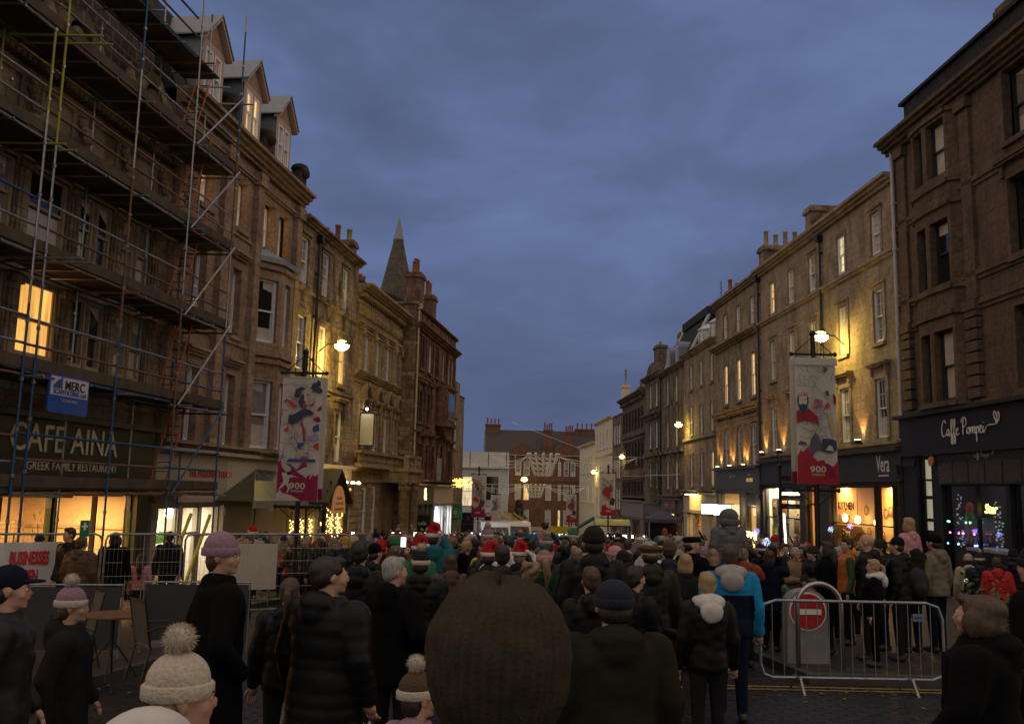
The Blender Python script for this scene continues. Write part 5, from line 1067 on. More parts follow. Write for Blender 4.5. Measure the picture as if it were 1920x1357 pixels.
fence((-7.55, 17.35), (-6.35, 18.0), 'short mesh fence panel between the banner and the tall woman in the mauve hat')
fence((-6.3, 18.05), (-3.3, 19.4), 'mesh fence panel under the festival banner with a pale sheet tied on it')
fence((-3.25, 19.45), (-3.3, 22.5), 'mesh fence panel running away down the street beside the crowd')
t = thing('banner_notice', 'white vinyl notice reading BUSINESSES OPEN AS USUAL in red, tied on the mesh fence', 'banner', (-9.28, 15.86, G(-9, 16.3) + .46), math.atan2(1.9, 2.3)); m = MB(); nn_ = 16
for i in range(nn_):
    for j in range(8):
        f_ = lambda a, c: (a * 1.52 / nn_, -.03 + .012 * math.sin(a * 1.1 + c), c * 1.2 / 8)
        m.quad(f_(i, j), f_(i + 1, j), f_(i + 1, j + 1), f_(i, j + 1))
m.obj('vinyl', mat('white_vinyl', (.62, .60, .58), .22, var=.05, bump=.1, nscale=2), t, True)
RL = mat('red_print', (.55, .02, .02), .4, var=.05)
for s_, x, z in (('BUSINESSES', .99, .82), ('OPEN', .99, .50), ('AS USUAL', .99, .18)): text(s_, .31, RL, t, (x, -.05, z), sx=.40, off=.03, ext=.002)
t = thing('cover_sheet', 'pale ribbed plastic sheet tied on the mesh fence below the festival banner', 'sheet', (-5.75, 18.2, G(-5.7, 18.3) + .72), math.atan2(1.35, 3.0)); m = MB()
for i in range(30): m.quad((i * .04, -.02 - .012 * (i % 2), 0), (i * .04 + .04, -.02 - .012 * ((i + 1) % 2), 0), (i * .04 + .04, -.02 - .012 * ((i + 1) % 2), .9), (i * .04, -.02 - .012 * (i % 2), .9))
m.obj('panel', mat('ribbed_plastic', (.5, .45, .36), .6, var=.1), t)
t = thing('first_aid_sign', 'small green first aid sign hung on the mesh fence', 'sign', (-7.9, 17.0, G(-7.9, 17) + 1.75), .6); m = MB(); m.box(0, .16, -.04, -.03, 0, .3); m.obj('board', mat('first_aid_green', (.0, .2, .08), .5), t); m = MB(); m.box(.065, .095, -.045, -.041, .12, .26); m.box(.03, .13, -.046, -.0405, .175, .205); m.obj('cross', WHT, t)

# ------------------------------------------------------------ cafe tables, chairs, windbreaks
def cafe_chair(x, y, rz, label):
    t = thing('cafe_chair', label, 'chair', (x, y, G(x, y) + .12), rz, 'dark metal cafe chairs')
    m = MB()
    for s_ in (-1, 1):
        m.tube([(s_ * .26, -.22, 0), (s_ * .27, -.2, .42), (s_ * .27, -.2, .64), (s_ * .26, .1, .66), (s_ * .25, .26, .62)], .013, 6); m.tube([(s_ * .24, .3, 0), (s_ * .23, .2, .42), (s_ * .24, .3, .95)], .013, 6)
    m.tube([(-.24, .3, .95), (.24, .3, .95)], .014, 6); m.obj('frame', IRON, t)
    m = MB(); m.box(-.23, .23, -.22, .21, .42, .435); m.obj('seat', mat('mesh_fabric', (.11, .09, .075), .8, var=.2), t); m = MB(); m.quad((-.23, .215, .46), (.23, .215, .46), (.235, .3, .94), (-.235, .3, .94)); m.obj('backrest', mat('mesh_fabric'), t)
def cafe_table(x, y, label):
    t = thing('cafe_table', label, 'table', (x, y, G(x, y) + .12), .3); m = MB(); m.lathe((0, 0, .71), [(.33, 0), (.35, .01), (.35, .03), (.33, .035)], 24); m.obj('tabletop', mat('brown_tabletop', (.2, .11, .06), .35, var=.2), t)
    m = MB(); m.tube([(0, 0, .25), (0, 0, .71)], .025)
    for k in range(4): a = k * PI / 2; m.tube([(0, 0, .45), (.12 * math.cos(a), .12 * math.sin(a), .3), (.32 * math.cos(a), .32 * math.sin(a), 0)], .013, 6)
    m.obj('leg', IRON, t)
cafe_table(-4.75, 11.3, 'round brown cafe table with a dark metal leg')
cafe_chair(-4.05, 11.0, 2.3, 'dark mesh cafe chair at the round table, its back to the crowd'); cafe_chair(-5.6, 12.1, -.9, 'dark mesh cafe chair behind the round table')
for k, (x, y, rz, lb) in enumerate(((-6.9, 12.9, .15, 'grey windbreak screen behind the woman in the purple hat'), (-5.3, 13.6, .15, 'grey windbreak screen behind the round cafe table'))):
    t = thing('windbreak', lb, 'windbreak', (x, y, G(x, y) + .12), rz, 'grey windbreak screens'); m = MB(); m.tube([(0, 0, 0), (0, 0, 1.0), (1.5, 0, 1.0), (1.5, 0, 0)], .018); m.obj('frame', GALV, t); m = MB(); m.box(.02, 1.48, -.006, .006, .12, .97); m.obj('screen', mat('grey_canvas', (.045, .043, .043), .8, var=.15, nscale=2), t)

# ------------------------------------------------------------ crowd barrier, no-entry bollard, hoop, planter, finger post
t = thing('crowd_barrier', 'galvanised crowd barrier standing on the cobbles in front of the no entry sign', 'barrier', (3.14, 11.55, G(3.2, 11.5)), .02)
m = MB(); w = 2.28; h = 1.08; m.tube([(.15, 0, .16), (.04, 0, .2), (0, 0, .32), (0, 0, h - .2), (.05, 0, h - .05), (.2, 0, h), (w - .2, 0, h), (w - .05, 0, h - .05), (w, 0, h - .2), (w, 0, .32), (w - .04, 0, .2), (w - .15, 0, .16), (.15, 0, .16)], .019, 8); m.obj('frame', GALV, t)
for k in range(15): m = MB(); x = .15 + k * (w - .3) / 14; m.tube([(x, 0, .16), (x, 0, h)], .006, 6); m.obj('bar', GALV, t)
for x in (.45, w - .45):
    m = MB(); m.tube([(x, -.26, 0), (x, -.12, .17), (x, .12, .17), (x, .26, 0)], .017, 6); m.obj('leg', GALV, t)
m = MB(); m.box(w - .38, w - .24, -.03, -.02, h - .22, h - .13); m.obj('label_plate', mat('grey_plate', (.2, .2, .22)), t); m = MB(); m.box(w - .36, w - .27, -.036, -.031, h - .19, h - .16); m.obj('sticker', mat('blue_board'), t)
x0, y0 = 4.25, 13.3; t = thing('no_entry_sign', 'grey plastic sign stand with a red and white no entry disc behind the crowd barrier', 'sign', (x0, y0, G(x0, y0) + .12), .03)
m = MB(); m.prism([(-.30, 0), (.30, 0), (.28, .80)] + [(.28 * math.cos(a), .80 + .22 * math.sin(a)) for a in np.linspace(.15, PI - .15, 12)] + [(-.28, .80)], -.13, .13); m.obj('body', mat('pale_grey_plastic', (.25, .245, .235), .6, var=.3), t)
def disc(r, y, th, z=.72): 
    q = MB(); q.prism([(r * math.cos(a), z + r * math.sin(a)) for a in np.linspace(0, 2 * PI, 33)[:-1]], y - th, y); return q
disc(.265, -.135, .01).obj('rim', WHT, t); disc(.245, -.15, .006).obj('disc', mat('sign_red', (.42, .015, .015), .35, var=.1), t)
m = MB(); m.box(-.185, .185, -.163, -.157, .68, .755); m.obj('bar', WHT, t)
t = thing('metal_hoop', 'tall polished steel hoop over the no entry sign stand', 'hoop', (4.28, 12.75, G(4.2, 12.7) + .12)); m = MB(); m.tube([(-.30, 0, 0), (-.30, 0, .80)] + [(.30 * math.cos(a), 0, .82 + .30 * math.sin(a)) for a in np.linspace(PI, 0, 14)] + [(.30, 0, .80), (.30, 0, 0)], .033, 10); m.obj('tube', mat('polished_steel', (.45, .42, .38), .25, .9, var=.2), t, True)
t = thing('planter', 'dark planter box with bushy green plants in front of the black cafe', 'planter', (7.7, 13.2, G(7.7, 13.2) + .12)); m = MB(); m.box(-1.1, 1.2, -.35, .35, 0, .55); m.box(-1.15, 1.25, -.4, .4, .5, .58); m.obj('box', mat('planter_black', (.03, .03, .03), .6), t); m = MB(); rr = random.Random(8)
for k in range(3200):
    x = rr.uniform(-1.1, 1.2); y = rr.uniform(-.38, .38); z = .6 + abs(rr.gauss(0, .17)) * (1 + .5 * math.sin(x * 5)); a = rr.random() * 6.28; s_ = rr.uniform(.02, .05); tl = rr.uniform(-.04, .04)
    m.add([(x, y, z), (x + s_ * math.cos(a), y + s_ * math.sin(a), z + tl), (x + s_ * 1.6 * math.cos(a + .5), y + s_ * 1.6 * math.sin(a + .5), z + .01), (x + s_ * math.cos(a + 1), y + s_ * math.sin(a + 1), z - tl)], [(0, 1, 2, 3)])
m.obj('foliage', mat('planter_leaf', (.10, .13, .03), .6, var=.5), t)
p = at(1462, 900, 24); t = thing('finger_post', 'black finger post with dark direction arms beside the king banner', 'signpost', (p.x, 24, G(p.x, 24) + .1)); zt = p.z + .65 - t.location.z
m = MB(); m.tube([(0, 0, 0), (0, 0, zt - .3)], .045); m.ball((0, 0, zt - .28), .07); m.tube([(-.0, 0, zt - .3), (-.06, 0, zt + .02)], .012); m.tube([(0, 0, zt - .3), (.07, 0, zt)], .012); m.obj('pole', IRON, t)
for k, s_ in enumerate(('Albert Halls', 'Thistles Centre', 'Station')): m = MB(); z = zt - .95 - k * .22; m.box(.05, .52 + .06 * (k == 1), -.02, .02, z, z + .13); o = m.obj('direction_arm', IRON, t); text(s_, .075, PL, o, (.3, -.03, z + .035))
m = MB(); m.box(.05, .45, -.02, .02, zt - .65, zt - .53); m.obj('direction_arm', IRON, t)

# ------------------------------------------------------------ festival banners on black posts
def thin_cloth(m):
    t = m.node_tree; b_ = t.nodes['Principled BSDF']; o_ = t.nodes['Material Output']; tr = t.nodes.new('ShaderNodeBsdfTranslucent'); ms = t.nodes.new('ShaderNodeMixShader'); ms.inputs[0].default_value = .45; src = b_.inputs['Base Color']
    if src.is_linked: t.links.new(src.links[0].from_socket, tr.inputs[0])
    t.links.new(b_.outputs[0], ms.inputs[1]); t.links.new(tr.outputs[0], ms.inputs[2]); t.links.new(ms.outputs[0], o_.inputs[0]); return m
CREAMB = mat('banner_cream', (.80, .76, .70), .55, var=.06, nscale=2); MAG = mat('banner_magenta', (.42, .012, .12), .5, var=.15, nscale=2); CRIM = mat('banner_crimson', (.55, .03, .05), .5, var=.15, nscale=2)
BRED = mat('banner_red', (.48, .02, .03), .5, var=.1); NAVY = mat('banner_navy', (.02, .03, .07), .5, var=.2); BBLU = mat('banner_blue', (.02, .06, .25), .5); [thin_cloth(q_) for q_ in (CREAMB, MAG, CRIM)]; LINE = mat('banner_line', (.08, .06, .10), .6); GOLD = mat('banner_gold', (.5, .4, .12), .5)
def ribbonpoly(t, pts, m, d, name='artwork', sx=1.0):
    q = MB(); q.prism([(a * sx, c) for a, c in pts], d - .002, d); return q.obj(name, m, t)
def strokes(t, lines, m, d, w=.006, name='line_drawing'):
    q = MB()
    for ln in lines:
        P_ = [Vector((a, 0, c)) for a, c in ln]
        for a, c in zip(P_, P_[1:]):
            u = (c - a).normalized(); v = Vector((-u.z, 0, u.x)) * w; q.add([(a + v + Vector((0, d, 0))), (c + v + Vector((0, d, 0))), (c - v + Vector((0, d, 0))), (a - v + Vector((0, d, 0)))], [(0, 1, 2, 3)])
    return q.obj(name, m, t)
def arc(cx, cz, r, a0, a1, n=10, rz_=None): return [(cx + r * math.cos(a), cz + (rz_ or r) * math.sin(a)) for a in np.linspace(a0, a1, n)]
def banner(x, y, ztop, h, w, label, left, near, group=None):
    t = thing('banner_post', label, 'banner', (x, y, G(x, y) + (.12 if near or left is None else .0)), 0, group); b0 = t.location.z; zt = ztop - b0; zb = zt - h
    m = MB(); m.tube([(0, .1, 0), (0, .1, 1.0)], .085, 12); m.tube([(0, .1, 1.0), (0, .1, zt + .62)], .06, 12); m.ball((0, .1, zt + .64), .08); m.obj('pole', IRON, t)
    m = MB()
    for z in (zt + .12, zb - .14): m.tube([(-w * .55, .1, z), (w * .55, .1, z)], .03, 8); [m.ball((s_ * w * .55, .1, z), .055, 8, 6) for s_ in (-1, 1)]; 
    for s_ in (-1, 1): m.tube([(s_ * w * .5, .1, zt + .12), (s_ * .05, .1, zt + .52)], .012, 5); m.tube([(s_ * w * .5, .1, zb - .14), (s_ * .05, .1, zb - .5)], .012, 5); m.tube([(s_ * w * .45, .1, zt + .12), (s_ * w * .45, .0, zt)], .012, 5)
    m.obj('cross_arm', IRON, t)
    lc = MAG if left else CRIM; X0 = -w / 2; m = MB(); n = 14
    def wv(u, v): return -.012 - .012 * math.sin(u * 5 + v * 2) * .6 - .01 * math.sin(v * 6)
    def V(u, v): return (X0 + u * w + (.0 if not near else .0), wv(u, v), zb + v * h)
    split = .26
    for i in range(8):
        for j in range(n): m.quad(V(i / 8, j / n), V((i + 1) / 8, j / n), V((i + 1) / 8, (j + 1) / n), V(i / 8, (j + 1) / n))
    m.tube([(X0, 0, zt - .01), (-X0, 0, zt - .01)], .02, 6); m.obj('cloth', CREAMB, t, True)
    m = MB(); m.box(-w / 2 + (.05 if left else -.07), w / 2 + (.07 if left else -.05), .19, .2, zb + .03, zt + .01); o = m.obj('rear_cloth', CREAMB, t)
    m = MB(); m.box(-w / 2 + (.05 if left else -.07), w / 2 + (.07 if left else -.05), .185, .189, zb + .03, zb + h * .1); m.obj('rear_band', lc, t)
    def scrib(sd):
        q_ = random.Random(sd); out_ = []
        for _ in range(34):
            a, c, g_ = q_.uniform(.05, .95), q_.uniform(.32, .97), q_.uniform(0, 6.28); ln = [(a, c)]
            for _k in range(7): g_ += q_.uniform(-.7, .9); a = min(.98, max(.02, a + .035 * math.cos(g_))); c = min(.98, max(.3, c + .012 * math.sin(g_))); ln.append((a, c))
            out_.append([P(*q) for q in ln])
        return out_
    D_ = -.062; P = lambda u, v: (X0 + u * w, zb + v * h)
    if left: top = [(0, .30), (.06, .33), (.1, .27), (.18, .24), (.28, .21), (.36, .28), (.42, .24), (.5, .26), (.58, .30), (.66, .31), (.74, .26), (.8, .17), (.86, .21), (.95, .2), (1, .22)]
    else: top = [(0, .22), (.08, .27), (.14, .255), (.2, .27), (.27, .3), (.33, .24), (.4, .215), (.5, .18), (.56, .19), (.65, .19), (.7, .165), (.8, .155), (.86, .14), (.93, .16), (1, .2)]
    q = MB(); tp = [P(*a) for a in top]
    for a, c in zip(tp, tp[1:]): q.add([(a[0], D_, zb + .003), (c[0], D_, zb + .003), (c[0], D_, c[1]), (a[0], D_, a[1])], [(0, 1, 2, 3)])
    q.obj('lower_band', lc, t)
    text('900', .20 * w / .94 if near else .2, CREAMB, t, (.0 if near else 0, D_ - .01, zb + .285 * (h / 3)), off=.012, ext=.002, sx=1.25)
    if near: text('STIRLING', .062, CREAMB, t, (0, D_ - .01, zb + .21), off=.003, ext=.002, sx=1.2)
    PP = lambda L_: [P(a, c) for a, c in L_]; R = lambda L_, m_, k=0: ribbonpoly(t, PP(L_), m_, D_ - .006 - .003 * k)
    if not near:
        R([(0, .55), (.15, .5), (.4, .45), (.62, .42), (.6, .55), (.8, .62), (.7, .75), (.5, .68), (.3, .7), (.05, .6)] if not left else [(0, .45), (.2, .4), (.5, .35), (.6, .42), (.3, .5)], BRED); R([(.55, .28), (.9, .25), (1, .4), (.7, .45), (.6, .36)], NAVY, 1)
        rr = random.Random(int(x * 10)); strokes(t, [PP([(rr.random(), rr.uniform(.35, .95)) for _ in range(3)]) for _ in range(14)], LINE, D_ - .01, .012)
        return t
    if left:      # flying cavalier, rider's hat, bell tower, wheel, hills, ball player
        R([(.42, .80), (.5, .86), (.56, .86), (.55, .81), (.62, .79), (.6, .74), (.5, .75), (.44, .77)], NAVY) ; R([(.55, .86), (.66, .85), (.67, .8), (.65, .77), (.62, .775), (.58, .79), (.56, .82)], CREAMB, 1); R([(.3, .84), (.36, .9), (.48, .92), (.58, .905), (.5, .89), (.46, .87), (.46, .84), (.38, .83)], NAVY, 1); R([(.6, .858), (.68, .855), (.64, .845)], NAVY, 2)
        R([(.72, .92), (.74, .945), (.84, .96), (.9, .925), (1.0, .90), (.99, .87), (.9, .868), (.78, .885), (.7, .91)], NAVY); R([(.84, .94), (.86, .975), (.95, .965), (.95, .92)], NAVY, 1)
        R([(.04, .79), (.12, .82), (.3, .79), (.38, .765), (.44, .79), (.36, .745), (.28, .75), (.24, .77), (.14, .8), (.06, .79)], BRED); R([(.68, .77), (.78, .79), (.83, .83), (.8, .77), (.72, .755)], BRED); R([(.55, .8), (.6, .8), (.6, .745), (.54, .745)], BRED, 1)
        R([(.2, .69), (.3, .69), (.5, .73), (.62, .74), (.74, .73), (.82, .70), (.74, .685), (.66, .69), (.58, .68), (.48, .645), (.38, .63), (.3, .61), (.2, .62), (.19, .65)], NAVY); R([(.88, .73), (.93, .755), (1.0, .77), (1.0, .735), (.94, .72)], CRIM)
        R([(.48, .64), (.54, .63), (.62, .56), (.63, .48), (.59, .47), (.57, .55), (.52, .6)], CRIM); R([(.8, .57), (.82, .6), (.95, .62), (.97, .57), (.84, .55)], BBLU); R([(.44, .42), (.46, .465), (.62, .465), (.58, .44), (.52, .415)], BBLU)
        R([(.5, .34), (.6, .36), (.7, .35), (.76, .375), (.72, .34)], BRED); R([(.82, .43), (.88, .46), (.98, .47), (.97, .4), (.9, .42)], BRED)
        R([(.2, .31), (.26, .335), (.9, .335), (.92, .31)], BBLU, 1); R([(.15, .30), (.3, .29), (.5, .24), (.45, .255), (.3, .275)], NAVY, 2)
        R([(.46, .235), (.56, .25), (.66, .27), (.8, .265), (.86, .24), (.9, .215), (.76, .21), (.7, .18), (.64, .2), (.58, .21)], CREAMB, 1)
        R([(.22, .225), (.3, .235), (.34, .21), (.26, .2)], NAVY, 1); R([(.1, .22), (.24, .225), (.4, .2), (.54, .18), (.4, .19), (.3, .18), (.28, .14), (.34, .1), (.26, .06), (.24, .065), (.28, .1), (.22, .13), (.12, .1), (.04, .085), (.1, .12), (.16, .16)], CREAMB, 1)
        R([(0, .0), (.0, .06), (.1, .065), (.35, .045), (.5, .02), (.6, .0)], CREAMB, 1); R([(.08 + .05 * math.cos(a), .065 + .017 * math.sin(a)) for a in np.linspace(0, 6.28, 12)[:-1]], CREAMB, 2)
        L_ = [PP([(.22, .62), (.05, .6), (-0, .66), (.06, .72), (.0, .75)]), PP([(.3, .6), (.32, .57), (.24, .54), (.24, .46), (.44, .46), (.44, .54), (.36, .57), (.35, .6)]), PP([(.24, .54), (.44, .54)]), PP([(.24, .5), (.44, .5)]), PP([(.3, .53), (.3, .47)]), PP([(.38, .53), (.38, .47)]),
              PP(arc(.27, .38, .17, 0, 6.28, 24, .075)), PP([(.27, .455), (.55, .37), (.3, .31)]), PP([(0, .47), (.2, .455)]), PP([(0, .4), (.15, .38)]), PP([(.05, .93), (.2, .945), (.35, .96)]), PP([(.2, .94), (.45, .93)]), PP([(.82, .7), (.98, .64), (.9, .67), (.7, .68)]), PP([(.55, .46), (.7, .46), (.78, .43), (.82, .45)]), PP([(.6, .45), (.6, .38), (.8, .38)]), PP([(.1, .82), (.2, .84), (.34, .82), (.44, .8)])]
        strokes(t, L_ + scrib(5), LINE, D_ - .018, .004); R([(.78, .66), (.95, .68), (1.0, .64), (.9, .63)], MAG, 3); R([(.02, .36), (.14, .37), (.12, .34), (.03, .33)], mat('lilac_ink', (.35, .25, .5), .5), 3); R([(.66, .52), (.95, .54), (.98, .49), (.7, .48)], MATS['lilac_ink'], 3); R([(.1, .56), (.2, .6), (.22, .55)], BRED, 3)
    else:         # castle on a rock, bearded king in a red cloak, hills
        R([(.04, .69), (.06, .725), (.1, .71), (.13, .735), (.17, .71), (.2, .735), (.24, .71), (.28, .73), (.28, .69)], mat('crown_pink', (.6, .2, .2), .5)); R([(.06, .69), (.27, .69), (.28, .64), (.25, .6), (.08, .6), (.05, .64)], mat('banner_skin', (.62, .55, .5), .6), 1); R([(.05, .64), (.1, .625), (.16, .635), (.22, .625), (.28, .64), (.27, .59), (.2, .56), (.12, .56), (.06, .6)], NAVY, 2); R([(.03, .69), (.07, .69), (.06, .63), (.03, .65)], NAVY, 2); R([(.26, .69), (.3, .68), (.3, .63), (.27, .63)], NAVY, 2)
        R([(.0, .57), (.06, .585), (.12, .56), (.2, .56), (.3, .6), (.42, .565), (.52, .53), (.55, .47), (.44, .48), (.36, .49), (.2, .5), (.1, .49), (.0, .47)], CRIM)
        R([(.3, .3), (.36, .36), (.46, .41), (.56, .36), (.6, .3), (.64, .26), (.5, .27), (.42, .24), (.34, .22)], mat('hill_grey', (.10, .08, .1), .6)); R([(.6, .27), (.62, .36), (.82, .36), (.96, .345), (.98, .28), (.9, .25), (.74, .25)], NAVY, 1); R([(.7, .27), (.78, .31), (.86, .3), (.9, .26)], CREAMB, 2)
        R([(.7, .62), (.78, .65), (.84, .62), (.8, .6), (.72, .6)], BRED); R([(.68, .93), (.78, .93), (.8, .91), (.72, .88)], mat('hill_grey')); R([(.66, .16), (.74, .165), (.9, .12), (.98, .02), (.86, .02), (.76, .08)], MAG, 1); R([(.72, .74), (.8, .74), (.82, .7), (.76, .7)], NAVY); R([(.4, .6), (.44, .66), (.5, .68), (.56, .67), (.66, .66), (.62, .61)], mat('pink_ink', (.45, .12, .18), .5)); R([(.84, .58), (.9, .5), (.94, .38), (.9, .36), (.86, .42), (.8, .48)], GOLD, 1)
        w_ = [(.02, .8), (.02, .84), (.08, .84), (.1, .87), (.16, .86), (.2, .86), (.24, .83), (.32, .82), (.34, .85), (.4, .85), (.4, .81), (.48, .8), (.48, .77), (.0, .78)]
        L_ = [PP(w_), PP([(.1, .84), (.1, .78)]), PP([(.2, .86), (.2, .78)]), PP([(.32, .82), (.32, .78)]), PP([(.14, .82), (.18, .82)]), PP([(.24, .8), (.28, .8)]), PP([(.48, .77), (.6, .74), (.68, .7), (.8, .65), (.84, .58)]), PP([(.0, .46), (.14, .44), (.24, .43), (.4, .4), (.5, .44), (.56, .48)]), PP([(.06, .38), (.2, .36), (.36, .36), (.4, .33)]), PP([(.1, .5), (.16, .53), (.24, .5)]),
              PP(arc(.72, .48, .16, 1.5, 4.6, 12, .075)), PP(arc(.72, .48, .1, 1.5, 4.6, 10, .05)), PP([(.4, .58), (.66, .58)]), PP([(.4, .56), (.66, .56)]), PP([(.6, .6), (.6, .5)]), PP([(.5, .58), (.5, .54)]), PP([(.5, .9), (.6, .915), (.68, .9), (.6, .885), (.5, .9)]), PP([(.1, .66), (.14, .668)]), PP([(.19, .668), (.23, .66)]), PP([(.0, .28), (.1, .275), (.2, .29)])]
        strokes(t, L_ + scrib(9), LINE, D_ - .02, .004); R([(.0, .31), (.08, .34), (.2, .33), (.26, .305)], mat('hill_grey'), 3); R([(.9, .72), (.98, .7), (.99, .62), (.93, .64)], MAG, 3)
        m = MB(); m.box(-w / 2 - .02, w / 2 + .04, -.07, -.055, zt - .17, zt + .01); m.obj('hem', CREAMB, t)
        m = MB(); m.box(-w / 2 - .0, w / 2 + .02, -.075, -.05, zb, zb + .14); m.obj('bottom_hem', CRIM, t)
    return t
banner(-5.08, 22, 4.62, 2.98, .98, 'festival banner with a flying cavalier above magenta hills, 900 STIRLING', True, True)
banner(7.42, 22, 5.36, 3.06, .98, 'festival banner with a crowned bearded king above crimson ground, 900 STIRLING', False, True)
p = at(898, 892, 68); banner(p.x, 68, p.z, 3.05, 1.0, 'magenta based festival banner in front of the white corner building, nearer of two', True, False)
p = at(929, 928, 98); banner(p.x, 98, p.z, 3.0, 1.0, 'magenta based festival banner by the brick bank, farther of two on that side', True, False)
p = at(1141, 889, 68); banner(p.x, 68, p.z, 3.05, 1.0, 'crimson based festival banner in front of the cream buildings', False, False)
p = at(1072, 927, 100); banner(p.x, 100, p.z, 3.0, 1.0, 'crimson based festival banner over the bank sign', False, False)

# ------------------------------------------------------------ crown decorations strung over the street
STR = mat('silver_wire', (.85, .80, .70), .5, 0, var=.1)
def crown(px0, px1, py0, py1, Y, label, xl, xr):
    a = at(px0, py0, Y); c = at(px1, py1, Y); cx = (a.x + c.x) / 2; w = (c.x - a.x) / 2; h = a.z - c.z; t = thing('crown_light', label, 'festive light', (cx, Y, c.z), 0, 'crown lights strung across the street'); m = MB(); n = 12
    rb, rt = w * .55, w
    for k in range(n):
        an = 2 * PI * k / n; m.tube([(rb * math.cos(an), rb * .6 * math.sin(an), 0), (rt * .8 * math.cos(an), rt * .5 * math.sin(an), h * .55), (rt * math.cos(an), rt * .6 * math.sin(an), h * .93)], .045, 4); m.ball((rt * math.cos(an), rt * .6 * math.sin(an), h), .13, 7, 5)
        for q in range(4): f_ = q / 4; r0 = rb + (rt - rb) * f_; r1 = rb + (rt - rb) * (f_ + .25); a2 = an + 2 * PI / n; m.tube([(r0 * math.cos(an), r0 * .6 * math.sin(an), h * .93 * f_), (r1 * math.cos(a2), r1 * .6 * math.sin(a2), h * .93 * (f_ + .25))], .026, 3); m.tube([(r0 * math.cos(a2), r0 * .6 * math.sin(a2), h * .93 * f_), (r1 * math.cos(an), r1 * .6 * math.sin(an), h * .93 * (f_ + .25))], .026, 3)
    for f_ in (0, .3, .6): r = rb + (rt - rb) * f_; m.tube([(r * math.cos(a_), r * .6 * math.sin(a_), h * .93 * f_) for a_ in np.linspace(0, 2 * PI, 25)], .025, 4)
    m.obj('crown', STR, t); q = MB(); zt = h * .9; L0, R0 = xl - cx, xr - cx
    q.tube([(L0, 0, zt + .1), (R0, 0, zt + .1)], .02, 4)
    for s_, E in ((-1, L0), (1, R0)):
        X0 = s_ * w * 1.05; X1 = E * .92; N_ = 3
        for k in range(N_ + 1): x = X0 + (X1 - X0) * k / N_; q.tube([(x, 0, zt + .1), (x, 0, zt - .2 - 1.2 * math.sin(PI * k / N_ * .8 + .3))], .025, 4)
        for r in range(3): q.tube([(X0 + (X1 - X0) * u, .1 * r, zt - (r * .22) * math.sin(PI * u) - (.9 + .1 * r) * math.sin(PI * u) * .55 - .0) for u in np.linspace(0, 1, 15)], .026, 3)
    q.obj('garland', STR, t)
crown(990, 1047, 851, 893, 80, 'silver wire crown with swags strung across the street, nearer of the two', -2.0, 11.8)
crown(986, 1022, 908, 933, 118, 'smaller silver wire crown lower down the street, in front of the brick bank', -5.0, 10.5)

# ------------------------------------------------------------ vehicles and things at the foot of the street
def van(x, y, rz, label, tall):
    t = thing('van', label, 'van', (x, y, G(x, y)), rz); m = MB(); w = 1.0; H = tall
    prof = [(-2.6, .45), (-2.62, .95), (-2.2, 1.15), (-1.65, 1.35), (-1.05, H - .25), (-.8, H), (2.5, H), (2.6, .45)]
    m.prism([(b_, c) for b_, c in prof], -w, w, 'x'); m.obj('body', mat('white_vehicle_paint', (.72, .70, .68), .3, coat=.5, var=.04), t)
    m = MB(); m.add([(-w + .1, -1.66, 1.38), (w - .1, -1.66, 1.38), (w - .16, -1.09, H - .32), (-w + .16, -1.09, H - .32)], [(0, 1, 2, 3)]); m.add([(a, b_ - .02, c) for a, b_, c in m.v], [(0, 1, 2, 3)]); m.obj('windscreen', mat('vehicle_glass', (.01, .015, .02), .05, var=0, spec=.9), t)
    for s_ in (-1, 1):
        m = MB(); m.box(s_ * (w + .002), s_ * (w + .01), -1.2, -.2, 1.35, H - .45); m.obj('side_window', mat('vehicle_glass'), t)
        m = MB(); m.box(s_ * .55, s_ * .92, -2.66, -2.56, .95, 1.12); m.obj('headlight', mat('headlight_glass', (.6, .6, .6), .2), t)
        m = MB(); m.box(s_ * (w + .05), s_ * (w + .25), -1.5, -1.42, 1.35, 1.7); m.obj('mirror', IRON, t)
        for yy in (-1.8, 1.7):
            m = MB(); m.prism([(yy + .36 * math.cos(a), .36 + .36 * math.sin(a)) for a in np.linspace(0, 6.28, 20)[:-1]], s_ * (w - .15), s_ * (w + .02), 'x'); o = m.obj('wheel', mat('tyre', (.02, .02, .02), .8), t)
    m = MB(); m.box(-.5, .5, -2.65, -2.6, .6, .85); m.obj('grille', IRON, t); m = MB(); m.box(-.26, .26, -2.67, -2.651, .48, .59); m.obj('number_plate', WHT, t)
    return t
van(-1.0, 64.5, .12, 'white van with a large dark windscreen parked in the middle of the crowd', 2.6)
van(.55, 69.5, .12, 'second white van just behind the first one in the crowd', 2.7)
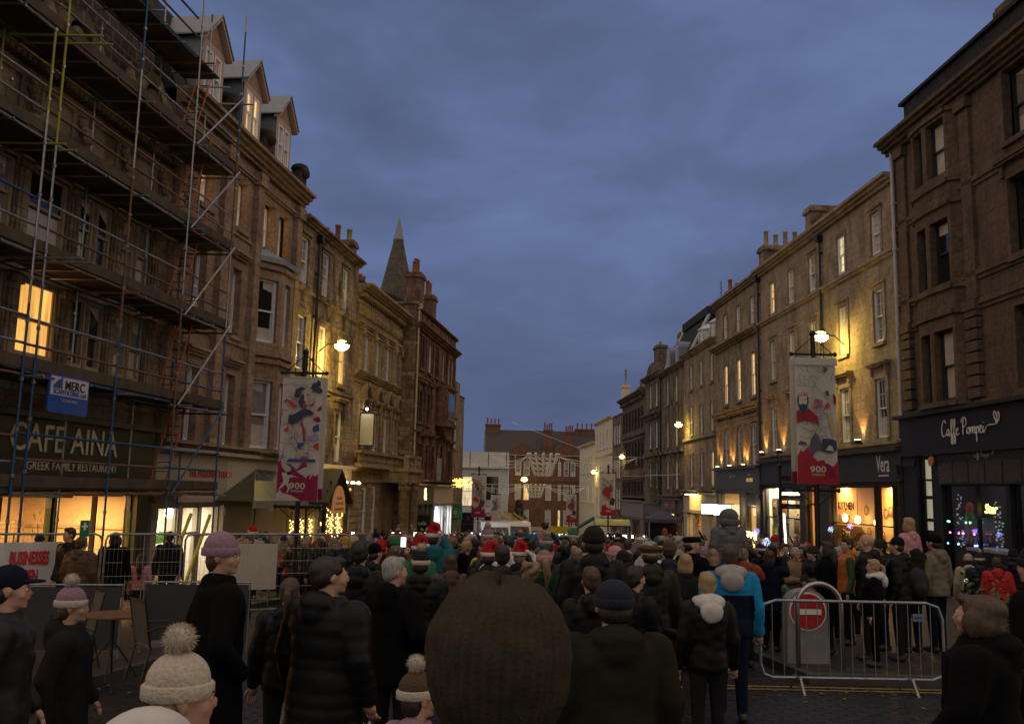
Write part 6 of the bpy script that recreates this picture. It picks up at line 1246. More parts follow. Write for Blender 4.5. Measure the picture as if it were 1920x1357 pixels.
def lift(x, y, z, label):
    t = thing('access_platform', label, 'lift truck', (x, y, G(x, y))); b0 = t.location.z; m = MB(); m.box(-1.1, 1.1, -2.5, 2.5, .4, 1.1); m.box(-1.0, 1.0, -2.6, -1.2, 1.1, 2.3); m.obj('chassis', mat('white_vehicle_paint'), t)
    m = MB(); z_ = z - b0; m.prism([(-.6, z_ - .2), (.9, z_ - .9), (.9, z_ - 1.2), (-.6, z_ - .6)], -.2, .2); m.box(.5, .9, -.25, .25, 1.1, z_ - .9); m.prism([(-.2, z_), (.0, z_ + .05), (1.2, z_ - .7), (1.0, z_ - .8)], -.25, .25); m.obj('boom', mat('lift_yellow', (.6, .4, .03), .4), t)
    m = MB(); m.box(-1.1, -.3, -.4, .4, z_ - 1.0, z_); m.obj('basket', mat('pale_basket', (.55, .5, .42), .5), t)
    for s_ in (-1, 1):
        for yy in (-1.6, 1.6): m = MB(); m.prism([(yy + .45 * math.cos(a), .45 + .45 * math.sin(a)) for a in np.linspace(0, 6.28, 18)[:-1]], s_ * .95, s_ * 1.15, 'x'); m.obj('wheel', mat('tyre'), t)
p = at(946, 958, 76); lift(p.x, 77, p.z, 'yellow and white access platform behind the white van'); p = at(965, 962, 88); lift(p.x, 88, p.z, 'farther yellow access platform left of the Christmas tree')
p = at(974, 935, 112); t = thing('christmas_tree', 'dark conical Christmas tree standing in front of the brick bank', 'tree', (p.x, 112, G(p.x, 112))); H = p.z - t.location.z; m = MB(); m.tube([(0, 0, 0), (0, 0, H)], [.16, .02], 8); m.obj('trunk', mat('bark', (.08, .05, .03), .9), t); m = MB(); rr = random.Random(1)
for k in range(3600): u = rr.random() ** .7; z = H * (1 - u * .92); r = .1 + 2.1 * u * (.75 + .25 * math.sin(z * 7)) * rr.uniform(.4, 1); a = rr.random() * 6.28; s_ = rr.uniform(.12, .25); x, y = r * math.cos(a), r * math.sin(a); m.add([(x, y, z), (x + s_ * math.cos(a), y + s_ * math.sin(a), z - .08), (x + s_ * math.cos(a + .6), y + s_ * math.sin(a + .6), z - .02)], [(0, 1, 2)])
m.obj('foliage', mat('fir_needles', (.025, .05, .025), .7, var=.4), t)
p = at(1243, 965, 52); t = thing('gazebo', 'dark navy pop up gazebo beside the amber lit doorway', 'gazebo', (p.x, 52, G(p.x, 52))); z0 = at(1243, 972, 52).z - t.location.z; z1 = at(1243, 964, 52).z - t.location.z + .25; m = MB(); m.add([(-.95, -.95, z0), (.95, -.95, z0), (.95, .95, z0), (-.95, .95, z0), (0, 0, z1)], [(0, 1, 4), (1, 2, 4), (2, 3, 4), (3, 0, 4)]); m.box(-.95, .95, -.96, -.94, z0 - .2, z0); m.box(-.96, -.94, -.94, .94, z0 - .2, z0); m.obj('roof', mat('navy_canvas', (.06, .06, .12), .7), t); m = MB(); m.box(-.9, .9, .85, .88, 0, z0 - .2); m.box(-.9, -.88, -.85, .85, 0, z0 - .2); m.obj('wall_cloth', mat('black_canvas', (.015, .014, .014), .9), t); m = MB()
for a, c in ((-.92, -.92), (.92, -.92)): m.tube([(a, c, 0), (a, c, z0)], .03, 6)
m.obj('leg', GALV, t)
p = at(1147, 984, 85); t = thing('bus_shelter', 'bus shelter with a yellowish barrel roof in the crowd by the dark houses', 'bus shelter', (p.x, 85, G(p.x, 85))); z0 = p.z - t.location.z; m = MB()
for i in range(8): a0 = PI * i / 8; a1 = PI * (i + 1) / 8; m.quad((-1.6, -1.0 * math.cos(a0), z0 + .55 * math.sin(a0)), (1.6, -1.0 * math.cos(a0), z0 + .55 * math.sin(a0)), (1.6, -1.0 * math.cos(a1), z0 + .55 * math.sin(a1)), (-1.6, -1.0 * math.cos(a1), z0 + .55 * math.sin(a1)))
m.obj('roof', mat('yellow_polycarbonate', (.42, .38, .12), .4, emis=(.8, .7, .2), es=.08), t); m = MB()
for a in (-1.5, 0, 1.5):
    for c in (-.9, .9): m.tube([(a, c, 0), (a, c, z0)], .04, 6)
m.box(-1.6, 1.6, -1.02, -.96, z0 - .12, z0); m.obj('frame', IRON, t)
t = thing('yellow_banner', 'long yellow banner held over the crowd below the bank sign', 'banner', at(1027, 999, 108)); m = MB(); m.box(0, 2.8, -.03, .03, 0, .8); m.obj('cloth', mat('yellow_cloth', (.65, .5, .02), .6, var=.1), t); m = MB(); m.tube([(.05, 0, -2.2), (.05, 0, .8)], .03, 6); m.tube([(2.75, 0, -2.2), (2.75, 0, .8)], .03, 6); m.obj('pole', IRON, t)
t = thing('green_boom', 'green sloping boom rising over the crowd near the cream building', 'boom', at(1078, 992, 100)); m = MB(); m.tube([(0, 0, -2.2), (0, 0, 0), (2.1, 0, 1.3)], .2, 8); m.ball((-.2, 0, -.3), (.7, .4, .5), 10, 8); m.obj('arm', mat('boom_green', (.02, .15, .06), .5, var=.3), t)
# light-up toys held up in the crowd
def toy(px, py, Y, r, cols, label):
    r *= .72
    p = at(px, py, Y); t = thing('light_up_toy', label, 'toy', p, 0, 'light-up toys held in the crowd'); m = MB()
    for k in range(26): a = k * 2.4; q = r * math.sqrt(k / 26); m.ball((q * math.cos(a), rnd.uniform(-.04, .04), q * math.sin(a)), r * .16, 6, 4, k % len(cols))
    m.obj('led_head', [mat('toy_%s' % '_'.join('%02d' % int(v * 10) for v in c), (1, 1, 1), emis=c, es=1.25, var=0) for c in cols], t); m = MB(); m.tube([(0, 0, -r * .8), (r * .6, 0, -r * 2.6)], r * .12, 6); m.obj('stick', mat('toy_stick', (.5, .1, .3), .5), t)
BL, PK, GR, WH, OR = (.05, .25, 1), (.7, .1, 1), (.1, 1, .5), (.7, .85, 1), (1, .5, .15)
toy(1437, 1016, 16.5, .10, (BL, (.1, .7, 1), OR), 'round light-up toy with a blue ring and orange middle'); toy(1418, 996, 17, .085, (BL, PK, (.2, .6, 1)), 'blue light-up toy held beside the fairy-lit door')
toy(1558, 992, 19, .085, (BL, GR, WH, PK), 'flashing light-up toy in front of the bakery window, left one'); toy(1594, 986, 19.5, .085, (PK, WH, BL), 'flashing purple light-up toy in front of the bakery window, right one')
toy(1828, 996, 20, .075, (BL, PK), 'blue light-up toy before the black cafe window'); toy(1873, 1002, 19, .07, (BL, (.1, .3, 1)), 'blue light-up toy above the red jacket'); toy(459, 1104, 17, .05, (BL, GR, PK), 'small coloured light toy low behind the mesh fence'); 
toy(1812, 1088, 17, .05, (OR, GR, PK), 'small red and green light toy low by the black shopfront')
p = at(1478, 996, 18.5); t = thing('light_stick', 'white glowing light stick held up in front of the gallery window', 'toy', p); m = MB(); m.tube([(-.05, 0, -.35), (-.08, 0, .35)], .018, 8); m.ball((-.05, 0, -.4), .05); m.obj('glow_tube', mat('toy_white', (1, 1, 1), emis=(.9, .95, 1), es=5, var=0), t)
# catenary wires
m = MB(); m.tube([at(1167, 893, 93), at(1275, 889, 66)], .018, 4); m.tube([at(956, 790, 130), at(1130, 857, 100)], .015, 4); o = m.obj('overhead_wire', STR); tag(o, 'thin wires strung between the lamp fixings on the far house fronts', 'wire')
# ------------------------------------------------------------ people
def remesh(mb, vox, sm=2):
    me = mb.mesh('tmp', GALV); o = D.objects.new('tmp', me); C.objects.link(o)
    r = o.modifiers.new('r', 'REMESH'); r.mode = 'VOXEL'; r.voxel_size = vox
    if sm: s_ = o.modifiers.new('s', 'SMOOTH'); s_.iterations = sm; s_.factor = .5
    dg = bpy.context.evaluated_depsgraph_get(); m2 = D.meshes.new_from_object(o.evaluated_get(dg)); v = np.empty(len(m2.vertices) * 3); m2.vertices.foreach_get('co', v); v = v.reshape(-1, 3)
    f = [tuple(p.vertices) for p in m2.polygons]; D.objects.remove(o); D.meshes.remove(me); D.meshes.remove(m2); return v, f
def loft(mb, rings, n=24, mi=None):
    vs = []; fs = []
    for z, rx, ry, cy in rings:
        for k in range(n): a = 2 * PI * k / n; c_, s_ = math.cos(a), math.sin(a); vs.append((rx * math.copysign(abs(c_) ** .8, c_), cy + ry * math.copysign(abs(s_) ** .9, s_), z))
    for i in range(len(rings) - 1):
        for k in range(n): fs.append((i * n + k, i * n + (k + 1) % n, (i + 1) * n + (k + 1) % n, (i + 1) * n + k))
    fs += [tuple(range(n - 1, -1, -1)), tuple((len(rings) - 1) * n + k for k in range(n))]; mb.add(vs, fs, mi)
def limb(mb, pts, rs, n=12, quilt=0, step=.02):
    P_, R__ = [], []
    for i in range(len(pts) - 1):
        a, b_ = Vector(pts[i]), Vector(pts[i + 1]); k = max(2, int((b_ - a).length / step))
        for j in range(k + (i == len(pts) - 2)): t = j / k; P_.append(a.lerp(b_, t)); R__.append(rs[i] + (rs[i + 1] - rs[i]) * t)
    acc = 0
    for i in range(len(P_)):
        if i: acc += (P_[i] - P_[i - 1]).length
        if quilt: R__[i] *= 1 + quilt * (abs(math.sin(acc * PI / .085)) - .6)
    mb.tube(P_, R__, n); [mb.ball(p, r, 10, 6) for p, r in ((P_[0], R__[0]), (P_[-1], R__[-1]))]
POSE = {'down': ((-.02, 0), [(.25, -.03, 1.13), (.27, .05, .86)]), 'front': ((0, .02), [(.25, .03, 1.14), (.09, .26, 1.16)]), 'pocket': ((0, .02), [(.31, -.07, 1.14), (.21, .10, .95)]),
        'phone': ((0, .02), [(.24, .17, 1.36), (.10, .30, 1.62)]), 'carry': ((0, 0), [(.29, .12, 1.30), (.12, .17, 1.47)]), 'walk': ((.24, -.20), [(.25, -.04, 1.13), (.26, .12, .90)]), 'reach': ((0, .1), [(.27, .05, 1.16), (.38, .30, 1.10)])}
HZ = 1.635
def arm_pts(pose, s_):
    E_, W_ = POSE[pose][1]; S_ = (.185 * s_, -.005, 1.405)
    if pose == 'phone' and s_ < 0: E_, W_ = POSE['front'][1]
    if pose == 'reach' and s_ < 0: E_, W_ = POSE['pocket'][1]
    if pose == 'walk' and s_ < 0: return S_, (-.25, .02, 1.13), (-.25, .16, .92)
    if pose == 'walk': return S_, (.26, -.10, 1.15), (.26, -.06, .88)
    return S_, (E_[0] * s_, E_[1], E_[2]), (W_[0] * s_, W_[1], W_[2])
def add_hand(mb, E_, W_, s_, mi):
    E_, W_ = Vector(E_), Vector(W_); d = (W_ - E_).normalized(); side = d.cross(Vector((0, 1, 0)) if abs(d.y) < .8 else Vector((0, 0, 1))).normalized(); nn = side.cross(d).normalized(); pc = W_ + d * .045
    mb.ball(pc, (.024, .04, .045), 8, 6, mi, Matrix((nn, side, d)).transposed())
    for k, (L_, o_) in enumerate(((.068, -.03), (.078, -.01), (.072, .01), (.056, .029))):
        a = pc + d * .035 + side * o_; b_ = a + d * L_ * .5 + nn * .008 * s_; c_ = b_ + (d * .6 + nn * .7 * s_).normalized() * L_ * .5; mb.tube([a, b_, c_], [.0095, .0085, .007], 6, True, mi)
    a = pc - d * .01 - side * .03; b_ = a - side * .022 + d * .03 + nn * .012 * s_; mb.tube([a, b_, b_ + d * .028 + nn * .008 * s_], [.012, .010, .008], 6, True, mi)
BODY = {}; COAT = {}; HEADW = {}
def body_mesh(pose, turn, hs, seat=False, vox=.013):
    key = (pose, turn, hs, seat)
    if key in BODY: return BODY[key]
    m = MB(); sa, sb = POSE[pose][0]
    if seat:       # riding on shoulders: thighs forward, shins hanging
        for s_, dy in ((-1, 0), (1, 0)): limb(m, [(s_ * .09, 0, .93), (s_ * .12, .30, .93), (s_ * .11, .34, .56)], [.085, .07, .045]); m.ball((s_ * .11, .40, .50), (.045, .12, .045), 10, 8)
    else:
        for s_, dy in ((-1, sa), (1, sb)):
            k = (s_ * .095, dy * .45 + .015, .49); a = (s_ * .10, dy, .085 + abs(dy) * .12); limb(m, [(s_ * .088, 0, .92), k, a], [.098, .066, .05]); m.ball((a[0] + s_ * .01, a[1] + .06, a[2] - .035), (.047, .135, .045), 12, 8); m.ball((a[0], a[1] - .02, a[2] - .03), (.043, .06, .05), 10, 6)
    loft(m, [(.82, .14, .10, 0), (.95, .165, .115, -.01), (1.1, .14, .10, 0), (1.3, .165, .11, 0), (1.42, .17, .09, 0), (1.47, .06, .06, 0)], 20)
    for s_ in (-1, 1): S_, E_, W_ = arm_pts(pose, s_); limb(m, [S_, E_, W_], [.052, .042, .028])
    T = Matrix.Translation((0, 0, HZ - .115)) @ Matrix.Rotation(turn, 4, 'Z') @ Matrix.Scale(hs, 4) @ Matrix.Translation((0, 0, .115)); h = MB()
    for c_, r_ in (((0, -.012, .035), (.077, .097, .088)), ((0, .03, -.058), (.053, .060, .060)), ((0, .045, -.012), (.060, .052, .078)), ((0, .100, -.022), (.013, .019, .026)), ((0, .083, .020), (.050, .018, .013)), ((0, .090, -.060), (.025, .013, .010)), ((0, .075, -.092), (.024, .022, .020)), ((.080, -.005, -.012), (.010, .021, .033)), ((-.080, -.005, -.012), (.010, .021, .033)), ((.036, .062, -.03), (.025, .03, .026)), ((-.036, .062, -.03), (.025, .03, .026))): h.ball(c_, r_, 14, 10)
    h.tube([(0, -.02, -.22), (0, -.012, -.05)], .055, 12); h.v = [tuple(T @ Vector(p)) for p in h.v]; m.add(h.v, h.f)
    v, f = remesh(m, vox, 1); out_ = MB(); Ti = T.inverted(); mats = []
    for q in f:
        c_ = v[list(q)].mean(axis=0); z = c_[2]; mi = 0
        if seat: mi = 2 if z < .55 else 1 if z < 1.0 else 0
        elif z < .96: mi = 1 if z > .10 + .1 * abs(c_[1]) else 2
        if mi == 1 and abs(c_[0]) > .2 and pose != 'walk': mi = 0
        if z > 1.5:
            lc = Ti @ Vector(c_)
            if abs(lc.z + .060) < .008 and abs(lc.x) < .024 and lc.y > .08: mi = 3
        mats.append(mi)
    out_.add([tuple(p) for p in v], f); out_.m = mats
    for s_ in (-1, 1):
        S_, E_, W_ = arm_pts(pose, s_)
        if pose != 'pocket': add_hand(out_, E_, W_, s_, 0)
        e_ = MB(); e_.ball((s_ * .029, .086, .002), .0125, 8, 6, 5); e_.ball((s_ * .029, .0955, .002), .006, 6, 5, 4); e_.box(s_ * .014, s_ * .044, .092, .100, .017, .022, 4); out_.add([tuple(T @ Vector(p)) for p in e_.v], e_.f); out_.m[-len(e_.f):] = e_.m
    me = out_.mesh('person_body', [mat('skin'), mat('trousers'), mat('shoes'), mat('lips'), mat('eye_dark'), mat('eye_white')], True); BODY[key] = me; return me
mat('skin', (.50, .29, .20), .5, var=.06, bump=.05); mat('trousers', (.03, .03, .04), .85, var=.2); mat('shoes', (.03, .03, .03), .6, var=.2); mat('lips', (.38, .15, .12), .5, var=0); mat('eye_dark', (.02, .015, .01), .3, var=0); mat('eye_white', (.6, .58, .55), .3, var=0)
def coat_mesh(style, pose, seat=False):
    key = (style, pose, seat)
    if key in COAT: return COAT[key]
    m = MB(); q = {'puffer': .05, 'long puffer': .05, 'gilet': .05}.get(style, 0); hem = {'puffer': .84, 'jacket': .84, 'parka': .72, 'long coat': .52, 'long puffer': .62, 'hoodie': .86, 'gilet': .86, 'two tone jacket': .84}[style]
    if seat: hem = .88
    f = {'puffer': 1.16, 'long puffer': 1.15, 'jacket': 1.04, 'parka': 1.10, 'long coat': 1.06, 'hoodie': 1.0, 'gilet': 1.12, 'two tone jacket': 1.06}[style]
    prof = [(hem, .185, .15), (.95, .19, .145), (1.08, .175, .135), (1.22, .185, .14), (1.34, .20, .14), (1.41, .195, .125), (1.455, .13, .10), (1.485, .085, .085), (1.52, .075, .08)]
    if hem < .8: prof.insert(1, (.82, .19, .15)); prof[0] = (hem, .215 if 'coat' in style else .20, .17)
    rings = []; z = hem
    while z < 1.52:
        for a, b_ in zip(prof, prof[1:]):
            if a[0] <= z <= b_[0]: t = (z - a[0]) / (b_[0] - a[0]); rx, ry = a[1] + (b_[1] - a[1]) * t, a[2] + (b_[2] - a[2]) * t; break
        g = (1 + q * 1.0 * (abs(math.sin((z - hem + .02 * math.sin(z * 23)) * PI / .105)) ** .6 - .6)) if z < 1.40 else 1
        rings.append((z, rx * f * g, ry * f * g, .0)); z += .012
    loft(m, rings, 28)
    for s_ in (-1, 1):
        S_, E_, W_ = arm_pts(pose, s_)
        rr_ = [.085 * f, .068 * f, .050 * f] if style != 'gilet' else [.07, .058, .045]; limb(m, [S_, E_, tuple(Vector(E_).lerp(Vector(W_), .93))], rr_, 14, q if style != 'gilet' else 0)
    if style in ('parka', 'hoodie', 'puffer', 'jacket', 'long puffer'): m.ball((0, -.10, 1.47), (.12, .075, .085), 14, 8); m.ball((0, -.13, 1.40), (.09, .05, .08), 12, 8)
    if style == 'long coat': m.ball((0, -.03, 1.49), (.10, .09, .05), 14, 8)
    m.box(-.004, .004, .10 * f, .158 * f, hem + .05, 1.40)
    v, fc = remesh(m, .0155, 2)
    # cloth folds pushed into the surface
    from mathutils import noise
    k = .007 if not q else .004; v = np.array([p + np.array([1, 1, 0]) * (p * np.array([1, 1, 0])) / (np.hypot(p[0], p[1]) + .05) * k * noise.noise(Vector((p[0] * 9, p[1] * 9, p[2] * (15 if hem > .8 else 8)))) * 2 for p in v])
    o = MB(); o.add([tuple(p) for p in v], fc)
    if style == 'two tone jacket': o.m = [1 if (v[list(g_)].mean(axis=0)[2] < 1.27 and abs(v[list(g_)].mean(axis=0)[0]) < .215) else 0 for g_ in fc]
    if style == 'gilet': o.m = [1 if abs(v[list(g_)].mean(axis=0)[0]) > .215 or (abs(v[list(g_)].mean(axis=0)[0]) > .16 and v[list(g_)].mean(axis=0)[1] > .16) else 0 for g_ in fc]
    me = o.mesh('coat_mesh', [mat('cloth_black', (.012, .012, .014)), mat('cloth_forest', (.02, .07, .04))], True); COAT[key] = me; return me
def rib(m, c, rx, ry, z0, z1, n=44, mi=1, amp=.03):
    vs = []; fs = []
    for z, k in ((z0, .97), (z0 + .006, 1.03), (z1 - .006, 1.03), (z1, .96)):
        for i in range(n): a = 2 * PI * i / n; q = k * (1 + amp * math.cos(PI * i)); vs.append((c[0] + rx * q * math.cos(a), c[1] + ry * q * math.sin(a), z))
    for j in range(3):
        for i in range(n): fs.append((j * n + i, j * n + (i + 1) % n, (j + 1) * n + (i + 1) % n, (j + 1) * n + i))
    fs.append(tuple(range(3 * n, 4 * n))); m.add(vs, fs, mi)
def head_mesh(kind):
    if kind in HEADW: return HEADW[kind]
    m = MB(); o = MB(); B = lambda c, r, mb=m: mb.ball(c, r, 18, 12)
    hair_back = lambda: (B((0, -.022, .042), (.084, .102, .092)), B((0, -.055, -.005), (.076, .058, .085)))
    def put(mb, mi, vox=.010, wob=0):
        v, f = remesh(mb, vox, 2)
        if wob:
            from mathutils import noise
            v = np.array([p * (1 + wob * noise.noise(Vector((math.atan2(p[0], p[1]) * 7, p[2] * 6, 0)))) for p in v])
        o.add([tuple(p) for p in v], f, mi)
    if kind in ('short', 'crop', 'pony', 'bun', 'bob', 'long', 'curly'):
        hair_back(); B((0, .045, .095), (.058, .045, .032)); B((.066, -.03, .01), (.02, .04, .06)); B((-.066, -.03, .01), (.02, .04, .06))
        if kind == 'bob': B((0, -.04, -.05), (.092, .07, .11)); B((.078, .01, -.04), (.025, .05, .09)); B((-.078, .01, -.04), (.025, .05, .09))
        if kind == 'long': B((0, -.05, -.05), (.095, .07, .12)); limb(m, [(0, -.07, -.05), (0, -.105, -.20), (0, -.12, -.38)], [.085, .075, .035]); B((.078, .005, -.05), (.024, .045, .11)); B((-.078, .005, -.05), (.024, .045, .11))
        if kind == 'pony': limb(m, [(0, -.10, .04), (0, -.16, .0), (.01, -.165, -.12), (0, -.15, -.30)], [.024, .035, .032, .012])
        if kind == 'bun': B((0, -.06, .12), (.045, .045, .04))
        if kind == 'curly': [B((.08 * math.cos(a * 2.4) * .9, -.02 + .09 * math.sin(a * 2.4), .02 + .1 * (a % 7) / 7), (.035, .035, .035)) for a in range(22)]
        put(m, 0, .009, .05 if kind != 'crop' else .01)
    elif kind in ('beanie', 'pompom beanie', 'slouch'):
        hb = MB(); B((0, -.045, -.03), (.080, .055, .075), hb); put(hb, 2, .012, .04)
        B((0, -.015, .055), (.089, .106, .098)); 
        if kind == 'slouch': B((0, -.06, .12), (.075, .08, .06))
        put(m, 0); rib(o, (0, -.014, 0), .092, .111, .0, .052)
        if kind == 'pompom beanie':
            pp = MB(); B((0, -.02, .19), (.048, .048, .045), pp)
            rp = random.Random(5)
            for k in range(1500):
                q = Vector((rp.gauss(0, 1), rp.gauss(0, 1), rp.gauss(0, 1))).normalized(); c_ = Vector((0, -.02, .19)) + q * .040; t_ = c_ + q * rp.uniform(.012, .024) + Vector((rp.gauss(0, .004), rp.gauss(0, .004), -.003)); w_ = q.cross(Vector((rp.gauss(0, 1), .3, 1))).normalized() * .0022
                pp.add([c_ - w_, c_ + w_, t_], [(0, 1, 2)])
            o.add(pp.v, pp.f, 1)
    elif kind == 'santa':
        hb = MB(); B((0, -.045, -.03), (.080, .055, .075), hb); put(hb, 2, .012, .04)
        limb(m, [(0, -.012, .05), (0, -.02, .12), (.03, -.05, .19), (.11, -.08, .17), (.14, -.09, .10)], [.098, .080, .048, .030, .018]); put(m, 0); rib(o, (0, -.014, 0), .100, .118, .015, .065, amp=.0); o.ball((.145, -.095, .075), .030, 10, 8, 1)
    elif kind == 'flat cap':
        hb = MB(); B((0, -.04, -.02), (.079, .060, .075), hb); put(hb, 2, .012, .02); B((0, -.005, .078), (.105, .128, .038)); B((0, .08, .055), (.075, .06, .016)); B((0, -.02, .06), (.088, .104, .055)); put(m, 0)
    elif kind == 'baseball cap':
        hb = MB(); B((0, -.04, -.02), (.079, .060, .075), hb); put(hb, 2, .012, .02); B((0, -.012, .05), (.086, .104, .092)); B((0, .115, .045), (.065, .075, .011)); put(m, 0)
    elif kind == 'hood': B((0, -.02, .03), (.115, .125, .125)); B((0, -.05, -.06), (.13, .10, .10)); put(m, 0, .012, .03)
    elif kind == 'headband':
        hair_back(); B((0, .045, .09), (.055, .04, .03)); limb(m, [(0, -.10, .04), (0, -.16, .0), (.02, -.17, -.14), (.0, -.15, -.32)], [.028, .045, .042, .015]); put(m, 2, .009, .05); rib(o, (0, -.02, 0), .090, .108, .015, .075, amp=0); rib(o, (0, -.165, 0), .03, .02, -.01, .02, 12, 1, 0)
    me = o.mesh('head_wear', [mat('cloth_black'), mat('cloth_white', (.6, .57, .52)), mat('hair_brown', (.07, .04, .02))], True); HEADW[kind] = me; return me
COL = {'black': (.005, .005, .006), 'charcoal': (.018, .018, .02), 'navy': (.009, .013, .03), 'dark green': (.02, .045, .03), 'olive': (.020, .021, .012), 'khaki': (.17, .15, .10), 'grey': (.12, .12, .12), 'light grey': (.35, .34, .33), 'brown': (.09, .055, .035), 'tan': (.26, .17, .10), 'beige': (.40, .33, .25), 'cream': (.55, .48, .38), 'red': (.42, .02, .02), 'burgundy': (.12, .015, .025), 'rust': (.32, .07, .03), 'pink': (.55, .25, .28), 'purple': (.12, .06, .18), 'mauve': (.30, .18, .24), 'blue': (.02, .10, .35), 'teal': (.02, .13, .15), 'sky blue': (.02, .26, .55), 'yellow': (.55, .40, .04), 'orange': (.50, .14, .03), 'white': (.60, .58, .56), 'green': (.03, .16, .07)}
def cloth(c, kind='woven'):
    n = 'cloth_%s_%s' % (c.replace(' ', '_'), kind)
    if n in MATS: return MATS[n]
    if kind == 'knit':
        m = mat(n, COL[c], .95, var=.3, nscale=70, bump=.35); return m
    m = mat(n, COL[c], .5 if kind == 'nylon' else .92, var=.22, nscale=12, bump=.25 if kind != 'nylon' else .15, spec=.22 if kind == 'nylon' else .1); return m
HAIRC = {'dark': (.018, .013, .010), 'brown': (.06, .035, .02), 'blonde': (.34, .23, .11), 'grey': (.30, .29, .28), 'ginger': (.22, .08, .03), 'fair': (.22, .15, .09), 'black': (.008, .007, .007)}
def hairm(c):
    n = 'hair_' + c
    if n in MATS and n != 'hair_brown': return MATS[n]
    if n + '_strand' in MATS: return MATS[n + '_strand']
    m = mat(n + '_strand', HAIRC[c], .5, var=0); t = m.node_tree; b_ = t.nodes['Principled BSDF']; c_ = t.nodes.new('ShaderNodeTexCoord'); mp_ = t.nodes.new('ShaderNodeMapping'); mp_.inputs['Scale'].default_value = (90, 90, 6); nn = t.nodes.new('ShaderNodeTexNoise'); nn.inputs['Scale'].default_value = 1; nn.inputs['Detail'].default_value = 3
    t.links.new(c_.outputs['Object'], mp_.inputs[0]); t.links.new(mp_.outputs[0], nn.inputs[0]); x = t.nodes.new('ShaderNodeMix'); x.data_type = 'RGBA'; x.inputs[6].default_value = (*[v * .35 for v in HAIRC[c]], 1); x.inputs[7].default_value = (*[min(1, v * 1.6) for v in HAIRC[c]], 1); t.links.new(nn.outputs['Fac'], x.inputs[0]); t.links.new(x.outputs[2], b_.inputs['Base Color']); p = t.nodes.new('ShaderNodeBump'); p.inputs['Strength'].default_value = .7; p.inputs['Distance'].default_value = .01; t.links.new(nn.outputs['Fac'], p.inputs['Height']); t.links.new(p.outputs[0], b_.inputs['Normal'])
    return m
def setm(o, i, m):
    if i < len(o.material_slots): o.material_slots[i].link = 'OBJECT'; o.material_slots[i].material = m
HATS = ('beanie', 'pompom beanie', 'slouch', 'santa', 'flat cap', 'baseball cap', 'hood', 'headband')
def person(x, y, h, rz, label, coat=('jacket', 'black'), head=('short', 'dark'), hair='dark', pose='down', turn=0., trousers='charcoal', group=None, child=False, seat=False, z=None, wid=1., skin=None, fur=None, lower=None, hoodc=None):
    hs = 1.28 if child else 1.0; H = 1.75 + (.23 * (hs - 1)); s_ = h / H
    o = D.objects.new('person', body_mesh(pose, turn, hs, seat)); C.objects.link(o); o.location = (x, y, G(x, y) + (.12 if (y > 12.1 and (x > max(2.7, FR(y) - 11.6) if y < 16 else x > FR(y) - 4.2)) or (y > 9.4 and x < FL(y) + 3.9) else .0) if z is None else z); o.rotation_euler = (0, 0, rz); o.scale = (s_ * wid, s_ * wid, s_)
    tag(o, label, 'child' if child else 'person', group); setm(o, 1, cloth(trousers)); setm(o, 2, cloth('white') if rnd.random() < .2 and not seat else MATS['shoes'])
    if skin: setm(o, 0, skin)
    st, cc = coat; c = D.objects.new('coat', coat_mesh(st, pose, seat)); C.objects.link(c); c.parent = o; setm(c, 0, cloth(cc, 'nylon' if 'puffer' in st or st in ('jacket', 'gilet') else 'woven'))
    if lower: setm(c, 1, cloth(lower))
    if head:
        k, hc = head; hw = D.objects.new('hat' if k in HATS else 'hair', head_mesh(k)); C.objects.link(hw); hw.parent = o; hw.location = (0, 0, HZ + .115 * (hs - 1)); hw.rotation_euler = (0, 0, turn); hw.scale = (hs,) * 3
        setm(hw, 0, cloth(hc, 'knit' if 'beanie' in k or k == 'slouch' else 'woven') if k in HATS and k != 'headband' else hairm(hc if k != 'headband' else hair)); setm(hw, 2, hairm(hair))
        if k == 'headband': setm(hw, 1, cloth(hc, 'knit'))
        elif 'beanie' in k or k == 'slouch': setm(hw, 1, cloth(hc if k != 'pompom beanie' else 'cream', 'knit'))
    if hoodc:
        if 'hoodmesh' not in HEADW:
            q = MB(); q.ball((0, -.085, 1.475), (.135, .095, .075), 16, 10); q.ball((0, -.15, 1.405), (.10, .055, .095), 14, 8); q.ball((.075, .0, 1.475), (.05, .09, .05), 12, 8); q.ball((-.075, .0, 1.475), (.05, .09, .05), 12, 8); v_, f_ = remesh(q, .012, 2); q = MB(); q.add([((p_[0]) * 1.14, (p_[1] + .08) * 1.22 - .085, (p_[2] - 1.45) * 1.12 + 1.455 + .012 * noise.noise(Vector(p_) * 14)) for p_ in v_], f_); HEADW['hoodmesh'] = q.mesh('hood_mesh', [MATS['cloth_black']], True)
        hd = D.objects.new('hood', HEADW['hoodmesh']); C.objects.link(hd); hd.parent = o; setm(hd, 0, cloth(hoodc))
    if fur:
        f_ = MB(); rr_ = random.Random(3)
        for k in range(240): a = rr_.uniform(0, 2 * PI); b_ = rr_.uniform(0, 2 * PI); q = Vector((.13 * math.cos(a), -.06 + .10 * math.sin(a), 1.47 + .035 * math.sin(b_))); d = Vector((math.cos(a), math.sin(a), rr_.uniform(-.6, .9))).normalized(); f_.add([q, q + d * .05 + Vector((.012, 0, 0)), q + d * .045 + Vector((0, .012, 0))], [(0, 1, 2)])
        f_.tube([(.12 * math.cos(a), -.06 + .09 * math.sin(a), 1.465) for a in np.linspace(0, 2 * PI, 20)], .03, 8); f_.obj('fur_trim', cloth(fur, 'woven'), o)
    return o
SPOTS = []
from mathutils import noise
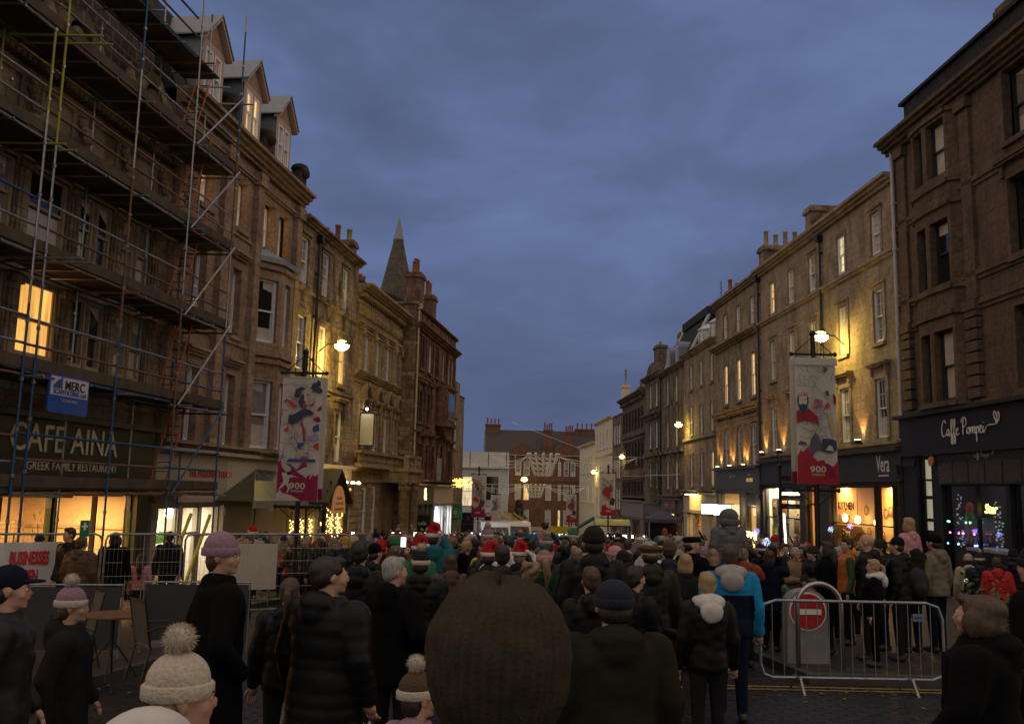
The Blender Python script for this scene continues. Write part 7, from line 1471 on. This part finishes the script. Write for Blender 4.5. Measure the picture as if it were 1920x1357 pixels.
def near(px, Y, h, rz, label, **k):
    """a person whose head shows at photo column px, Y metres away"""
    p = at(px, 1040 if Y > 7 else 1150, Y); SPOTS.append((p.x, Y)); return person(p.x, Y, h, rz, label, **k)

# --- the knitted hat right in front of the camera, its wearer standing on the setts
gx, gy = -.012, 1.62; gz = G(gx, gy); SPOTS.append((gx, gy))
o = person(gx, gy, 1.84, .05, 'person in a huge brown knitted hat right in front of the camera', ('jacket', 'black'), None, pose='front'); SPOTS.append((gx, gy))
from mathutils import noise
vs = []; fs = []; NU, NV = 220, 130; s_ = o.scale[2]
for j in range(NV + 1):
    v_ = j / NV; th = v_ * PI * .80
    for i in range(NU):
        a = 2 * PI * i / NU; ribk = min(1, max(0, th - .12) * 3) * abs(math.sin(a * 21 + 2.0 * v_ + .8 * noise.noise(Vector((math.cos(a), math.sin(a), v_ * 2))))) * .0055 * min(1, th * 2.5)
        fold = min(1, th * 2) * (.007 * noise.noise(Vector((math.cos(a) * 1.6, math.sin(a) * 1.6, v_ * 5))) + .009 * math.sin(a * 3 + 1) * math.exp(-((v_ - .12) / .10) ** 2) + .004 * noise.noise(Vector((math.cos(a) * 4, math.sin(a) * 4, v_ * 9))))
        r = math.sin(th) ** .70 if th < 1.75 else math.sin(1.75) ** .70 * (1 - .52 * (th - 1.75) ** 1.25); rx = (.1215 + ribk + fold) * r; ry = (.128 + ribk + fold) * r
        z = .140 * math.cos(th) * (1.0 if th < PI / 2 else 1.12) + (.010 * math.cos(a * 2 + 1) + .008 * noise.noise(Vector((math.cos(a), math.sin(a), .3)))) * math.exp(-((v_ - .05) / .15) ** 2)
        vs.append((rx * math.cos(a), ry * math.sin(a), z))
for j in range(NV):
    for i in range(NU): fs.append((j * NU + i, (j + 1) * NU + i, (j + 1) * NU + (i + 1) % NU, j * NU + (i + 1) % NU))
m = MB(); m.add(vs, fs); KN = mat('brown_knit', (.050, .041, .029), .95, var=.25, nscale=160, bump=.25, spec=.1); hw = m.obj('hat', KN, o, True, (0, 0, HZ + .018)); hw.scale = (1 / s_, 1 / s_, 1 / s_)
m = MB(); m.ball((0, -.05, 1.46), (.16, .12, .07), 20, 10); v, f = remesh(m, .012, 2); m = MB(); m.add([tuple(p) for p in v], f); m.obj('collar', cloth('black'), o, True)

# --- people one can point to, front to back
near(300, 2.1, 1.53, -.3, 'child in a pale blue-white padded hood at the very bottom of the street view', coat=('puffer', 'white'), head=('hood', 'white'), child=True)
near(352, 2.8, 1.56, -.5, 'person in a cream knitted hat with a big fluffy pompom and cream coat', coat=('puffer', 'cream'), head=('pompom beanie', 'cream'), hair='blonde', pose='walk', turn=-.6)
near(15, 5.2, 1.70, -1.2, 'man in a dark peaked cap walking past at the far left edge', coat=('jacket', 'charcoal'), head=('baseball cap', 'navy'), pose='walk', trousers='charcoal')
near(135, 6.0, 1.52, -1.3, 'woman in a lilac bobble hat and grey jacket walking past the cafe tables', coat=('parka', 'charcoal'), head=('pompom beanie', 'mauve'), hair='brown', pose='walk')
near(410, 6.1, 1.86, -1.0, 'tall woman in a mauve knitted hat and long black coat with a blue scarf', coat=('long coat', 'black'), head=('beanie', 'mauve'), hair='brown', pose='pocket', turn=-.6)
near(541, 7.0, 1.53, .1, 'girl with a dark ponytail in a black jacket, left of the black puffer coat', coat=('jacket', 'black'), head=('pony', 'brown'))
near(615, 6.1, 1.72, -.5, 'person in a shiny black puffer coat with quilted rings, mid left', coat=('long puffer', 'black'), head=('short', 'dark'), wid=1.18, turn=-.6)
near(675, 8.9, 1.76, -.1, 'tall man with thick dark hair and black coat, behind the black puffer coat', coat=('jacket', 'black'), head=('short', 'black'))
near(742, 7.6, 1.66, -.5, 'grey-haired woman in a black coat turning her face to the right', coat=('parka', 'black'), head=('short', 'grey'), pose='pocket', turn=-.6)
near(703, 11.8, 1.68, -.6, 'man in a black peaked cap and black coat beside the tall dark-haired man', coat=('jacket', 'black'), head=('baseball cap', 'black'))
near(790, 9.6, 1.62, 0, 'person in a black padded coat and black bobble hat, right of the grey-haired woman', coat=('puffer', 'black'), head=('pompom beanie', 'black'), wid=1.1)
near(845, 11.6, 1.56, .2, 'woman with brown hair in a brown padded jacket', coat=('puffer', 'brown'), head=('bob', 'brown'))
near(784, 13.0, 1.70, 0, 'person in a green coat and tall red Santa hat', coat=('jacket', 'green'), head=('santa', 'red'))
near(738, 13.4, 1.62, -.3, 'woman with brown hair holding up a glowing phone', coat=('parka', 'brown'), head=('long', 'brown'), pose='phone')
near(915, 11.6, 1.64, .1, 'person in a black coat and red Santa hat, left of the big brown hat', coat=('jacket', 'black'), head=('santa', 'red'))
near(975, 12.1, 1.64, -.4, 'person in a dark coat and red Santa hat just above the big brown hat', coat=('parka', 'charcoal'), head=('santa', 'red'), hair='fair')
near(942, 9.8, 1.70, 0, 'man with short dark hair between the two Santa hats', coat=('jacket', 'charcoal'), head=('crop', 'dark'))
near(993, 9.2, 1.55, .5, 'woman with curly fair hair behind the big brown hat', coat=('parka', 'dark green'), head=('curly', 'fair'))
near(1020, 9.6, 1.66, .1, 'girl in a pink headband with a long fair ponytail and green coat', coat=('parka', 'dark green'), head=('headband', 'pink'), hair='fair')
near(1113, 9.0, 1.90, 0, 'tall man in a black knitted hat and black coat, right of centre', coat=('jacket', 'black'), head=('beanie', 'black'), wid=1.1)
near(1108, 7.6, 1.60, .2, 'boy with short dark hair and a white collar on a black top', coat=('jacket', 'black'), head=('crop', 'brown'))
near(1150, 5.0, 1.64, .1, 'person in a dusty blue knitted hat and bulky olive coat, back to the camera', coat=('parka', 'olive'), head=('beanie', 'navy'), wid=1.25)
near(1192, 8.3, 1.58, -.9, 'dark-haired boy in black leaning towards the man in the brown cap', coat=('jacket', 'black'), head=('short', 'dark'), pose='reach')
near(1168, 11.2, 1.63, .1, 'person in a black hat and pale green hooded top', coat=('hoodie', 'black'), head=('beanie', 'black'), hoodc='khaki')
near(1218, 10.0, 1.74, .05, 'man in a brown flat cap and dark olive jacket', coat=('jacket', 'olive'), head=('flat cap', 'brown'), wid=1.15)
near(1255, 12.2, 1.76, -.2, 'man in a brown knitted hat and navy jacket', coat=('jacket', 'navy'), head=('beanie', 'brown'))
near(1297, 13.0, 1.84, -.9, 'man in a black beret looking right, black coat with upturned collar', coat=('long coat', 'black'), head=('flat cap', 'black'), turn=-.6)
near(1285, 11.2, 1.62, 0, 'woman with a blonde bob in a dark grey coat', coat=('long coat', 'charcoal'), head=('bob', 'blonde'))
near(1325, 8.0, 1.56, .05, 'blond boy with a white hood over his black jacket', coat=('jacket', 'black'), head=('crop', 'blonde'), hoodc='white')
near(1368, 9.6, 1.76, -.1, 'man in a sky blue and navy jacket with a pale grey hood, dark trousers', coat=('two tone jacket', 'sky blue'), head=('crop', 'brown'), wid=1.08, pose='down', lower='navy', hoodc='light grey', trousers='navy')
near(1337, 13.4, 1.66, -.2, 'woman with long fair wavy hair behind the man in the blue jacket', coat=('parka', 'black'), head=('long', 'fair'))
near(1392, 13.6, 1.70, -.1, 'adult in a rust red parka with a fur-trimmed hood, child on the shoulders', coat=('parka', 'rust'), head=('short', 'fair'), fur='tan', pose='carry')
near(1492, 17.2, 1.66, PI + .3, 'smiling woman in a cream knitted hat and beige coat facing the camera', coat=('parka', 'tan'), head=('beanie', 'beige'), hair='brown', pose='front')
near(1523, 16.4, 1.70, 1.9, 'person in a dark grey knitted hat before the gallery window', coat=('jacket', 'black'), head=('beanie', 'charcoal'))
near(1550, 14.2, 1.68, 1.0, 'woman with very long dark hair in a long black coat', coat=('long coat', 'black'), head=('long', 'dark'))
near(1570, 16.6, 1.70, 1.6, 'white-haired man before the bakery window', coat=('jacket', 'charcoal'), head=('crop', 'grey'))
near(1588, 15.6, 1.74, 1.4, 'man in an orange padded gilet with dark green sleeves', coat=('gilet', 'orange'), head=('short', 'dark'), turn=.6)
near(1613, 17.4, 1.70, 2.2, 'woman in a cream puffer jacket leaning before the bakery window', coat=('puffer', 'cream'), head=('bun', 'brown'))
near(1625, 13.6, 1.80, 1.0, 'bald man in a black jacket looking down', coat=('jacket', 'black'), head=None, wid=1.05)
near(1650, 15.0, 1.72, 1.6, 'person in an olive knitted hat beside the bald man', coat=('jacket', 'charcoal'), head=('beanie', 'olive'))
near(1636, 13.0, 1.45, 1.2, 'girl with a fair ponytail in a black top with a white hood and white trainers', coat=('hoodie', 'black'), hoodc='white', head=('pony', 'blonde'), child=False, trousers='black')
near(1682, 13.7, 1.76, 1.0, 'man in a navy baseball cap and black puffer jacket', coat=('puffer', 'black'), head=('baseball cap', 'navy'))
near(1706, 14.6, 1.84, .3, 'adult in an olive parka with a backpack carrying a girl on the shoulders', coat=('parka', 'olive'), head=('short', 'dark'), pose='carry')
near(1752, 14.8, 1.82, .5, 'man in a black cap and pale khaki jacket', coat=('jacket', 'khaki'), head=('baseball cap', 'black'), trousers='navy', wid=1.1)
near(1815, 18.4, 1.60, -.3, 'person in a cream knitted hat by the black cafe window', coat=('parka', 'beige'), head=('beanie', 'beige'))
near(1836, 17.6, 1.62, -.2, 'person in a navy puffer jacket and hat with a white band', coat=('puffer', 'navy'), head=('pompom beanie', 'navy'))
near(1868, 16.8, 1.58, -.3, 'person in a bright red hooded puffer jacket by the black cafe', coat=('puffer', 'red'), head=('short', 'brown'))
near(1900, 17.2, 1.72, -.4, 'person in a black hat and black coat at the right edge by the black cafe', coat=('jacket', 'black'), head=('beanie', 'black'))
near(1835, 5.3, 1.60, .9, 'big dark-coated person with brown hair walking past at bottom right', coat=('parka', 'black'), head=('bob', 'brown'), wid=1.35, pose='walk')
near(1945, 6.5, 1.85, .6, 'tall person all in black at the very right edge', coat=('long coat', 'black'), head=('beanie', 'black'))
near(1442, 16.2, 1.15, .2, 'small child in a red jacket left of the no entry sign', coat=('puffer', 'burgundy'), head=('short', 'dark'), child=True)
near(1461, 15.4, 1.12, .1, 'small dark-haired child in a green snowsuit by the no entry sign', coat=('puffer', 'green'), head=('crop', 'black'), child=True, trousers='green')
near(1484, 17.2, 1.22, PI, 'child in a fluffy pink eared hat above the no entry sign', coat=('puffer', 'pink'), head=('pompom beanie', 'pink'), child=True)
near(1508, 16.3, 1.20, PI - .4, 'child in a dark grey knitted hat above the no entry sign', coat=('puffer', 'charcoal'), head=('beanie', 'charcoal'), child=True)
near(1522, 14.6, 1.10, 1.2, 'small child in a black jacket right of the no entry sign', coat=('jacket', 'black'), head=('short', 'brown'), child=True)
near(1447, 17.8, 1.72, .2, 'woman in black holding the round blue-lit toy', coat=('parka', 'black'), head=('bob', 'black'), pose='front')
near(1472, 18.4, 1.74, PI, 'man in a dark jacket near the light stick', coat=('jacket', 'navy'), head=('short', 'brown'))
near(1425, 18.8, 1.70, .6, 'person in a dark pointed hat by the fairy-lit door', coat=('parka', 'navy'), head=('pompom beanie', 'navy'))
near(790, 4.6, 1.22, -.4, 'child in a brown knitted hat and pink coat low in front of the grey-haired woman', coat=('puffer', 'mauve'), head=('pompom beanie', 'brown'), child=True, turn=-.6)
near(790, 3.4, 1.05, -.2, 'small child in a beige padded coat just left of the big brown hat', coat=('puffer', 'beige'), head=('hood', 'beige'), child=True)
# by the cafe, behind the fence
near(126, 16.4, 1.78, 2.6, 'man with short dark hair in a black jacket looking down outside the cafe', coat=('jacket', 'black'), head=('short', 'dark'))
near(152, 16.0, 1.62, -.2, 'person in a dark brown padded coat next to the man outside the cafe', coat=('puffer', 'brown'), head=('short', 'brown'), wid=1.15)
near(214, 17.6, 1.70, 0, 'person in a black coat silhouetted against the amber cafe window', coat=('long coat', 'black'), head=('bob', 'dark'), wid=1.1)
near(266, 18.3, 1.30, .2, 'girl with long dark hair in a pink jacket behind the fence', coat=('jacket', 'pink'), head=('long', 'dark'), child=True)
near(316, 19.4, 1.72, .3, 'person in a black puffer jacket in front of the bright gift shop', coat=('puffer', 'black'), head=('short', 'dark'))
near(72, 18.2, 1.66, .1, 'person in a black coat behind the red lettered notice', coat=('jacket', 'black'), head=('beanie', 'black'))
near(440, 21.0, 1.62, PI, 'fair-haired woman in a cream top behind the fence', coat=('hoodie', 'cream'), head=('long', 'blonde'))
near(465, 20.2, 1.76, 2.6, 'man in a grey sweater standing behind the fence, facing the camera', coat=('hoodie', 'charcoal'), head=('short', 'brown'), trousers='navy')
near(573, 22.5, 1.72, PI - .5, 'grey-haired man looking at the camera over the crowd below the banner', coat=('jacket', 'charcoal'), head=('crop', 'grey'))
near(600, 21.2, 1.70, .4, 'man in an olive jacket near the end of the mesh fence', coat=('jacket', 'olive'), head=('short', 'brown'))
near(622, 21.8, 1.68, 1.2, 'man in a blue denim jacket near the end of the mesh fence', coat=('jacket', 'blue'), head=('short', 'black'))
near(647, 26.0, 1.72, .4, 'person in a hi-vis yellow jacket beyond the mesh fence', coat=('jacket', 'yellow'), head=('hood', 'yellow'))

# --- children riding on shoulders
def rider(px, Y, hA, h, rz, label, **k):
    p = at(px, 1040, Y); base = G(p.x, Y) + hA * .835; s_ = h / (1.75 + .23 * .28); return person(p.x, Y - .03, h, rz, label, child=True, seat=True, z=base - .93 * s_ + .03 + (.12 if p.x > FR(Y) - 4.2 else 0), **k)
rider(1365, 13.6, 1.86, 1.32, .15, 'child in a padded grey-green coat with the hood up, sitting on shoulders', coat=('puffer', 'grey'), head=('hood', 'grey'), wid=1.3)
rider(1704, 14.6, 1.84, 1.30, .4, 'fair-haired girl in a shiny pink and white jacket sitting on shoulders', coat=('puffer', 'pink'), head=('bob', 'blonde'))
near(1021, 25.5, 1.76, 0, 'adult in a black coat carrying the girl in pale pink', coat=('jacket', 'black'), head=('short', 'dark'), pose='carry')
rider(1021, 25.5, 1.76, 1.30, .1, 'girl with brown hair in a pale pink jumper sitting on shoulders in mid crowd', coat=('hoodie', 'pink'), head=('curly', 'brown'), wid=1.15)
near(1246, 31, 1.76, 0, 'adult in a brown coat carrying the girl with a red bow', coat=('jacket', 'brown'), head=('short', 'dark'), pose='carry')
rider(1246, 31, 1.76, 1.2, .5, 'girl with long ginger hair and pink coat on shoulders by the gazebo', coat=('puffer', 'pink'), head=('long', 'ginger'))
near(745, 32, 1.74, 0, 'adult in a navy coat carrying the child in the striped hat', coat=('jacket', 'navy'), head=('short', 'brown'), pose='carry')
rider(745, 32, 1.74, 1.1, .2, 'child in a pink hat and red coat on shoulders before the portico', coat=('puffer', 'red'), head=('pompom beanie', 'mauve'))
near(1050 - 68, 30, 1.78, .1, 'adult in charcoal carrying the child in teal', coat=('jacket', 'charcoal'), head=('short', 'dark'), pose='carry')
rider(982, 30, 1.78, 1.08, .2, 'fair curly-haired child in a teal coat on shoulders before the white van', coat=('puffer', 'teal'), head=('curly', 'fair'))
near(702, 36, 1.76, 0, 'adult in black carrying a child at the pub end of the crowd', coat=('jacket', 'black'), head=('beanie', 'charcoal'), pose='carry')
rider(702, 36, 1.76, 1.1, .3, 'small child in black on shoulders at the pub end of the crowd', coat=('puffer', 'black'), head=('short', 'black'))

# small things carried by people
p = at(738, 1025, 13.1); t = thing('smartphone', 'glowing phone held up by the woman behind the Santa hat', 'phone', (p.x + .10, 13.1 + .33, G(p.x, 13.3) + 1.62)); m = MB(); m.box(-.04, .04, -.005, .005, 0, .15); m.obj('case', IRON, t); m = MB(); m.box(-.036, .036, -.009, -.0055, .008, .142); m.obj('screen', mat('phone_screen', (1, 1, 1), emis=(.75, .85, 1), es=3, var=0), t)
p = at(1714, 1060, 14.35); t = thing('backpack', 'black backpack with straps worn over the olive parka', 'backpack', (p.x, 14.33, G(p.x, 14.4) + 1.0)); m = MB(); m.ball((0, -.08, .2), (.17, .12, .26), 14, 10); m.ball((0, -.17, .12), (.12, .06, .13), 12, 8); v, f = remesh(m, .018, 2); m = MB(); m.add([tuple(q) for q in v], f); m.obj('bag', cloth('charcoal', 'nylon'), t, True); m = MB(); [m.tube([(s_ * .11, -.02, .08), (s_ * .13, .05, .2), (s_ * .11, .02, .42)], .018, 6) for s_ in (-1, 1)]; m.obj('strap', cloth('black'), t)

# --- the packed crowd: one person each for the nearest rows
rr = random.Random(21); used = set(); pts = []
CO = ['black'] * 7 + ['charcoal'] * 4 + ['navy'] * 4 + ['dark green', 'olive', 'khaki', 'grey', 'brown', 'brown', 'tan', 'beige', 'red', 'red', 'burgundy', 'rust', 'pink', 'purple', 'teal', 'blue', 'cream', 'white', 'teal', 'yellow', 'orange', 'light grey']
STY = ['jacket'] * 3 + ['parka', 'puffer', 'puffer', 'long coat', 'hoodie']
HW = [('short', 'h')] * 5 + [('crop', 'h')] * 4 + [('bob', 'h'), ('long', 'h'), ('long', 'h'), ('pony', 'h'), ('bun', 'h'), ('curly', 'h')] + [('beanie', 'c')] * 5 + [('pompom beanie', 'c')] * 2 + [('santa', 's')] + [('flat cap', 'c'), ('baseball cap', 'c'), ('hood', 'k')]
def zone(px):
    for lim, s_ in ((740, 'near the pub porch'), (800, 'before the columned portico'), (880, 'before the red sandstone shops'), (960, 'in front of the white van'), (1040, 'in mid street towards the bank'), (1110, 'below the bank sign'), (1180, 'below the cream buildings'), (1260, 'before the dark red house'), (1330, 'before the lamp-lit fascia'), (1430, 'before the fairy-lit door'), (1520, 'before the picture gallery'), (2000, 'before the bakery')):
        if px < lim: return s_
def px_of(x, y, z):
    d = Vector((x, y, z)) - CAM; w = d.dot(_fw); return 960 + FPX * d.dot(_R) / w, 678.5 - FPX * d.dot(_U) / w
tries = 0; obst = [(-5.08, 22, .5), (7.42, 22, .5), (-1.0, 64.5, 3.2), (.55, 69.5, 3.2), (4.3, 13, 1.0), (4.3, 52, 1.3), (7.7, 13.2, 1.6)]
p_ = at(1462, 900, 24); obst.append((p_.x, 24, .3)); p_ = at(1243, 965, 52); obst.append((p_.x, 52, 1.5))
while tries < 26000 and len(pts) < 1450:
    tries += 1; Y = 12.6 + 112 * rr.random() ** 1.35; lo = max(FL(Y) + (1.0 if Y > 23 else 5.8), -.30 * Y); hi = min(FR(Y) - .9, .33 * Y)
    if Y > 68: lo = -7
    x = rr.uniform(lo, hi)
    if Y < 13.9 and (x > 1.9 or x < -1.6): continue
    if Y < 20 and x < -2.6: continue
    d0 = .60 if Y < 45 else .68
    if any((x - a) ** 2 + (Y - b_) ** 2 < (.62 if Y < 24 else .55) ** 2 for a, b_ in SPOTS) or any((x - a) ** 2 + (Y - b_) ** 2 < r * r for a, b_, r in obst) or any((x - a) ** 2 + (Y - b_) ** 2 < d0 * d0 for a, b_ in pts): continue
    pts.append((x, Y))
pts.sort(key=lambda q: q[1])
N_IND = 205
for i, (x, Y) in enumerate(pts[:N_IND]):
    px, py = px_of(x, Y, G(x, Y) + 1.6); h = min(1.9, max(1.5, rr.gauss(1.68, .09))); side = (px - 1000) / 500
    for _ in range(60):
        c, st, (k, kt) = rr.choice(CO), rr.choice(STY), rr.choice(HW); hc = rr.choice(['dark', 'brown', 'brown', 'blonde', 'grey', 'ginger', 'fair', 'black']); kc = rr.choice(['black', 'charcoal', 'navy', 'grey', 'red', 'burgundy', 'cream', 'mauve', 'green', 'brown', 'pink', 'teal', 'khaki'])
        col = hc if kt == 'h' else 'red' if kt == 's' else c if kt == 'k' else kc
        desc = {'short': '%s hair', 'crop': 'cropped %s hair', 'bob': 'bobbed %s hair', 'long': 'long %s hair', 'pony': '%s ponytail', 'bun': '%s hair bun', 'curly': 'curly %s hair', 'santa': '%s Santa hat', 'hood': '%s hood up', 'pompom beanie': '%s bobble hat', 'beanie': '%s knitted hat'}.get(k, '%s ' + k) % col
        lb = 'person in a %s %s, %s, %s' % (c, st if st != 'puffer' else 'puffer', desc, zone(px))
        if (c, st, desc, zone(px)) not in used: used.add((c, st, desc, zone(px))); break
    face = rr.gauss(-.1 - side * .5, .45) + (PI if rr.random() < .12 else 0)
    o = person(x, Y, h, face, lb, (st, c), (k, col), hc if kt == 'h' else rr.choice(['dark', 'brown', 'fair', 'grey']), rr.choice(['down', 'pocket', 'front', 'front', 'phone', 'phone', 'reach']), rr.choice([0, 0, -.6, .6]), rr.choice(['charcoal', 'navy', 'black']), 'people packed in the street', wid=rr.uniform(.98, 1.14))

# --- and the farther rows, which read as one mass
def lowp(kind):
    m = MB(); K = dict(skin=0, hair=1, coat=2, leg=3)
    loft(m, [(.45, .12, .10, 0), (.8, .19, .14, 0), (1.1, .19, .13, 0), (1.36, .21, .13, 0), (1.46, .10, .08, 0), (1.52, .06, .06, 0)], 8, 2); m.tube([(-.09, 0, 0), (-.09, 0, .6)], .07, 5, True, 3); m.tube([(.09, 0, 0), (.09, 0, .6)], .07, 5, True, 3)
    m.ball((0, .015, 1.625), (.075, .09, .115), 8, 6, 0); m.ball((0, -.02, 1.665), (.084, .10, .095), 8, 6, 1)
    if kind == 1: m.ball((0, -.03, 1.77), .04, 5, 4, 1)
    for s_ in (-1, 1):
        if kind == 2 and s_ > 0: m.tube([(.2, 0, 1.4), (.28, .1, 1.62)], [.07, .05], 5, True, 2); m.tube([(.28, .1, 1.62), (.16, .18, 1.88)], [.045, .035], 5, True, 2); m.ball((.155, .18, 1.92), .045, 5, 4, 0)
        else: m.tube([(s_ * .21, 0, 1.4), (s_ * .27, 0, 1.1), (s_ * .15, .18, 1.0)], [.07, .06, .045], 5, True, 2)
    return np.array(m.v), m.f, np.array(m.m)
LP = [lowp(k) for k in range(3)]; V_ = []; F_ = []; Cc = []; off = 0; glow = MB()
for x, Y in pts[N_IND:]:
    v, f, mm = LP[rr.choice((0, 0, 1, 2))]; s_ = rr.gauss(.96, .05); w_ = rr.uniform(.95, 1.15); a = rr.gauss(0, .6); ca, sa_ = math.cos(a), math.sin(a); q = v * s_; q = np.stack([x + w_ * (q[:, 0] * ca - q[:, 1] * sa_), Y + w_ * (q[:, 0] * sa_ + q[:, 1] * ca), q[:, 2] + G(x, Y)], 1)
    V_.append(q); pal = [(.50, .29, .20), rr.choice([(.02, .015, .01), (.06, .035, .02), (.25, .17, .08), (.3, .29, .28), COL['red'], COL['black'], COL['brown'], COL['black'], COL['navy'], COL['cream'], COL['green'], COL['pink']]), COL[rr.choice(CO)], (.02, .02, .025)]
    for g, k in zip(f, mm): F_.append([i + off for i in g]); Cc += [(*pal[k], 1)] * len(g)
    off += len(v)
    if rr.random() < .05: glow.box(x - .05, x + .05, Y - .12, Y - .11, G(x, Y) + 1.72, G(x, Y) + 1.86)
me = D.meshes.new('crowd_mesh'); me.from_pydata(np.concatenate(V_).tolist(), [], F_); ca_ = me.color_attributes.new('Col', 'FLOAT_COLOR', 'CORNER'); ca_.data.foreach_set('color', np.array(Cc, dtype=np.float32).ravel()); me.polygons.foreach_set('use_smooth', [True] * len(F_))
cm = mat('crowd_clothes', (.1, .1, .1), .85, var=0); at_ = cm.node_tree.nodes.new('ShaderNodeVertexColor'); at_.layer_name = 'Col'; cm.node_tree.links.new(at_.outputs[0], cm.node_tree.nodes['Principled BSDF'].inputs['Base Color']); me.materials.append(cm)
o = link(D.objects.new('crowd', me)); tag(o, 'dense crowd filling the lower street down to the bank', 'crowd', kind='stuff')
glow.obj('phone_screens', MATS['phone_screen'], o)
